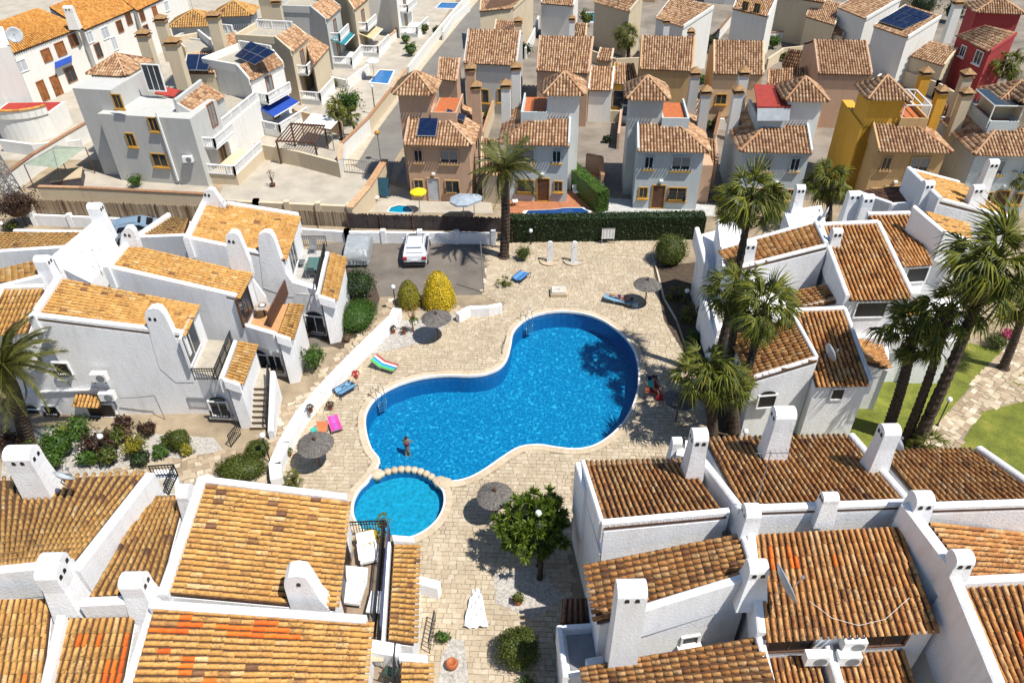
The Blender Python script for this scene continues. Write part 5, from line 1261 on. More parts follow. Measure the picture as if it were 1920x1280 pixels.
# ================================================================== PLANTS
def leafmat(name, stops, trans=.25, rough=.55):
    stops = [(a, tuple(v*.68 for v in c)) for a, c in stops]
    m, t, bs = newmat(name); r = ramp(t, rnd(t), stops); n = tex(t, 2.2, 4, .7)
    v = ramp(t, n.outputs[0], [(.3, (.65, .68, .6)), (.7, (1.25, 1.2, 1.1))]); c = mix(t, 1, r.outputs[0], v.outputs[0], 'MULTIPLY')
    t.links.new(c, bs.inputs['Base Color']); bs.inputs['Roughness'].default_value = rough
    tl = N(t, 'BsdfTranslucent'); t.links.new(c, tl.inputs[0]); mx = N(t, 'MixShader'); mx.inputs[0].default_value = trans
    t.links.new(bs.outputs[0], mx.inputs[1]); t.links.new(tl.outputs[0], mx.inputs[2]); t.links.new(mx.outputs[0], t.nodes['Material Output'].inputs[0]); return m
LGREEN = leafmat('bright_green_leaf', [(0, (.03, .09, .008)), (.5, (.07, .17, .012)), (1, (.15, .27, .03))])
DGREEN = leafmat('dark_green_leaf', [(0, (.012, .03, .008)), (.5, (.03, .065, .014)), (1, (.06, .11, .02))])
MGREEN = leafmat('mid_green_leaf', [(0, (.04, .065, .006)), (.5, (.10, .14, .012)), (1, (.20, .24, .03))])
YGREEN = leafmat('golden_cypress_leaf', [(0, (.55, .40, .01)), (.5, (.84, .62, .015)), (1, (1.1, .84, .04))], .2)
OLIVE = leafmat('olive_gold_leaf', [(0, (.16, .16, .01)), (.5, (.30, .28, .015)), (1, (.46, .40, .03))], .2)
BLEAF = leafmat('purple_brown_leaf', [(0, (.03, .015, .01)), (.5, (.08, .03, .02)), (1, (.13, .07, .03))])
PALMG = leafmat('fan_palm_leaf', [(0, (.05, .07, .006)), (.5, (.14, .18, .010)), (1, (.38, .38, .03))], .3, .6)
DATEG = leafmat('date_palm_leaf', [(0, (.07, .085, .02)), (.5, (.15, .16, .035)), (1, (.27, .26, .07))], .2, .4)
DEADG = leafmat('dead_palm_leaf', [(0, (.10, .06, .03)), (.5, (.17, .11, .055)), (1, (.25, .17, .09))], .1)
BARK = plain('palm_bark', (.085, .058, .04), .95, var=.4, scale=6, bmp=1.0, bscale=14)
TWIG = plain('twig', (.12, .08, .05), .9, var=.3)
PINKF = leafmat('pink_flower', [(0, (.45, .02, .12)), (.5, (.62, .04, .20)), (1, (.7, .15, .3))])
def leafcloud(mb, c, rx, ry, rz, n, size, shape='ball', shell=.72, jag=.08):
    ph = [random.uniform(0, 6.28) for _ in range(6)]
    for _ in range(n):
        while True:
            v = Vector((random.gauss(0, 1), random.gauss(0, 1), random.gauss(0, 1)))
            if v.length > 1e-3: break
        v.normalize()
        if v.z < -.35: v.z = -v.z
        rr = random.uniform(shell, 1.0)+jag*(math.sin(v.x*5+ph[0])+math.sin(v.y*6+ph[1])+math.sin(v.z*7+ph[2]))*.5
        if shape == 'cone':
            t = random.random(); a = random.uniform(0, 6.283); k = math.sqrt(max(0, 1-t**1.7))*random.uniform(.86, 1.0)
            p = c+Vector((math.cos(a)*rx*k, math.sin(a)*ry*k, rz*t)); nn = Vector((math.cos(a), math.sin(a), .5))
        else:
            p = c+Vector((v.x*rx*rr, v.y*ry*rr, v.z*rz*rr)); nn = v
        nn = (nn+Vector((random.gauss(0, .5), random.gauss(0, .5), random.gauss(0, .5)))).normalized()
        t1 = nn.cross(Vector((random.gauss(0, 1), random.gauss(0, 1), random.gauss(0, 1)))).normalized(); t2 = nn.cross(t1)
        s = size*random.uniform(.6, 1.3)
        mb.add([p-t1*s, p-t2*s*.45, p+t1*s, p+t2*s*.45], [(0, 1, 2, 3)])
def bush(name, label, px, py, rpx, hr, mat, n=900, size=.07, cat='bush', group=None, z=0, shape='ball', rx=1.0, core=None, trunk=0):
    """px,py = middle of the crown in the picture; rpx = its half width; hr = half height / half width"""
    c0 = G(px, py, z+.6); r = rpx/pxm(c0); zc = z+trunk+r*hr*(.8 if shape == 'ball' else .45); c = G(px, py, zc); base = Z(c, z)
    o = thing(name, label, cat, base, group); mb = MB()
    if shape == 'cone':
        leafcloud(mb, base+Vector((0, 0, .05)), r, r*rx, r*hr*1.75, n, size, 'cone')
        MB().lathe(base, [(r*.8, .05), (r*.84, r*hr*.6), (r*.62, r*hr*1.1), (r*.1, r*hr*1.6)], 12).build('inner_twigs', core or mat, o, True)
    else:
        wild = name in ('shrub', 'tree', 'bush', 'flower_bush'); kc = .66 if wild else 1
        if wild:
            for q in range(5):
                aa = random.uniform(0, 6.28); leafcloud(mb, c+Vector((math.cos(aa)*r*.5, math.sin(aa)*r*rx*.5, random.uniform(-.1, .45)*r*hr)), r*random.uniform(.35, .6), r*random.uniform(.35, .6), r*hr*random.uniform(.35, .65), n//7, size, 'ball', .3, .5)
            leafcloud(mb, c, r*.9, r*rx*.9, r*hr*.9, n//2, size, 'ball', .4, .4)
        else: leafcloud(mb, c, r, r*rx, r*hr, n, size)
        MB().lathe(c, [(.02, -r*hr*.8*kc), (r*.62*kc, -r*hr*.6*kc), (r*.84*kc, 0), (r*.6*kc, r*hr*.58*kc), (.02, r*hr*.84*kc)], 12, 1, rx).build('inner_twigs', core or mat, o, True)
    mb.build('foliage', mat, o)
    MB().tube([base, Z(base, zc)], [.06, .04], 6).build('stem', TWIG, o)
    return o
bush('clipped_bush', 'golden clipped cone bush, larger and yellower of the two by the car park', 823, 556, 33, 1.25, YGREEN, 4200, .06, shape='cone')
bush('clipped_bush', 'olive-green clipped egg bush left of the golden one', 767, 560, 24, 1.25, OLIVE, 2600, .055, shape='cone')
bush('clipped_bush', 'large round clipped dark green bush at the end of the long hedge', 1257, 470, 34, .95, MGREEN, 4200, .055)
bush('clipped_bush', 'round clipped green ball bush at the bottom beside the terracotta pot', 972, 1216, 43, .95, MGREEN, 5200, .05)
bush('clipped_bush', 'upright clipped green bush at the corner of the white house', 337, 826, 21, 1.2, MGREEN, 1800, .05)
bush('bush', 'bright green leafy bush below the arched window, left of the stone path', 586, 672, 25, 1.3, LGREEN, 2200, .07)
bush('bush', 'dark round bush beside the covered car', 676, 532, 39, .7, DGREEN, 3600, .07, rx=1.3)
bush('hedge', 'bright green clipped hedge mound in front of the dark bush by the car park', 672, 590, 36, .5, LGREEN, 3600, .06, 'hedge', rx=1.5)
bush('bush', 'dry beige shrub above the bright green bush', 572, 625, 12, .8, DEADG, 500, .06)
bush('bush', 'dry orange-brown small shrub at the foot of the third white house', 650, 636, 9, .8, DEADG, 300, .06)
bush('hedge', 'wide dark green clipped hedge mound by the foot of the stair', 452, 878, 52, .42, MGREEN, 5600, .05, 'hedge', rx=.62)
bush('clipped_bush', 'small round clipped bush on top of the wide hedge mound', 483, 842, 24, .7, MGREEN, 1700, .05)
bush('bush', 'cubic dark bush beside the date palm foot, left of the outdoor showers', 980, 477, 17, 1.0, MGREEN, 1300, .055)
gb = 'shrubs in the bed below the left white house'
for k, (px, py, rp, mt, lb) in enumerate(((112, 838, 30, LGREEN, 'broad bright green shrub left in the bed, over the chimney'), (150, 812, 22, LGREEN, 'leafy light green shrub under the tiled awning'), (183, 845, 24, BLEAF, 'brownish purple shrub behind the globe lamp'), (215, 828, 18, MGREEN, 'mid green shrub right of the globe lamp'), (250, 845, 20, OLIVE, 'yellow-green shrub with small flowers in the bed'), (233, 822, 12, DEADG, 'pale grey dry shrub ball in the bed'), (276, 812, 14, BLEAF, 'reddish shrub against the white wall'), (318, 832, 14, MGREEN, 'small dark green shrub beside the upright clipped bush'), (75, 860, 26, MGREEN, 'low green shrub near the left palm trunk'), (95, 870, 20, LGREEN, 'bright low shrub left of the chimney in the bed'), (200, 862, 18, MGREEN, 'low shrub at the path edge right of the purple one'), (262, 868, 14, DGREEN, 'small dark shrub at the path edge'), (300, 855, 12, LGREEN, 'small spiky light shrub on the gravel'), (165, 866, 16, LGREEN, 'light shrub below the purple-brown one'), (350, 850, 10, OLIVE, 'tiny olive shrub near the meter cupboard'), (230, 800, 14, BLEAF, 'reddish thin shrub under the wall cable'), (118, 815, 9, YGREEN, 'small yellow-green round cactus shrub'), (20, 840, 22, BLEAF, 'dark shrub at the foot of the left palm'))):
    bush('shrub', lb, px, py-6, rp*1.3, 1.0, mt, 1300, .085, 'shrub', gb, rx=.8)
bush('shrub', 'leafy shrub with magenta flowers beside the garden path', 1872, 640, 26, .6, MGREEN, 1500, .06, 'shrub'); bush('flower_bush', 'magenta bougainvillea over the white wall by the garden path', 1888, 628, 17, .6, PINKF, 700, .06, 'flower bush')
bush('shrub', 'bare brownish shrub on the lawn below the white wall', 1583, 782, 12, .7, BLEAF, 400, .05, 'shrub')
bush('shrub', 'bright green shrub at the edge of the palm bed beside the pool deck', 1303, 630, 16, .8, LGREEN, 700, .07, 'shrub')
bush('shrub', 'dark green bush at the foot of the three fan palms', 1400, 775, 26, 1.0, DGREEN, 1500, .07, 'shrub')
bush('tree', 'bushy green garden tree beside the small blue pool up the street', 655, 195, 24, 1.2, LGREEN, 1500, .12, 'tree', trunk=1); bush('shrub', 'yellow flowering shrub at the right of the blue villa', 1342, 372, 8, 1.2, YGREEN, 400, .07, 'shrub')
bush('shrub', 'citrus shrub growing over the tiled yard wall', 254, 340, 16, .9, LGREEN, 800, .08, 'shrub')
bush('tree', 'dark bramble tree mass at the left edge beside the lattice mast', 32, 385, 42, .9, BLEAF, 3600, .08, 'tree', trunk=.5)
bush('shrub', 'green shrub under the bramble mass at the left edge', 20, 425, 18, .6, MGREEN, 700, .07, 'shrub')
for k, (px, py, rp, mt, lb) in enumerate(((640, 5, 16, MGREEN, 'small far tree at the top, left of the street'), (795, 55, 10, MGREEN, 'dark shrub in a garden far up the street'), (770, 95, 13, LGREEN, 'vine-like green shrub over the patio far up the street'), (1100, 35, 16, MGREEN, 'round white-flowered tree behind the garage roofs'), (1325, 80, 22, DGREEN, 'dark garden tree between the tan and the peach villas'), (1320, 150, 9, LGREEN, 'narrow green climber between tan and peach villas'), (1450, 80, 14, LGREEN, 'light green shrub by the curved far wall'), (1655, 110, 18, MGREEN, 'green garden tree below the white solar villa'), (1730, 8, 34, DGREEN, 'wide dark tree at the top right behind the solar villa'), (1790, 20, 26, DGREEN, 'second dark tree at the top right'), (1830, 20, 18, DGREEN, 'third dark tree at the top right near the red villa'), (985, 95, 14, DGREEN, 'dark shrub in the gap beside the grey villa'), (930, 180, 8, LGREEN, 'terrace plant on the grey villa'), (1900, 360, 16, MGREEN, 'green bush behind the rightmost villa'), (1420, 55, 12, LGREEN, 'small light tree beside the white far villa'), (820, 60, 10, MGREEN, 'small clipped tree by the far pool'))):
    bush('tree', lb, px, py, rp, 1.0, mt, 700, .14, 'tree')
for k, (px, py, rp, mt, lb) in enumerate(((905, 215, 9, MGREEN, 'dark shrub in the side yard of the pinkish villa'), (1138, 262, 8, DGREEN, 'small dark conifer above the narrow tall hedge'), (1350, 190, 9, LGREEN, 'climber beside the peach villa wall'), (1330, 235, 10, MGREEN, 'shrub in the gap right of the middle blue villa'), (1545, 215, 9, DGREEN, 'dark shrub left of the ochre villa'), (1765, 235, 8, MGREEN, 'shrub right of the ochre villa'), (1470, 108, 9, MGREEN, 'shrub above the low twin outbuilding'), (1215, 95, 9, DGREEN, 'dark shrub beside the low carport roof'), (1700, 190, 9, LGREEN, 'light shrub in front of the piered cream wall'), (700, 60, 9, MGREEN, 'shrub on the far terrace wall'), (742, 45, 8, DGREEN, 'dark clipped shrub beyond the cream parasol'), (760, 75, 9, LGREEN, 'bright shrub on the far patio'), (625, 160, 8, MGREEN, 'shrub beside the white parasol garden'), (1850, 215, 9, MGREEN, 'shrub between the two rightmost villas'), (1610, 140, 9, DGREEN, 'dark shrub right of the wide red-brown roof'))):
    bush('shrub', lb, px, py, rp, 1.0, mt, 500, .13, 'shrub')
# long hedge
def boxhedge(label, pa, pb, w_, hgt, mat, n, name='hedge', size=.07):
    A, B = G(*pa), G(*pb); r = thing(name, label, 'hedge', A); d = (B-A).normalized(); nn = Vector((-d.y, d.x, 0)); L = (B-A).length
    mb = MB().box((A+B)/2+nn*w_/2+Vector((0, 0, hgt/2)), (L, w_-.12, hgt-.1), math.atan2(d.y, d.x)); mb.build('inner_twigs', mat, r)
    mb = MB()
    for _ in range(n):
        f = random.random(); u = random.uniform(0, L)
        if f < .45: p = A+d*u+nn*random.uniform(-.05, .08)+Vector((0, 0, random.uniform(0, hgt))); q = -nn
        elif f < .92: p = A+d*u+nn*random.uniform(0, w_)+Vector((0, 0, hgt+random.uniform(-.1, .07))); q = Vector((0, 0, 1))
        else: p = A+d*(0 if random.random() < .5 else L)+nn*random.uniform(0, w_)+Vector((0, 0, random.uniform(0, hgt))); q = d
        q = (q+Vector([random.gauss(0, .5) for _ in range(3)])).normalized(); t1 = q.cross(Vector([random.gauss(0, 1) for _ in range(3)])).normalized(); t2 = q.cross(t1); s = size*random.uniform(.6, 1.4)
        mb.add([p-t1*s, p-t2*s*.45, p+t1*s, p+t2*s*.45], [(0, 1, 2, 3)])
    mb.build('foliage', mat, r); return r
boxhedge('long tall dark green clipped hedge along the back of the pool area', (955, 456), (1318, 450), 1.1, 2.0, DGREEN, 16000)
boxhedge('narrow tall clipped hedge between the two blue villas, running away from the pool', (1118, 400), (1140, 395), 8.0, 1.9, LGREEN, 5000)
boxhedge('low clipped hedge along the front of the wide hedge by the solar street', (1110, 400), (1120, 400), .5, .5, DGREEN, 200) if False else None
# palms
def fan_blade(nb=15, r0_=.75, span=210):
    """one fan frond: petiole along +x then a pleated fan"""
    mb = MB(); P = Vector((.95, 0, .02)); mb.tube([(0, 0, 0), (.5, 0, .10), P], [.03, .022, .016], 4)
    fold = random.uniform(.15, .5)
    for k in range(nb):
        a = R(-span/2+span*k/(nb-1))+random.gauss(0, .05); L = r0_*(1.0-.25*abs(a)/R(span/2))*random.uniform(.72, 1.12)
        d = Vector((math.cos(a), math.sin(a), -fold*abs(math.sin(a))-.12)).normalized(); s = Vector((-d.y, d.x, 0)).normalized(); w0 = .018; w1 = random.uniform(.022, .036)
        dr = random.uniform(.3, .95)*L
        m_ = P+d*L*.55+Vector((0, 0, -.03-.05*dr)); e = P+d*L*.92+Vector((0, 0, -dr))
        mb.add([P-s*w0, m_-s*w1+Vector((0, 0, -.015)), m_+Vector((0, 0, .02)), P+s*w0, m_+s*w1+Vector((0, 0, -.015)), e], [(0, 1, 2), (0, 2, 3), (3, 2, 4), (1, 5, 2), (2, 5, 4)])
    return mb
def date_blade(L=2.9, droop=1.0, nl=44):
    mb = MB(); pts = []
    for k in range(9):
        t = k/8; pts.append(Vector((L*t*(1-.12*t*droop), 0, L*(.42*t-.80*droop*t*t))))
    mb.tube(pts, [.04*(1-k/9)+.008 for k in range(9)], 4)
    for k in range(nl):
        t = .1+.9*k/nl; i = min(7, int(t*8)); p = pts[i].lerp(pts[i+1], t*8-i); ln = .50*math.sin(math.pi*min(1, t*.9+.1))**.6+.08
        for sgn in (-1, 1):
            e = p+Vector((ln*.62, sgn*ln*.72, -.16*ln-.14*random.random())); w_ = Vector((.032, 0, .0))
            mb.add([p-w_, p+w_, e], [(0, 1, 2)])
    return mb
def meshof(mb, name, mat):
    me = bpy.data.meshes.new(name); me.from_pydata(mb.v, [], mb.f); me.update(); me.materials.append(mat); return me
FANM = [meshof(fan_blade(random.choice((14, 17, 20)), random.uniform(.65, .9), random.choice((150, 190, 220))), 'frond', PALMG) for _ in range(9)]; FAND = [meshof(fan_blade(12, .7, 150), 'dead_frond', DEADG) for _ in range(2)]
DATEM = [meshof(date_blade(2.9, d), 'frond', DATEG) for d in (.55, .8, 1.05, 1.3)]
def palm(name, label, base, crown, kind, scale=1.0, nf=38, nd=14, tr=(.26, .17), group=None, lean=None):
    b = G(*base); zc = None
    lo, hi = 0.3, 16.0                                   # crown height: where the ray passes nearest the stem's vertical, letting the stem lean sideways
    for _ in range(40):
        mid = (lo+hi)/2
        if G(crown[0], crown[1], mid).y > b.y: lo = mid
        else: hi = mid
    t = G(crown[0], crown[1], lo); o = thing(name, label, 'palm tree', b, group)
    pts = []; rr = []; n = 14
    for k in range(n+1):
        u = k/n; p = b.lerp(t, u); p.x += math.sin(u*math.pi)*.12; pts.append(p); rr.append((tr[0]*(1-u)+tr[1]*u)*(1.0+.10*(k % 2))+(.10 if k == 0 else 0))
    mb = MB()
    fine = []; fr_ = []
    for k in range(n*5+1):
        u = k/(n*5); i = min(n-1, int(u*n)); p = pts[i].lerp(pts[i+1], u*n-i); fine.append(p); fr_.append((tr[0]*(1-u)+tr[1]*u)*(1.0+.13*((k % 3) == 0)+random.uniform(-.04, .04))+(.12 if k < 2 else 0))
    mb.tube(fine, fr_, 9); mb.build('trunk', BARK, o, False)
    loc = t-b
    for k in range(nf+nd):
        dead = k >= nf; u = (k+.5)/nf if not dead else random.random()
        az = k*2.39996+random.gauss(0, .35)
        if kind == 'fan':
            el = R(74-122*(u**.85))+random.gauss(0, .20) if not dead else R(random.uniform(-86, -62)); me = random.choice(FAND if dead else FANM)
            s = scale*random.uniform(.68, 1.15)*(1 if not dead else .8)
        else:
            el = R(52-62*u)+random.gauss(0, .07) if not dead else R(random.uniform(-60, -30)); me = DATEM[min(3, int(u*4))] if not dead else DATEM[3]; s = scale*random.uniform(.88, 1.08)*(1 if not dead else .7)
        f = bpy.data.objects.new('frond' if not dead else 'dead_frond', me); COL.objects.link(f); f.parent = o
        M = Matrix.Translation(loc+Vector((0, 0, -.25 if dead and kind == 'fan' else 0))) @ Matrix.Rotation(az, 4, 'Z') @ Matrix.Rotation(-el, 4, 'Y') @ Matrix.Rotation(random.gauss(0, .45), 4, 'X') @ Matrix.Scale(s, 4)
        f.matrix_local = M
        if dead and kind == 'date': f.data = me
    if kind == 'fan':
        mb = MB(); 
        leafcloud(mb, t+Vector((0, 0, -.35)), .3*scale, .3*scale, .45*scale, 120, .16); mb.build('crown_shaft', DEADG, o)
    return o
palm('date_palm', 'date palm standing between car park and hedge, its shadow on the asphalt', (945, 482), (945, 318), 'date', 1.0, 46, 4, (.34, .30))
palm('date_palm', 'date palm at the left edge in front of the white house', (52, 832), (6, 688), 'date', 1.12, 54, 6, (.36, .32))
palm('fan_palm', 'tall fan palm whose crown overlaps the stepped white house, nearest the hedge', (1338, 706), (1408, 372), 'fan', 1.28, 50, 14, group=None)
palm('fan_palm', 'fan palm in front of the left-sloping clay roof, middle of the pool-side palms', (1366, 800), (1432, 580), 'fan', 1.28, 50, 16)
palm('fan_palm', 'low fan palm leaning over the thatched parasol at the pool corner', (1336, 826), (1322, 700), 'fan', 1.2, 46, 16, (.3, .22))
palm('fan_palm', 'fan palm with bright hanging fronds directly above the bottom terrace chimney', (1376, 828), (1368, 725), 'fan', .95, 36, 18, (.3, .22))
palm('fan_palm', 'dark fan palm tucked behind the two pool-side palms, in front of the shaded balcony', (1350, 752), (1385, 545), 'fan', 1.2, 40, 12)
palm('fan_palm', 'fan palm with short crown over the lawn, left of the tallest one', (1664, 806), (1715, 622), 'fan', 1.3, 48, 18, (.30, .22))
palm('fan_palm', 'fan palm between the lawn palm and the tallest right-hand palm', (1698, 824), (1780, 585), 'fan', 1.22, 44, 16)
palm('fan_palm', 'tallest fan palm with huge crown at the right edge, trunk slanting over the lawn', (1716, 836), (1862, 492), 'fan', 1.62, 64, 20, (.32, .2))
palm('fan_palm', 'fan palm cut by the right edge of the photo beside the tallest one', (1880, 690), (1925, 560), 'fan', 1.2, 40, 12)
palm('fan_palm', 'lush fan palm growing between white roofs and yellow villa', (1552, 440), (1552, 338), 'fan', 1.25, 50, 6)
palm('fan_palm', 'small far fan palm between villas at the top middle', (1178, 112), (1174, 66), 'fan', 1.2, 40, 4)
palm('fan_palm', 'far palm with dark crown in front of the dark red villa', (1890, 190), (1893, 120), 'fan', 1.3, 40, 6)
palm('fan_palm', 'far palm in the dark corner beside the rightmost villa', (1893, 400), (1915, 330), 'fan', .9, 26, 6)
palm('fan_palm', 'stubby young fan palm at the foot of the lawn palms', (1745, 855), (1742, 838), 'fan', .75, 22, 0, (.16, .14))
palm('yucca', 'spiky green yucca beside the deck behind the white wall end', (548, 905), (548, 896), 'fan', .42, 22, 0, (.12, .1))['category'] = 'plant'
palm('agave', 'spiky plant in the dark bed left of the palm house', (1270, 560), (1270, 552), 'fan', .6, 22, 0, (.1, .1))['category'] = 'plant'
palm('agave', 'small cycad in the dark bed with a globe lamp over it', (1300, 600), (1300, 590), 'fan', .6, 22, 0, (.1, .1))['category'] = 'plant'
palm('yucca', 'potted yucca rising over the terrace railing by the round pool', (716, 1050), (716, 975), 'fan', .26, 16, 0, (.05, .04))['category'] = 'plant'
palm('agave', 'spiky aloe at the foot of the date palm on white gravel', (945, 535), (945, 528), 'fan', .4, 18, 0, (.1, .1))['category'] = 'plant'
palm('banana_plant', 'banana-like tuft in front of the two street villas', (640, 240), (636, 205), 'fan', 1.0, 26, 0, (.12, .1))['category'] = 'plant'
# leafy tree beside the bottom terrace
b = G(1012, 1085); c = G(1000, 975, 3.0); c = G(1000, 985, 2.4); o = thing('tree', 'dense tufted green tree with a globe lamp in it beside the pool deck', 'tree', b)
MB().tube([b, b+Vector((.05, .05, 1.2)), c+Vector((0, 0, -.5))], [.16, .12, .07], 8).build('trunk', BARK, o, True)
mb = MB(); lb = MB()
for k in range(210):
    v = Vector([random.gauss(0, 1) for _ in range(3)]).normalized(); v.z = v.z*1.0+.1
    p = c+Vector((v.x*1.62, v.y*1.5, v.z*1.6))*random.uniform(.55, 1.06)
    lb.tube([c+Vector((0, 0, -.6)), p], [.03, .012], 4, False)
    for j in range(42):
        d = (v+Vector([random.gauss(0, .75) for _ in range(3)])).normalized(); s = d.cross(Vector([random.gauss(0, 1) for _ in range(3)])).normalized()*.035; L = random.uniform(.22, .46)
        mb.add([p-s*.4, p+d*L*.5-s, p+d*L, p+d*L*.5+s], [(0, 1, 2, 3)])
MB().lathe(c, [(.05, -1.0), (.85, -.7), (1.05, 0), (.75, .75), (.05, 1.0)], 12).build('inner_leaves', DGREEN, o, True); lb.build('limb', BARK, o); mb.build('foliage', leafmat('tufted_tree_leaf', [(0, (.06, .11, .01)), (.5, (.15, .25, .02)), (1, (.32, .42, .05))], .3), o)
# ================================================================== THINGS AROUND THE POOL
THATCH = plain('dry_thatch', (.21, .19, .175), .95, var=.35, scale=9, bmp=.8, bscale=25)
def parasol(label, px, py, wpx, z=1.75):
    c = G(px, py, z); r_ = wpx/2/pxm(c); b = Z(c, .035); o = thing('thatched_parasol', label, 'parasol', b, 'thatched parasols on the pool deck')
    MB().tube([b, Z(c, z+.32)], .045, 8).build('pole', BROWN, o, True)
    mb = MB(); n = 72; ap = Z(c, z+.36); vs = [ap]; fs = []
    ph = random.uniform(0, 6)
    for ring, (rr, zz) in enumerate(((.33, .24), (.7, .10), (1.0, -.04))):
        for k in range(n):
            a = 2*math.pi*k/n; q = rr*r_*(1+(.025*random.random()+.02*math.sin(3*a+ph) if ring == 2 else 0)); vs.append(c+Vector((math.cos(a)*q, math.sin(a)*q, zz+random.uniform(-.012, .018))))
    for k in range(n): fs.append((0, 1+k, 1+(k+1) % n))
    for j in range(2):
        for k in range(n): a = 1+j*n+k; b2 = 1+j*n+(k+1) % n; fs.append((a, a+n, b2+n, b2))
    mb.add(vs, fs); mb.build('canopy', THATCH, o)
    mb = MB()
    for k in range(420):
        a = random.uniform(0, 6.283); q0 = r_*random.uniform(.15, .7); q1 = min(r_*1.05, q0+r_*random.uniform(.3, .5))
        def pt(q): t = q/r_; return c+Vector((math.cos(a)*q, math.sin(a)*q, .36-.40*t+.02))
        mb.bar(pt(q0), pt(q1), .012, .012)
    mb.build('straw', THATCH, o, kind='stuff')
    MB().lathe(Z(c, z+.3), [(.10, 0), (.08, .12), (.03, .3)], 8).build('cap', BROWN, o, True); return o
parasol('thatched parasol over the orange and teal towels beside the long white wall', 591, 832, 68)
parasol('thatched parasol in front of the golden clipped bush', 818, 596, 56)
parasol('thatched parasol shading the end of the blue sunbed near the round dark bush', 1214, 533, 51)
parasol('thatched parasol right of the round paddling pool', 928, 928, 68)
parasol('thatched parasol half under the fan palm fronds at the pool side', 1274, 748, 58)

def cloth_mat(name, col): return plain(name, col, .8, var=.1, scale=6)
LB = cloth_mat('light_blue_fabric', (.20, .42, .60)); DB = cloth_mat('dark_blue_fabric', (.01, .03, .16)); PK = cloth_mat('pink_towel', (.72, .05, .28)); MAG = cloth_mat('magenta_pink', (.55, .12, .55))
ORG = cloth_mat('orange_towel', (.75, .17, .06)); TQ = cloth_mat('turquoise_towel', (.05, .55, .45)); RD = cloth_mat('red_fabric', (.55, .02, .03)); GRN = cloth_mat('green_stripe', (.12, .5, .08)); CY = cloth_mat('blue_stripe', (.03, .25, .65)); WT = cloth_mat('white_fabric', (.8, .8, .8)); YL = plain('yellow_canvas', (.82, .62, .01), .8); SKIN = plain('skin', (.50, .24, .15), .6, var=.06); HAIR = plain('dark_hair', (.03, .015, .01), .6)
def sunbed(name, label, foot, head, mat, z=.32, back=.5, w_=.62, stripes=None, cat='sun lounger'):
    a, b = G(*foot, z), G(*head, z); d = (b-a); L = d.length; d.normalize(); n = Vector((-d.y, d.x, 0)); o = thing(name, label, cat, Z(a, .035))
    h1 = a+d*L*.62; tip = b+Vector((0, 0, back))
    fm = MB()
    for s in (-1, 1): fm.bar(a+n*s*w_/2, h1+n*s*w_/2, .04); fm.bar(h1+n*s*w_/2, tip+n*s*w_/2, .04)
    fm.bar(a-n*w_/2, a+n*w_/2, .04); fm.bar(tip-n*w_/2, tip+n*w_/2, .04); fm.build('frame', METAL, o)
    for u in (.12, .62):
        for s in (-1, 1): p = a+d*L*u+n*s*w_/2; MB().bar(Z(p, .035), p, .035).build('leg', METAL, o)
    sts = stripes or [mat]; k = len(sts)
    for i, m_ in enumerate(sts):
        y0, y1 = -w_/2+w_*i/k, -w_/2+w_*(i+1)/k; up = Vector((0, 0, .03))
        mb = MB().slab([a+n*y0+up, h1+n*y0+up, h1+n*y1+up, a+n*y1+up], .04); mb.slab([h1+n*y0+up, tip+n*y0+up, tip+n*y1+up, h1+n*y1+up], .04)
        mb.build('cushion' if not stripes else 'towel_stripe', m_, o)
    return o
sb = sunbed('sun_lounger', 'blue sunbed with a sunbather on it reaching into a parasol shadow', (1186, 566), (1134, 556), LB, .32, .12)
sunbed('sun_lounger', 'lounger covered with a towel of red, blue and green stripes', (742, 690), (702, 678), WT, .32, .35, .7, [RD, WT, CY, TQ, GRN])
sunbed('sun_lounger', 'lounger with crumpled pink and magenta towels', (632, 806), (624, 784), PK, .3, .2, .6, [PK, MAG, PK])
sunbed('sun_lounger', 'lounger with orange towel partly hidden by a thatched parasol', (600, 812), (606, 796), ORG, .3, .25, .6)
def foldedbed(label, px, py, rot, mark=False, mat=LB):
    b = G(px, py, 0); o = thing('folding_lounger', label, 'folding lounger', Z(b, .035)); c, s_ = math.cos(rot), math.sin(rot); X = Vector((c, s_, 0)); Y = Vector((-s_, c, 0))
    A = [b-X*.62+Vector((0, 0, .3)), b+X*.62+Vector((0, 0, .3))]
    up = [p-Y*.42+Vector((0, 0, .14)) for p in A]; dn = [p+Y*.42+Vector((0, 0, .04)) for p in A]
    MB().slab([A[0], A[1], up[1]-X*.12, up[0]+X*.12], .05).build('backrest', mat, o); MB().slab([A[0], A[1], dn[1]-X*.12, dn[0]+X*.12], .05).build('seat', mat, o)
    fm = MB()
    for p in A+up+dn: fm.bar(Z(p, .035), p, .03)
    fm.bar(A[0], A[1], .045); fm.bar(up[0], up[1], .045); fm.bar(dn[0], dn[1], .045); fm.build('frame', DB, o)
    if mark:
        q = sum(dn+A, Vector())/4+Vector((0, 0, .015)); mb = MB(); mb.bar(q-X*.2-Y*.12, q+X*.2+Y*.12, .05, .015); mb.bar(q-X*.2+Y*.12, q+X*.2-Y*.12, .05, .018); mb.build('cross_mark', DB, o)
    return o
foldedbed('pale blue folded lounger with dark cross mark by the long white wall', 649, 735, R(45), True)
foldedbed('bright blue folded lounger beside the cube-shaped bush and showers', 977, 524, R(55), False, cloth_mat('sky_blue_fabric', (.10, .32, .68)))
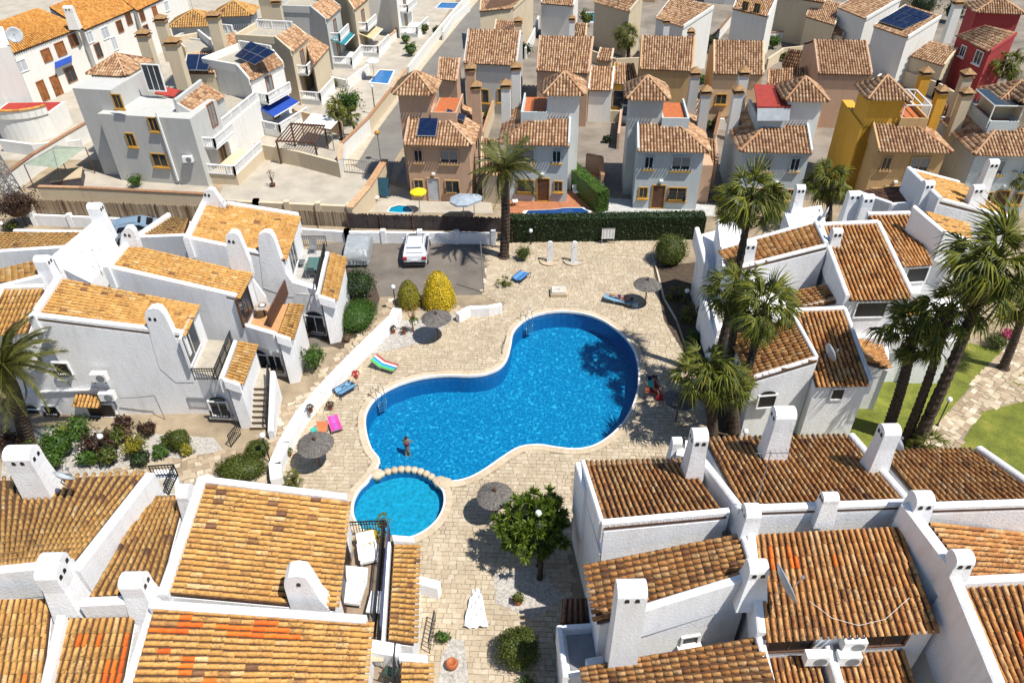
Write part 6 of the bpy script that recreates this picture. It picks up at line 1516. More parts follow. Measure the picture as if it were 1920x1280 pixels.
# people
def person(label, verts, edges, rad, head, hair, cloth, loc, name='person', swim=None, mat=SKIN):
    o = thing(name, label, 'person', loc)
    me = bpy.data.meshes.new('body'); me.from_pydata([Vector(v) for v in verts], edges, []); me.update(); me.materials.append(mat)
    b = bpy.data.objects.new('body', me); COL.objects.link(b); b.parent = o
    sk = b.modifiers.new('skin', 'SKIN'); ss = b.modifiers.new('sub', 'SUBSURF'); ss.levels = ss.render_levels = 2
    for i, sv_ in enumerate(me.skin_vertices[0].data): sv_.radius = (rad[i], rad[i]); sv_.use_root = (i == 0)
    L = loc
    MB().lathe(L+Vector(head)+Vector((0, 0, -.02)), [(.02, -.10), (.085, -.07), (.105, .0), (.09, .07), (.03, .115)], 10).build('hair', hair, o, True)
    for nm, mt, a, b_, r_ in cloth: MB().tube([L+Vector(a), L+Vector(a).lerp(Vector(b_), .5), L+Vector(b_)], [r_*.95, r_*1.04, r_*.95], 10).build(nm, mt, o, True)
    return o
# lying sunbather: body along the sunbed, head at the parasol end
a, b = G(1184, 562, .40), G(1142, 554, .40); d = (b-a).normalized(); n = Vector((-d.y, d.x, 0))
L0 = Z(a, .0)
def V(u, v, z): p = a+d*u+n*v; return (p.x-L0.x, p.y-L0.y, z)
vs = [V(.85, 0, .45), V(.5, 0, .46), V(.22, 0, .46), V(.02, 0, .49), V(.9, .1, .44), V(1.25, .13, .62), V(1.62, .12, .42), V(1.72, .12, .5), V(.9, -.1, .44), V(1.3, -.12, .44), V(1.7, -.13, .42), V(1.8, -.13, .5), V(.24, .19, .46), V(.48, .29, .44), V(.72, .24, .46), V(.24, -.19, .46), V(.45, -.32, .44), V(.66, -.2, .50), V(.80, .23, .46), V(.72, -.12, .52)]
es = [(0, 1), (1, 2), (2, 3), (0, 4), (4, 5), (5, 6), (6, 7), (0, 8), (8, 9), (9, 10), (10, 11), (2, 12), (12, 13), (13, 14), (2, 15), (15, 16), (16, 17), (14, 18), (17, 19)]
rd = [.15, .13, .12, .095, .09, .065, .045, .035, .09, .065, .045, .035, .06, .045, .035, .06, .045, .035, .03, .03]
person('person in dark swimwear lying on the blue sunbed with one knee raised', vs, es, rd, V(-.02, 0, .52), HAIR, [('swim_shorts', DB, V(.74, 0, .45), V(.95, 0, .45), .165)], L0)
# swimmer
b = G(762, 830, -.42)
vs = [(0, 0, -.35), (0, .02, -.05), (0, .04, .12), (.0, .06, .34), (.16, .05, .1), (.27, .10, -.02), (.36, .20, -.05), (-.16, .05, .1), (-.24, .2, 0), (-.22, .36, -.05), (.1, -.05, -.75), (.12, -.15, -1.1), (-.1, -.05, -.75), (-.12, -.2, -1.1)]
es = [(0, 1), (1, 2), (2, 3), (2, 4), (4, 5), (5, 6), (2, 7), (7, 8), (8, 9), (0, 10), (10, 11), (0, 12), (12, 13)]
person('person in red swimwear standing in the pool, arms spread on the water', vs, es, [.15, .14, .13, .095, .06, .045, .035, .06, .045, .035, .08, .06, .08, .06], (0, .07, .37), HAIR, [('swim_top', RD, (0, .0, -.14), (0, .03, .06), .165)], b)
# seated reader
b = G(1226, 738, 0)
vs = [(0, 0, .5), (-.04, .06, .72), (-.08, .12, .95), (-.12, .16, 1.2), (.1, -.05, .48), (.34, -.30, .55), (.42, -.5, .12), (-.08, -.1, .48), (.14, -.4, .56), (.2, -.62, .1), (.1, .02, .92), (.22, -.14, .72), (.3, -.32, .75), (-.26, .04, .92), (-.24, -.12, .7), (-.05, -.3, .74), (.5, -.6, .08), (.28, -.72, .06)]
es = [(0, 1), (1, 2), (2, 3), (0, 4), (4, 5), (5, 6), (0, 7), (7, 8), (8, 9), (2, 10), (10, 11), (11, 12), (2, 13), (13, 14), (14, 15), (6, 16), (9, 17)]
person('person in red seated in a folding chair by the pool edge below the palms', vs, es, [.15, .14, .13, .09, .09, .065, .045, .09, .065, .045, .055, .042, .034, .055, .042, .034, .035, .035], (-.13, .17, 1.24), HAIR, [('red_top', RD, (-.02, .03, .55), (-.08, .12, .98), .17)], b)
o = thing('folding_chair', 'red and dark blue folding chair holding the seated person', 'chair', b)
MB().slab([b+Vector((-.3, -.25, .36)), b+Vector((.28, -.35, .36)), b+Vector((.34, .2, .34)), b+Vector((-.22, .28, .34))], .04).build('seat', RD, o)
MB().slab([b+Vector((-.26, .26, .36)), b+Vector((.32, .2, .36)), b+Vector((.16, .5, 1.0)), b+Vector((-.42, .5, 1.0))], .04).build('backrest', DB, o)
mb = MB()
for x, y, x2, y2 in ((-.3, -.25, -.2, .3), (.28, -.35, .34, .2), (-.2, .3, -.3, -.25), (.34, .2, .28, -.35)): mb.bar(b+Vector((x, y, .04)), b+Vector((x2, y2, .5)), .03)
mb.build('frame', METAL, o)
o = thing('beach_bag', 'open red beach bag on the deck in front of the seated person', 'bag', G(1236, 748, .04))
p = G(1236, 748, 0); MB().slab([p+Vector((-.22, -.15, .3)), p+Vector((.2, -.2, .26)), p+Vector((.25, .18, .3)), p+Vector((-.18, .2, .34))], .26).build('bag_body', RD, o)
o = thing('towel', 'turquoise and orange towels hanging over the chair back beside the pool', 'towel', G(1219, 722, .8)); p = G(1219, 722, .9)
MB().slab([p+Vector((-.15, -.1, 0)), p+Vector((.2, -.15, 0)), p+Vector((.22, .2, .2)), p+Vector((-.12, .22, .2))], .04).build('turquoise_towel', TQ, o); MB().slab([p+Vector((-.3, -.35, -.25)), p+Vector((-.08, -.35, -.25)), p+Vector((-.06, -.05, -.02)), p+Vector((-.28, -.05, -.02))], .04).build('orange_towel', ORG, o)
o = thing('towel', 'small turquoise towel beside the orange lounger', 'towel', G(589, 806, .3)); MB().box(G(589, 806, .35), (.35, .3, .12), R(30)).build('folded_towel', TQ, o)
o = thing('towel', 'small white square towel lying in the parasol shadow', 'towel', G(1191, 572, .04)); MB().box(G(1191, 572, .06), (.4, .4, .05), R(-10)).build('folded_towel', WT, o)
# outdoor showers
for k, (px, lb) in enumerate(((1031, 'left white arched outdoor shower with pebbled half-round basin'), (1076, 'right white arched outdoor shower with pale half-round basin'))):
    b = G(px, 492, 0); o = thing('outdoor_shower', lb, 'outdoor shower', b, 'outdoor showers by the hedge')
    mb = MB(); w_ = .22; H_ = 1.75; ring = [(-w_, 0), (w_, 0), (w_*.85, H_-.15), (w_*.6, H_-.04), (0, H_), (-w_*.6, H_-.04), (-w_*.85, H_-.15)]; k2 = len(ring)
    vv = [b+Vector((x, y, z)) for y in (0, .2) for x, z in ring]; mb.add(vv, [tuple(range(k2)), tuple(range(2*k2-1, k2-1, -1))]+[(i, i+k2, (i+1) % k2+k2, (i+1) % k2) for i in range(k2)]); mb.build('shower_slab', WHITE, o)
    MB().tube([b+Vector((0, 0, H_-.35)), b+Vector((0, -.15, H_-.32)), b+Vector((0, -.2, H_-.38))], .025, 8).build('shower_head', CHROME, o)
    pts = [b+Vector((-.75, .15, 0))]+[b+Vector((-math.cos(R(a))*.75, .15-math.sin(R(a))*.75, 0)) for a in range(0, 181, 15)]
    mb = MB()
    for i in range(len(pts)-1): mb.bar(pts[i]+Vector((0, 0, .08)), pts[i+1]+Vector((0, 0, .08)), .08, .16)
    mb.bar(pts[-1]+Vector((0, 0, .08)), pts[0]+Vector((0, 0, .08)), .08, .16); mb.build('basin_kerb', COPM, o)
    MB().add([Z(p, .045) for p in pts], [tuple(range(len(pts)))]).build('basin_floor', SLABP if px < 1050 else GRV, o)
# deck box
b = G(1048, 556, 0); o = thing('pump_chamber', 'square pale concrete hatch box with raised lid on the deck', 'hatch box', b)
MB().box(b+Vector((0, .3, .16)), (1.15, .95, .3), R(-2)).build('box', COPM, o); MB().box(b+Vector((0, .3, .36)), (1.0, .8, .12), R(-2)).build('lid', plain('white_concrete', (.68, .64, .56), .8), o); MB().box(b+Vector((0, .3, .43)), (.12, .05, .03)).build('handle', METAL, o)
# pool ladders
def ladder(label, px, py, inward):
    e = G(px, py, 0); d = inward.normalized(); n = Vector((-d.y, d.x, 0)); o = thing('pool_ladder', label, 'pool ladder', Z(e, .05))
    for s in (-1, 1):
        q = e+n*.27*s; MB().tube([q-d*.45+Vector((0, 0, .05)), q-d*.42+Vector((0, 0, .6)), q-d*.2+Vector((0, 0, .78)), q+d*.05+Vector((0, 0, .6)), q+d*.16+Vector((0, 0, 0)), q+d*.18+Vector((0, 0, -1.0))], .024, 8).build('handrail', CHROME, o, True)
    for k in range(4): c = e+d*.18+Vector((0, 0, -.25-.22*k)); MB().box(c, (.54, .09, .03), math.atan2(n.y, n.x)).build('step', CHROME, o)
ladder('steel pool ladder at the left side of the big pool, near the blue folded lounger', 712, 744, Vector((.7, -.7, 0)))
ladder('steel pool ladder at the top left of the big pool, opposite the showers', 990, 601, Vector((.6, -.8, 0)))
o = thing('grab_rail', 'curved dark rail on the deck at the neck of the pool', 'rail', G(944, 662)); MB().tube([G(942, 664, .06), G(943, 652, .3), G(947, 640, .4), G(950, 628, .06)], .022, 6).build('rail', METAL, o)
# lamps
def lamp(label, base, hgt=2.0, cat='lamp post', group='globe lamps'):
    b = G(*base); o = thing('lamp_post', label, cat, b, group)
    MB().tube([b, b+Vector((0, 0, hgt-.12))], .035, 8).build('post', BLACK, o); MB().lathe(b, [(.09, 0), (.07, .12), (.04, .16)], 8).build('foot', BLACK, o)
    MB().lathe(b+Vector((0, 0, hgt)), [(.03, -.16), (.11, -.12), (.16, 0), (.11, .12), (.02, .16)], 12).build('globe', plain('white_globe', (.82, .84, .86), .25), o, True); MB().lathe(b+Vector((0, 0, hgt-.18)), [(.07, 0), (.07, .05)], 8).build('collar', BLACK, o)
lamp('white globe lamp at the corner of car park and stone path', (743, 582), 1.95); lamp('white globe lamp on black post above the wide clipped hedge', (507, 866), 2.05); lamp('white globe lamp among the shrubs below the left white house', (213, 869), 2.1)
lamp('white globe lamp on black post at the lawn edge beside the garden path', (1757, 798), 2.0); lamp('white globe lamp in front of the long hedge behind the date palm', (995, 458), 1.2); lamp('white globe lamp in the dark bed over a small cycad', (1284, 572), 1.2); lamp('white globe lamp at the foot of the pool-side palms behind the bottom terrace', (1390, 840), 1.3); lamp('white globe lamp at the left edge below the bramble mass', (16, 448), 1.4)
lamp('white globe lamp half buried in the tufted tree crown', (1008, 1062), 3.9)
b = G(907, 549); o = thing('post', 'thin dark bare post at the corner of the car park, leaning slightly', 'post', b); MB().tube([b, G(901, 452, 4.2)], .035, 8).build('pole', METAL, o)
# street lamp far
b = G(714, 302); o = thing('street_lamp', 'street lamp with round ochre head beside the street gate', 'street lamp', b); MB().tube([b, b+Vector((0, 0, 2.6))], .05, 8).build('post', METAL, o); MB().lathe(b+Vector((0, 0, 2.6)), [(.12, 0), (.28, .12), (.24, .3), (.05, .4)], 10).build('lamp_head', YEL, o, True)
b = G(704, 215); o = thing('street_lamp', 'dark street lamp post in front of the small blue pool', 'street lamp', b); MB().tube([b, b+Vector((0, 0, 2.8))], .05, 8).build('post', BLACK, o); MB().lathe(b+Vector((0, 0, 2.8)), [(.05, 0), (.16, .14), (.14, .3), (.03, .36)], 10).build('lamp_head', plain('white_globe', (.82, .84, .86), .25), o, True)
# information board
A, B = G(1128, 455, 0)+Vector((0, -.08, 0)), G(1154, 455, 0)+Vector((0, -.08, 0))
o = thing('notice_board', 'white notice board of small print hanging on the long hedge', 'notice board', A)
c = G(1140, 436, .9); c.y = A.y-.12; MB().box(c, (.98, .04, .85)).build('board', PW, o)
mb = MB()
for i in range(4):
    for j in range(9): mb.box(c+Vector((-.36+.24*i, -.024, .33-.08*j)), (.17*random.uniform(.6, 1), .006, .02))
mb.build('printed_lines', plain('grey_print', (.30, .32, .36), .7), o); MB().box(c+Vector((0, -.01, .46)), (1.04, .05, .05)).build('frame', METAL, o)
for s in (-1, 1): MB().bar(Vector((c.x+s*.45, c.y+.03, 0)), c+Vector((s*.45, .03, .4)), .05).build('post', METAL, o)

# ------------------------------------------------------------------ cars
def car(label, px, py, yaw, body, kind='suv', L=4.2, Wd=1.82, Hh=1.58):
    b = G(px, py, .012); o = thing('parked_car' if kind != 'cover' else 'covered_car', label, 'car', b)
    M = Matrix.Rotation(yaw, 3, 'Z')                                # local +y = front of the car, rear at y = 0
    def T(x, y, z): return b+M @ Vector((x, y, z))
    prof = [(0, .35), (.02, .75), (.10, 1.02), (.55, 1.50), (1.0, Hh), (2.1, Hh-.01), (2.75, 1.42), (3.3, 1.05), (4.05, .82), (4.2, .6), (4.2, .3)]
    prof = [(y*L/4.2, z) for y, z in prof]
    def wx(z, y):
        k = Wd/2*(1-.03*(z < .5)); 
        if z > 1.0: k *= 1-.24*(z-1.0)/.55
        e = min(y, L-y); return k*(1-.10*max(0, .5-e)/.5)
    vs = []; fs = []; n = len(prof)
    for s in (-1, 1):
        for y, z in prof: vs.append(T(s*wx(z, y), y, z))
    bot = .28
    for i in range(n-1): fs.append((i, i+1, n+i+1, n+i))
    # sides: fan to a belt line and floor
    o2 = len(vs)
    for s in (-1, 1):
        for y, z in prof: vs.append(T(s*wx(min(z, 1.0), y), y, min(z, 1.0)))
    o3 = len(vs)
    for s in (-1, 1):
        for y, z in prof: vs.append(T(s*wx(.3, y), y, bot))
    for si in (0, 1):
        for i in range(n-1):
            fs.append((si*n+i, si*n+i+1, o2+si*n+i+1, o2+si*n+i)); fs.append((o2+si*n+i, o2+si*n+i+1, o3+si*n+i+1, o3+si*n+i))
    fs.append((0, n, o3+n, o3)); fs.append((n-1, 2*n-1, o3+2*n-1, o3+n-1)); fs += [(o3+i, o3+i+1, o3+n+i+1, o3+n+i) for i in range(n-1)]
    bo = MB().add(vs, fs)
    if kind == 'cover':
        mm = bo.build('car_cover', body, o, True)
        md = mm.modifiers.new('s', 'SUBSURF'); md.levels = md.render_levels = 3
        tx = bpy.data.textures.new('folds', 'CLOUDS'); tx.noise_scale = .28; d_ = mm.modifiers.new('d', 'DISPLACE'); d_.texture = tx; d_.strength = .10; d_.mid_level = .5
        mb = MB()
        for k in range(11):
            x = -.6+.12*k; mb.tube([T(x, .5, 1.44), T(x+.1+random.uniform(-.08, .08), .12, 1.0), T(x+.14+random.uniform(-.1, .1), -.03, .45)], [.012, .03, .03], 6)
        mb.build('cover_folds', body, o, True); return o
    bo.build('body', body, o)
    GL = plain('tinted_glass', (.01, .012, .02), .05, var=.05)
    e = .012
    MB().add([T(-.62, .22, 1.13+e+.03), T(.62, .22, 1.13+e+.03), T(.55, .60, 1.53), T(-.55, .60, 1.53)], [(0, 1, 2, 3)]).build('rear_window', GL, o)
    MB().add([T(-.55, 2.20, Hh-.02), T(.55, 2.20, Hh-.02), T(.66, 3.2, 1.13), T(-.66, 3.2, 1.13)], [(0, 1, 2, 3)]).build('windscreen', GL, o)
    for s in (-1, 1):
        MB().add([T(s*.90, .5, 1.06), T(s*.91, 2.9, 1.06), T(s*.80, 2.3, 1.42), T(s*.78, .8, 1.45)], [(0, 1, 2, 3)]).build('side_window', GL, o)
        MB().box(T(s*.72, .0, .86), (.32, .06, .22), yaw).build('tail_light', RD, o); MB().box(T(s*1.0, 2.6, 1.0), (.2, .12, .14), yaw).build('mirror', body, o)
        for y in (.75, 3.35):
            wh = MB().tube([T(s*.72, y, .32), T(s*.93, y, .32)], .32, 16).build('wheel', plain('tyre', (.02, .02, .02), .8), o, True); MB().tube([T(s*.92, y, .32), T(s*.94, y, .32)], .18, 12).build('rim', METAL, wh)
    MB().box(T(0, -.02, .45), (1.6, .1, .22), yaw).build('bumper', DARK, o); MB().box(T(0, -.05, .70), (.5, .03, .12), yaw).build('number_plate', PW, o); MB().box(T(0, .55, Hh-.02), (1.1, .25, .05), yaw).build('spoiler', body, o)
    mb = MB()
    for s in (-1, 1): mb.bar(T(s*.58, .9, Hh+.03), T(s*.58, 2.1, Hh+.03), .04)
    mb.build('roof_rail', METAL, o); return o
def paint(name, col, metal=.2):
    m, t, bs = newmat(name); bs.inputs['Base Color'].default_value = (*col, 1); bs.inputs['Roughness'].default_value = .35; bs.inputs['Metallic'].default_value = metal; bs.inputs['Coat Weight'].default_value = .4; return m
car('white compact car parked with its dark rear window towards the pool', 779, 503, R(1), paint('pearl_white_paint', (.72, .75, .8)), L=3.9)
car('car under a wrinkled silver-grey cover beside the third white house', 669, 503, R(2), plain('silver_cover', (.42, .45, .48), .45, var=.1), 'cover', L=3.9, Wd=1.9, Hh=1.45)
car('pale blue-grey car glimpsed between two white chimneys behind the houses', 214, 452, R(-72), paint('blue_grey_paint', (.22, .32, .42)), L=4.0)
car('dark car in the shade of the tiled carport', 1172, 212, R(180), paint('dark_grey_paint', (.08, .08, .09)), L=3.6)

# ------------------------------------------------------------------ terrace furniture
b = G(690, 1050, 3.15)
def wbed(label, px, py, yaw, z=3.15, L=1.5, w_=.75, mat=WT):
    b = G(px, py, z); M = Matrix.Rotation(yaw, 3, 'Z'); o = thing('white_lounger', label, 'sun lounger', b)
    def T(x, y, zz): return b+M @ Vector((x, y, zz))
    MB().box(T(0, 0, .28), (w_, L*.6, .14), yaw).build('seat_cushion', mat, o)
    MB().slab([T(-w_/2, L*.3, .35), T(w_/2, L*.3, .35), T(w_/2, L*.52, .8), T(-w_/2, L*.52, .8)], .14).build('backrest', mat, o)
    for x in (-1, 1):
        MB().box(T(x*w_*.5, .05, .46), (.07, L*.55, .06), yaw).build('armrest', PW, o)
        for y in (-.25, .3): MB().bar(T(x*w_*.45, y*L, 0), T(x*w_*.45, y*L, .46), .06).build('leg', PW, o)
    return o
wbed('white cushioned lounger near the far railing of the timber terrace', 692, 1045, R(15)); wbed('large white lounger with pillow in the middle of the timber terrace', 662, 1118, R(-8), L=1.7, w_=.95)
o = thing('side_table', 'white table by the railing of the timber terrace', 'table', G(705, 1135, 3.15)); c = G(704, 1128, 3.6); MB().box(c, (.55, .95, .06), R(-5)).build('table_top', WT, o)
for x in (-.2, .2):
    for y in (-.38, .38): MB().bar(c+Vector((x, y, 0)), c+Vector((x, y, -.45)), .05).build('leg', PW, o)
o = thing('folded_parasol', 'folded dark blue parasol leaning at the corner of the timber terrace', 'parasol', G(650, 1040, 3.15)); MB().tube([G(652, 1040, 3.2), G(646, 1020, 4.6)], [.14, .05], 8).build('folded_canopy', DB, o); MB().box(G(652, 1042, 3.2), (.4, .4, .08)).build('base', METAL, o)
o = thing('dining_table', 'glass dining table on the grey plank terrace beside the covered car', 'table', G(587, 500, 3.2)); c = G(587, 494, 3.95); MB().slab([c+Vector((x, y, 0)) for x, y in ((-.45, -.8), (.45, -.8), (.45, .8), (-.45, .8))], .03).build('table_top', plain('green_glass', (.12, .22, .20), .1), o)
for x in (-.4, .4):
    for y in (-.7, .7): MB().bar(c+Vector((x, y, 0)), c+Vector((x, y, -.72)), .04).build('leg', METAL, o)
def chair(label, px, py, z, yaw, mat, name='garden_chair'):
    b = G(px, py, z); M = Matrix.Rotation(yaw, 3, 'Z'); o = thing(name, label, 'chair', b)
    def T(x, y, zz): return b+M @ Vector((x, y, zz))
    MB().box(T(0, 0, .42), (.46, .46, .04), yaw).build('seat', mat, o); MB().slab([T(-.23, .22, .45), T(.23, .22, .45), T(.23, .32, .95), T(-.23, .32, .95)], .03).build('backrest', mat, o)
    for x in (-.21, .21):
        for y in (-.21, .21): MB().bar(T(x, y, 0), T(x, y, .42), .035).build('leg', METAL, o)
    return o
SL = plain('slate_textile', (.14, .16, .17), .7)
chair('dark mesh chair at the near end of the glass dining table', 588, 520, 3.2, R(180), SL); chair('pale chair at the far end of the glass dining table', 588, 474, 3.2, 0, METAL); chair('dark mesh chair left of the glass dining table', 566, 500, 3.2, R(90), SL); chair('dark mesh chair right of the glass dining table', 604, 500, 3.2, R(-90), SL)
chair('green-grey slatted chair on the lowest terrace at the bottom edge', 733, 1272, 3.15, R(160), plain('dark_green_plastic', (.03, .07, .05), .5))
b = G(497, 592, 3.25); o = thing('round_table', 'round mosaic-topped table on the orange terrace', 'table', b); MB().lathe(b+Vector((0, 0, .74)), [(.45, 0), (.47, .02), (.45, .04)], 20).build('table_top', plain('mosaic_top', (.50, .45, .40), .5, var=.3, scale=7), o); MB().lathe(b+Vector((0, 0, .785)), [(.24, 0), (.24, .012)], 16).build('inlay', BROWN, o); MB().lathe(b+Vector((0, 0, .80)), [(.15, 0), (.15, .012)], 16).build('centre_inlay', PW, o); MB().tube([b, b+Vector((0, 0, .74))], .05, 8).build('pedestal', BLACK, o)
b = G(730, 1255, 3.15); o = thing('wooden_table', 'small wooden table beside the green-grey chair', 'table', b); MB().box(b+Vector((-.6, .3, .6)), (.9, .6, .05)).build('table_top', COPM, o)
for x in (-1, -.2): 
    for y in (.05, .55): MB().bar(b+Vector((x, y, 0)), b+Vector((x, y, .6)), .05).build('leg', COPM, o)
b = G(848, 1250); o = thing('terracotta_pot', 'round terracotta pot on white gravel at the bottom', 'pot', b); MB().lathe(b, [(.14, .04), (.24, .15), (.27, .3), (.22, .42), (.17, .44), (.15, .38)], 16).build('pot', plain('terracotta', (.50, .14, .04), .6), o, True); MB().lathe(b, [(.165, .36), (.02, .37)], 12).build('soil', SOIL, o)
b = G(972, 1130); o = thing('terracotta_pot', 'dark planter with small plant in the shade of the tufted tree', 'pot', b); MB().lathe(b, [(.12, .04), (.2, .12), (.22, .3)], 12).build('pot', plain('terracotta', (.50, .14, .04), .6), o, True)
mb = MB(); leafcloud(mb, b+Vector((0, 0, .42)), .28, .28, .22, 160, .07); mb.build('foliage', MGREEN, o)
# crumpled white sheet
bm = bmesh.new(); bmesh.ops.create_grid(bm, x_segments=22, y_segments=26, size=.5)
for v in bm.verts:
    x, y = v.co.x, v.co.y; v.co.x = x*1.1*(.35+.65*(.5-y)); v.co.y = y*1.9; v.co.z = .12+.10*math.sin(x*22+y*5)*.6+.07*math.sin(y*17-x*9)+.05*random.random()
me = bpy.data.meshes.new('white_sheet'); bm.to_mesh(me); bm.free(); me.materials.append(WT); me.polygons.foreach_set('use_smooth', [True]*len(me.polygons))
o = bpy.data.objects.new('white_sheet', me); COL.objects.link(o); o.location = G(893, 1142, .04); tag(o, 'crumpled white cloth sheet lying on the paving', 'sheet')
# dishes
def dish(label, px, py, z, r_, facing, tilt=25, arm=.5):
    c = G(px, py, z); yaw = facing; o = thing('satellite_dish', label, 'satellite dish', c+Vector((0, 0, -.5)), 'satellite dishes on the roofs')
    q = Matrix.Rotation(R(yaw), 3, 'Z') @ Matrix.Rotation(R(90-tilt), 3, 'Y'); mb = MB(); mb.lathe((0, 0, 0), [(.02, .0), (r_*.4, .02), (r_*.75, .08), (r_, .15), (r_*1.01, .135), (r_*.6, .03), (.02, -.015)], 20); mb.v = [c+q @ v for v in mb.v]
    mb.build('reflector', plain('dish_grey', (.58, .62, .66), .4), o, True); f = c+q @ Vector((0, 0, r_*1.0)); MB().bar(c+q @ Vector((r_*.9, 0, .12)), f, .025).build('feed_arm', METAL, o); MB().box(f, (.1, .1, .1)).build('receiver', METAL, o)
    MB().tube([c+q @ Vector((0, 0, -.03)), c+q @ Vector((0, 0, -.15)), c+Vector((0, 0, -arm))], .03, 6).build('bracket', METAL, o); return o
dish('pale round satellite dish beside the big square chimney, bottom left', 117, 897, 7.3, .42, 60, 40); dish('large satellite dish seen side-on beside the three-holed chimney, bottom right', 1468, 1096, 7.4, .72, 10, 20)
dish('satellite dish seen side-on on the clay roof under the fan palms', 1553, 662, 5.6, .5, 10, 15); dish('satellite dish beside the white chimneys behind the stepped house', 1549, 402, 6.6, .5, 150, 20); dish('satellite dish behind the slanted white chimney near the lawn palms', 1674, 830, 7.2, .45, 20, 15); dish('grey satellite dish at the top left edge of the photo', 27, 66, 8.6, .75, -60, 15)
# antennas
def antenna(label, px, py, z, h_, els=6, yaw=0):
    b = G(px, py, z); o = thing('television_antenna', label, 'antenna', b); MB().tube([b, b+Vector((0, 0, h_))], .02, 6).build('mast', METAL, o); mb = MB(); t = b+Vector((0, 0, h_-.1)); X = Vector((math.cos(yaw), math.sin(yaw), 0)); Y = Vector((-X.y, X.x, 0)); mb.bar(t-X*.5, t+X*.7, .025)
    for k in range(els): q = t+X*(-.4+.2*k); mb.bar(q-Y*.2, q+Y*.2, .014)
    mb.build('elements', METAL, o)
antenna('thin tall antenna mast on the ridge beside the big leaning chimney', 1412, 962, 7.2, 3.4); antenna('dark television antenna on the white wall between the left roofs', 192, 515, 6.0, 1.8, 5, R(200)); antenna('short antenna near the far parapet of the car-park house', 430, 395, 6.6, .8, 4); antenna('antenna on a small pyramid roof at the upper left', 362, 20, 9, 1.6)
# ------------------------------------------------------------------ far yard things
def pool(label, px, mat=None):
    P = [G(x, y, .05) for x, y in px]
    if area(P) < 0: P.reverse()
    o = thing('small_pool', label, 'swimming pool', Z(sum(P, Vector())/len(P), 0)); c = sum(P, Vector())/len(P)
    mb = MB(); n = len(P); q = [c+(p-c)*1.12 for p in P]; mb.add([Z(p, .12) for p in P]+[Z(p, .12) for p in q]+[Z(p, 0) for p in q], [(i, (i+1) % n, n+(i+1) % n, n+i)[::-1] for i in range(n)]+[(n+i, n+(i+1) % n, 2*n+(i+1) % n, 2*n+i)[::-1] for i in range(n)]); mb.build('rim', PW, o)
    MB().add([Z(p, .06) for p in P], [tuple(range(n))]).build('water', mat or plain('small_pool_water', (.01, .20, .55), .12, var=.2, scale=1.5), o)
pool('small angular blue swimming pool in the garden beside the street', [(694, 155), (712, 133), (738, 134), (727, 158)]); pool('round inflatable-like turquoise pool cut by the shade-net fence', [(728, 398), (733, 390), (748, 386), (765, 388), (774, 396), (770, 399), (750, 400)], plain('turquoise_pool', (.0, .30, .48), .15)); pool('curved dark blue pool on the red paving behind the hedge', [(985, 402), (990, 396), (1040, 394), (1060, 391), (1090, 391), (1104, 398), (1098, 404), (1040, 403)], plain('deep_blue_pool', (.01, .08, .32), .1)); pool('bright blue rectangular pool at the top of the street', [(818, 16), (828, 6), (862, 7), (852, 17)]); pool('thin far pool strip behind the white villas', [(1095, 42), (1100, 25), (1115, 25), (1122, 42)], plain('turquoise_pool', (.0, .30, .48), .15))
def para(label, px, py, z, wpx, mat, hgt=2.0):
    c = G(px, py, z); r_ = wpx/2/pxm(c); o = thing('garden_parasol', label, 'parasol', Z(c, 0)); MB().tube([Z(c, 0), Z(c, z+.3)], .03, 6).build('pole', METAL, o)
    mb = MB(); n = 8; vs = [c+Vector((0, 0, .35))]+[c+Vector((math.cos(R(45*k+20))*r_, math.sin(R(45*k+20))*r_, 0)) for k in range(n)]+[c+Vector((math.cos(R(45*k+20))*r_, math.sin(R(45*k+20))*r_, -.14)) for k in range(n)]
    mb.add(vs, [(0, 1+k, 1+(k+1) % n) for k in range(n)]+[(1+k, 9+k, 9+(k+1) % n, 1+(k+1) % n) for k in range(n)]); mb.build('canopy', mat, o)
para('yellow garden parasol at the door of the pinkish villa', 784, 359, 1.9, 32, YL); para('pale grey-blue parasol behind the shade-net fence under the date palm', 868, 374, 1.9, 52, plain('grey_blue_canvas', (.40, .47, .55), .8)); para('second pale grey-blue parasol touching the first under the date palm fronds', 888, 371, 1.8, 34, plain('grey_blue_canvas', (.40, .47, .55), .8)); para('white parasol beside the small angular pool', 698, 114, 2.2, 26, WT); para('cream square parasol far up the street', 733, 20, 2.4, 30, SAND)
# gazebo
o = thing('gazebo', 'pale green fabric gazebo in the tiled yard at the left', 'gazebo', G(105, 345)); z = 2.5
c4 = [G(45, 309, z), G(108, 315, z), G(160, 277, z), G(105, 273, z)]; ap = sum(c4, Vector())/4+Vector((0, 0, .7)); GC = plain('sage_canvas', (.36, .42, .32), .8)
for i in range(4):
    MB().add([c4[i], c4[(i+1) % 4], ap], [(0, 1, 2)]).build('roof_panel', GC, o); MB().tube([Z(c4[i], .02), c4[i]], .05, 6).build('post', BROWN, o); MB().bar(c4[i], ap, .05).build('roof_rib', METAL, o)
mb = MB(); p = sum(c4, Vector())/4; oo = thing('hot_tub', 'dark sided hot tub with cream rim under the green gazebo', 'hot tub', Z(p, 0)); MB().box(Z(p, .4)+Vector((.4, -.2, 0)), (2.4, 2.2, .8), R(20)).build('tub', plain('dark_panel', (.08, .07, .08), .6), oo); MB().box(Z(p, .84)+Vector((.4, -.2, 0)), (2.5, 2.3, .1), R(20)).build('rim', COPM, oo)
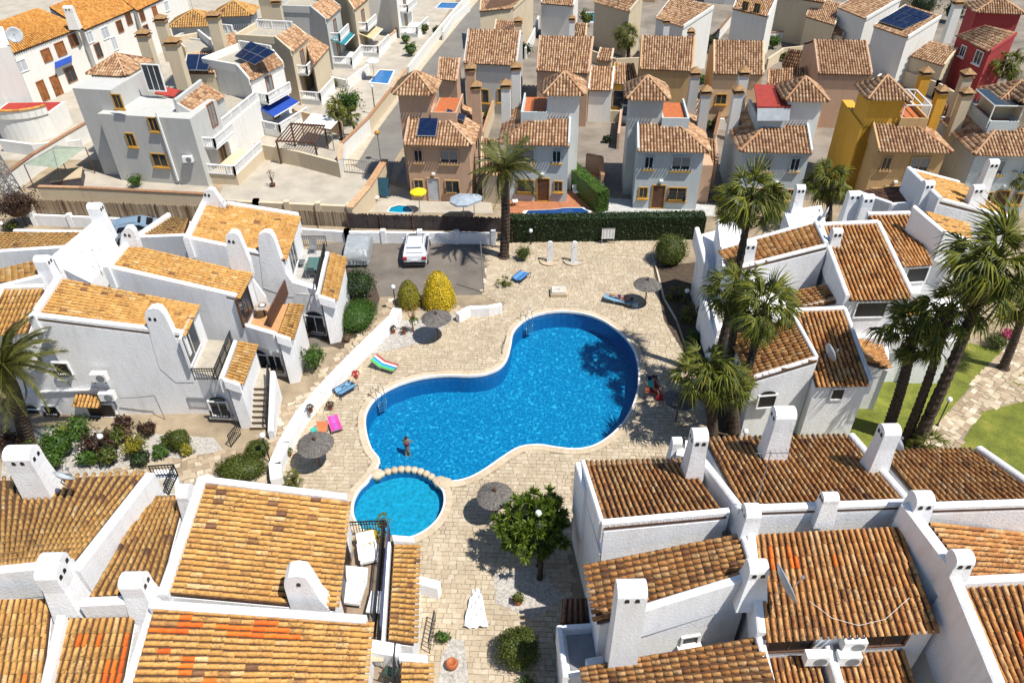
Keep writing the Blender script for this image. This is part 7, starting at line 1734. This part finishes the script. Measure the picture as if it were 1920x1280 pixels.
# pergola by the street
o = thing('pergola', 'dark brown timber pergola between concrete yard and street', 'pergola', G(560, 285)); z = 2.3; A, B, C, D = G(518, 264, z), G(590, 268, z), G(608, 236, z), G(545, 232, z)
mb = MB()
for k in range(13): t = k/12; MB().bar(A.lerp(B, t)-(D-A)*.06, D.lerp(C, t)+(D-A)*.06, .06, .12).build('rafter', BROWN, o)
for a, b in ((A, B), (D, C)): MB().bar(a, b, .12).build('beam', BROWN, o)
for a in (A, B, C, D): MB().bar(Z(a, 0), a, .14).build('post', BROWN, o)
o = thing('garden_marquee', 'flat white fabric roof behind the brown pergola', 'canopy', G(600, 250)); z = 2.2; c4 = [G(566, 234, z), G(620, 242, z), G(638, 222, z), G(585, 212, z)]; MB().slab(c4, .06).build('roof', WT, o)
for c in c4: MB().bar(Z(c, 0), c, .08).build('post', METAL, o)
# street gate
o = thing('street_gate', 'grey wire sliding gate closing the street at the concrete yard', 'gate', G(640, 335)); a, b = G(633, 322, .0), G(690, 328, 0); mb = MB()
for zz in (.1, 1.3): mb.bar(Z(a, zz), Z(b, zz), .06)
for k in range(13): p = a.lerp(b, k/12); mb.bar(Z(p, .1), Z(p, 1.3), .03)
mb.build('gate_frame', METAL, o)
palm('yucca', 'tall spiky yucca clump left of the bushy garden tree by the street', (640, 262), (628, 205), 'fan', .8, 26, 4, (.12, .1))['category'] = 'plant'
palm('yucca', 'second yucca clump in front of the white fabric roof', (668, 262), (655, 218), 'fan', .8, 26, 4, (.12, .1))['category'] = 'plant'
# hanging blue cloths, loungers and small things
for px, py, mt, lb in ((716, 345, cloth_mat('petrol_cloth', (.02, .10, .16)), 'dark blue shade cloth hung beside the sloping tiled wall'),):
    o = thing('shade_cloth', lb, 'cloth', G(px, 378)); a, b = G(708, 333, 1.8), G(728, 333, 1.8); MB().slab([a, b, Z(b, .2)+Vector((0, -.4, 0)), Z(a, .3)+Vector((0, -.3, 0))], .03).build('cloth', mt, o)
for px, py, ya, lb in ((706, 378, R(60), 'wooden garden chair by the sloping tiled wall'), (966, 385, R(100), 'white plastic lounger on the red paving'), (1080, 368, R(20), 'white garden chair on the red paving')): chair(lb, px, py, .02, ya, PW)
o = thing('potted_plant', 'bare potted tree on the concrete yard', 'potted plant', G(512, 350)); b = G(512, 350); MB().lathe(b, [(.2, 0), (.26, .3)], 10).build('pot', BROWN, o); mb = MB()
for k in range(9): mb.bar(b+Vector((0, 0, .3)), b+Vector((random.uniform(-.4, .4), random.uniform(-.3, .3), random.uniform(.9, 1.6))), .03)
mb.build('branches', TWIG, o); mb = MB(); leafcloud(mb, b+Vector((0, 0, 1.2)), .4, .4, .4, 60, .06); mb.build('foliage', DEADG, o)
# lattice mast
o = thing('lattice_mast', 'tall rusty steel lattice mast rising over the bramble tree at the left edge', 'mast', G(45, 400)); b0 = G(45, 400); t0 = G(-8, 150, 9.5); mb = MB()
t0 = b0+Vector((-.8, 0, 9.6)); H_ = 14
def lp(k, sx, sy): u = k/H_; w_ = .55*(1-u)+.22*u; return b0.lerp(t0, u)+Vector((sx*w_, sy*w_, 0))
for sx, sy in ((-1, -1), (1, -1), (1, 1), (-1, 1)): MB().bar(lp(0, sx, sy), lp(H_, sx, sy), .09).build('leg', METAL, o)
for k in range(H_):
    for (a, b), (c, d) in (((-1, -1), (1, -1)), ((1, -1), (1, 1)), ((1, 1), (-1, 1)), ((-1, 1), (-1, -1))): mb.bar(lp(k, a, b), lp(k+1, c, d), .045); mb.bar(lp(k+1, a, b), lp(k, c, d), .045); mb.bar(lp(k, a, b), lp(k, c, d), .045)
mb.build('bracing', METAL, o)
# flower pots along the white wall
for k, (px, py, lb) in enumerate(((583, 768, 'potted plant with reddish flowers at the bend of the white wall'), (620, 763, 'small potted plant on the deck beside the blue folded lounger'), (668, 705, 'small red potted flower on the white wall'), (738, 620, 'dark reddish potted plant on the gravel by the wall'), (758, 622, 'brown-pink rosette plant on the gravel'), (543, 850, 'narrow dark climbing plant at the wall near the parasol'))):
    b = G(px, py+4, .75 if k in (0, 2) else .04); o = thing('potted_plant', lb, 'potted plant', b, 'pots along the white wall'); MB().lathe(b, [(.1, 0), (.15, .2)], 8).build('pot', plain('terracotta', (.50, .14, .04), .6), o); mb = MB(); leafcloud(mb, b+Vector((0, 0, .32)), .26, .26, .24, 150, .06); mb.build('foliage', RD if k == 2 else (BLEAF if k < 5 else MGREEN), o)
# sapling in front of the olive bush
b = G(775, 622, .05); o = thing('sapling', 'thin young tree with red-brown twigs in front of the olive clipped bush', 'sapling', b); mb = MB(); mb.tube([b, b+Vector((0, 0, .9))], [.06, .04], 6)
for k in range(14): mb.tube([b+Vector((0, 0, .8)), b+Vector((random.uniform(-.5, .5), random.uniform(-.3, .3), random.uniform(1.2, 2.4)))], [.02, .008], 4)
mb.build('branches', WOOD, o); mb = MB(); leafcloud(mb, b+Vector((.1, 0, .8)), .32, .3, .5, 160, .07); mb.build('foliage', LGREEN, o)
# handrail near the bottom terrace
o = thing('hand_railing', 'black stair railing beside the green shrub at the bottom', 'railing', G(815, 1180)); mb = MB(); a, b = G(806, 1225, 0), G(817, 1165, 0); 
mb.bar(Z(a, .9), Z(b, .9), .05)
for k in range(9): p = a.lerp(b, k/8); mb.bar(Z(p, 0), Z(p, .9), .03)
mb.build('bars', BLACK, o)
bush('shrub', 'feathery green shrub next to the black stair railing', 828, 1195, 14, 1.0, LGREEN, 700, .06, 'shrub'); bush('shrub', 'low green shrub at the bottom edge below the ball bush', 985, 1290, 26, .6, LGREEN, 900, .06, 'shrub')
bush('flower_bush', 'yellow-green flowering planter along the far edge of the timber terrace', 692, 1003, 30, .25, YGREEN, 900, .05, 'planter', z=3.3)
# kerb line across the deck
o = thing('deck_kerb', 'thin pale kerb across the deck from the showers to the round bush', 'kerb', G(1100, 478)); MB().bar(G(1096, 479, .05), G(1226, 475, .05), .08, .06).build('kerb_stone', COPM, o)
o = thing('bed_edging', 'dark stone edging of the planting bed beside the pool deck', 'edging', G(1240, 530)); mb = MB(); pp = [(1222, 475), (1232, 508), (1245, 560), (1268, 600), (1282, 640), (1300, 690)]
for k in range(len(pp)-1): MB().bar(G(*pp[k], .08), G(*pp[k+1], .08), .12, .12).build('edging_stone', SLABP, o)
# long cable sagging on the bottom right roof
o = thing('roof_cable', 'thin white cable sagging in a curve across the orange-patched roof', 'cable', G(1600, 1160, 5.6)); MB().tube([G(1518, 1126, 6.0), G(1560, 1158, 5.75), G(1610, 1172, 5.6), G(1660, 1160, 5.75), G(1705, 1120, 6.1)], .007, 5).build('cable', PW, o)
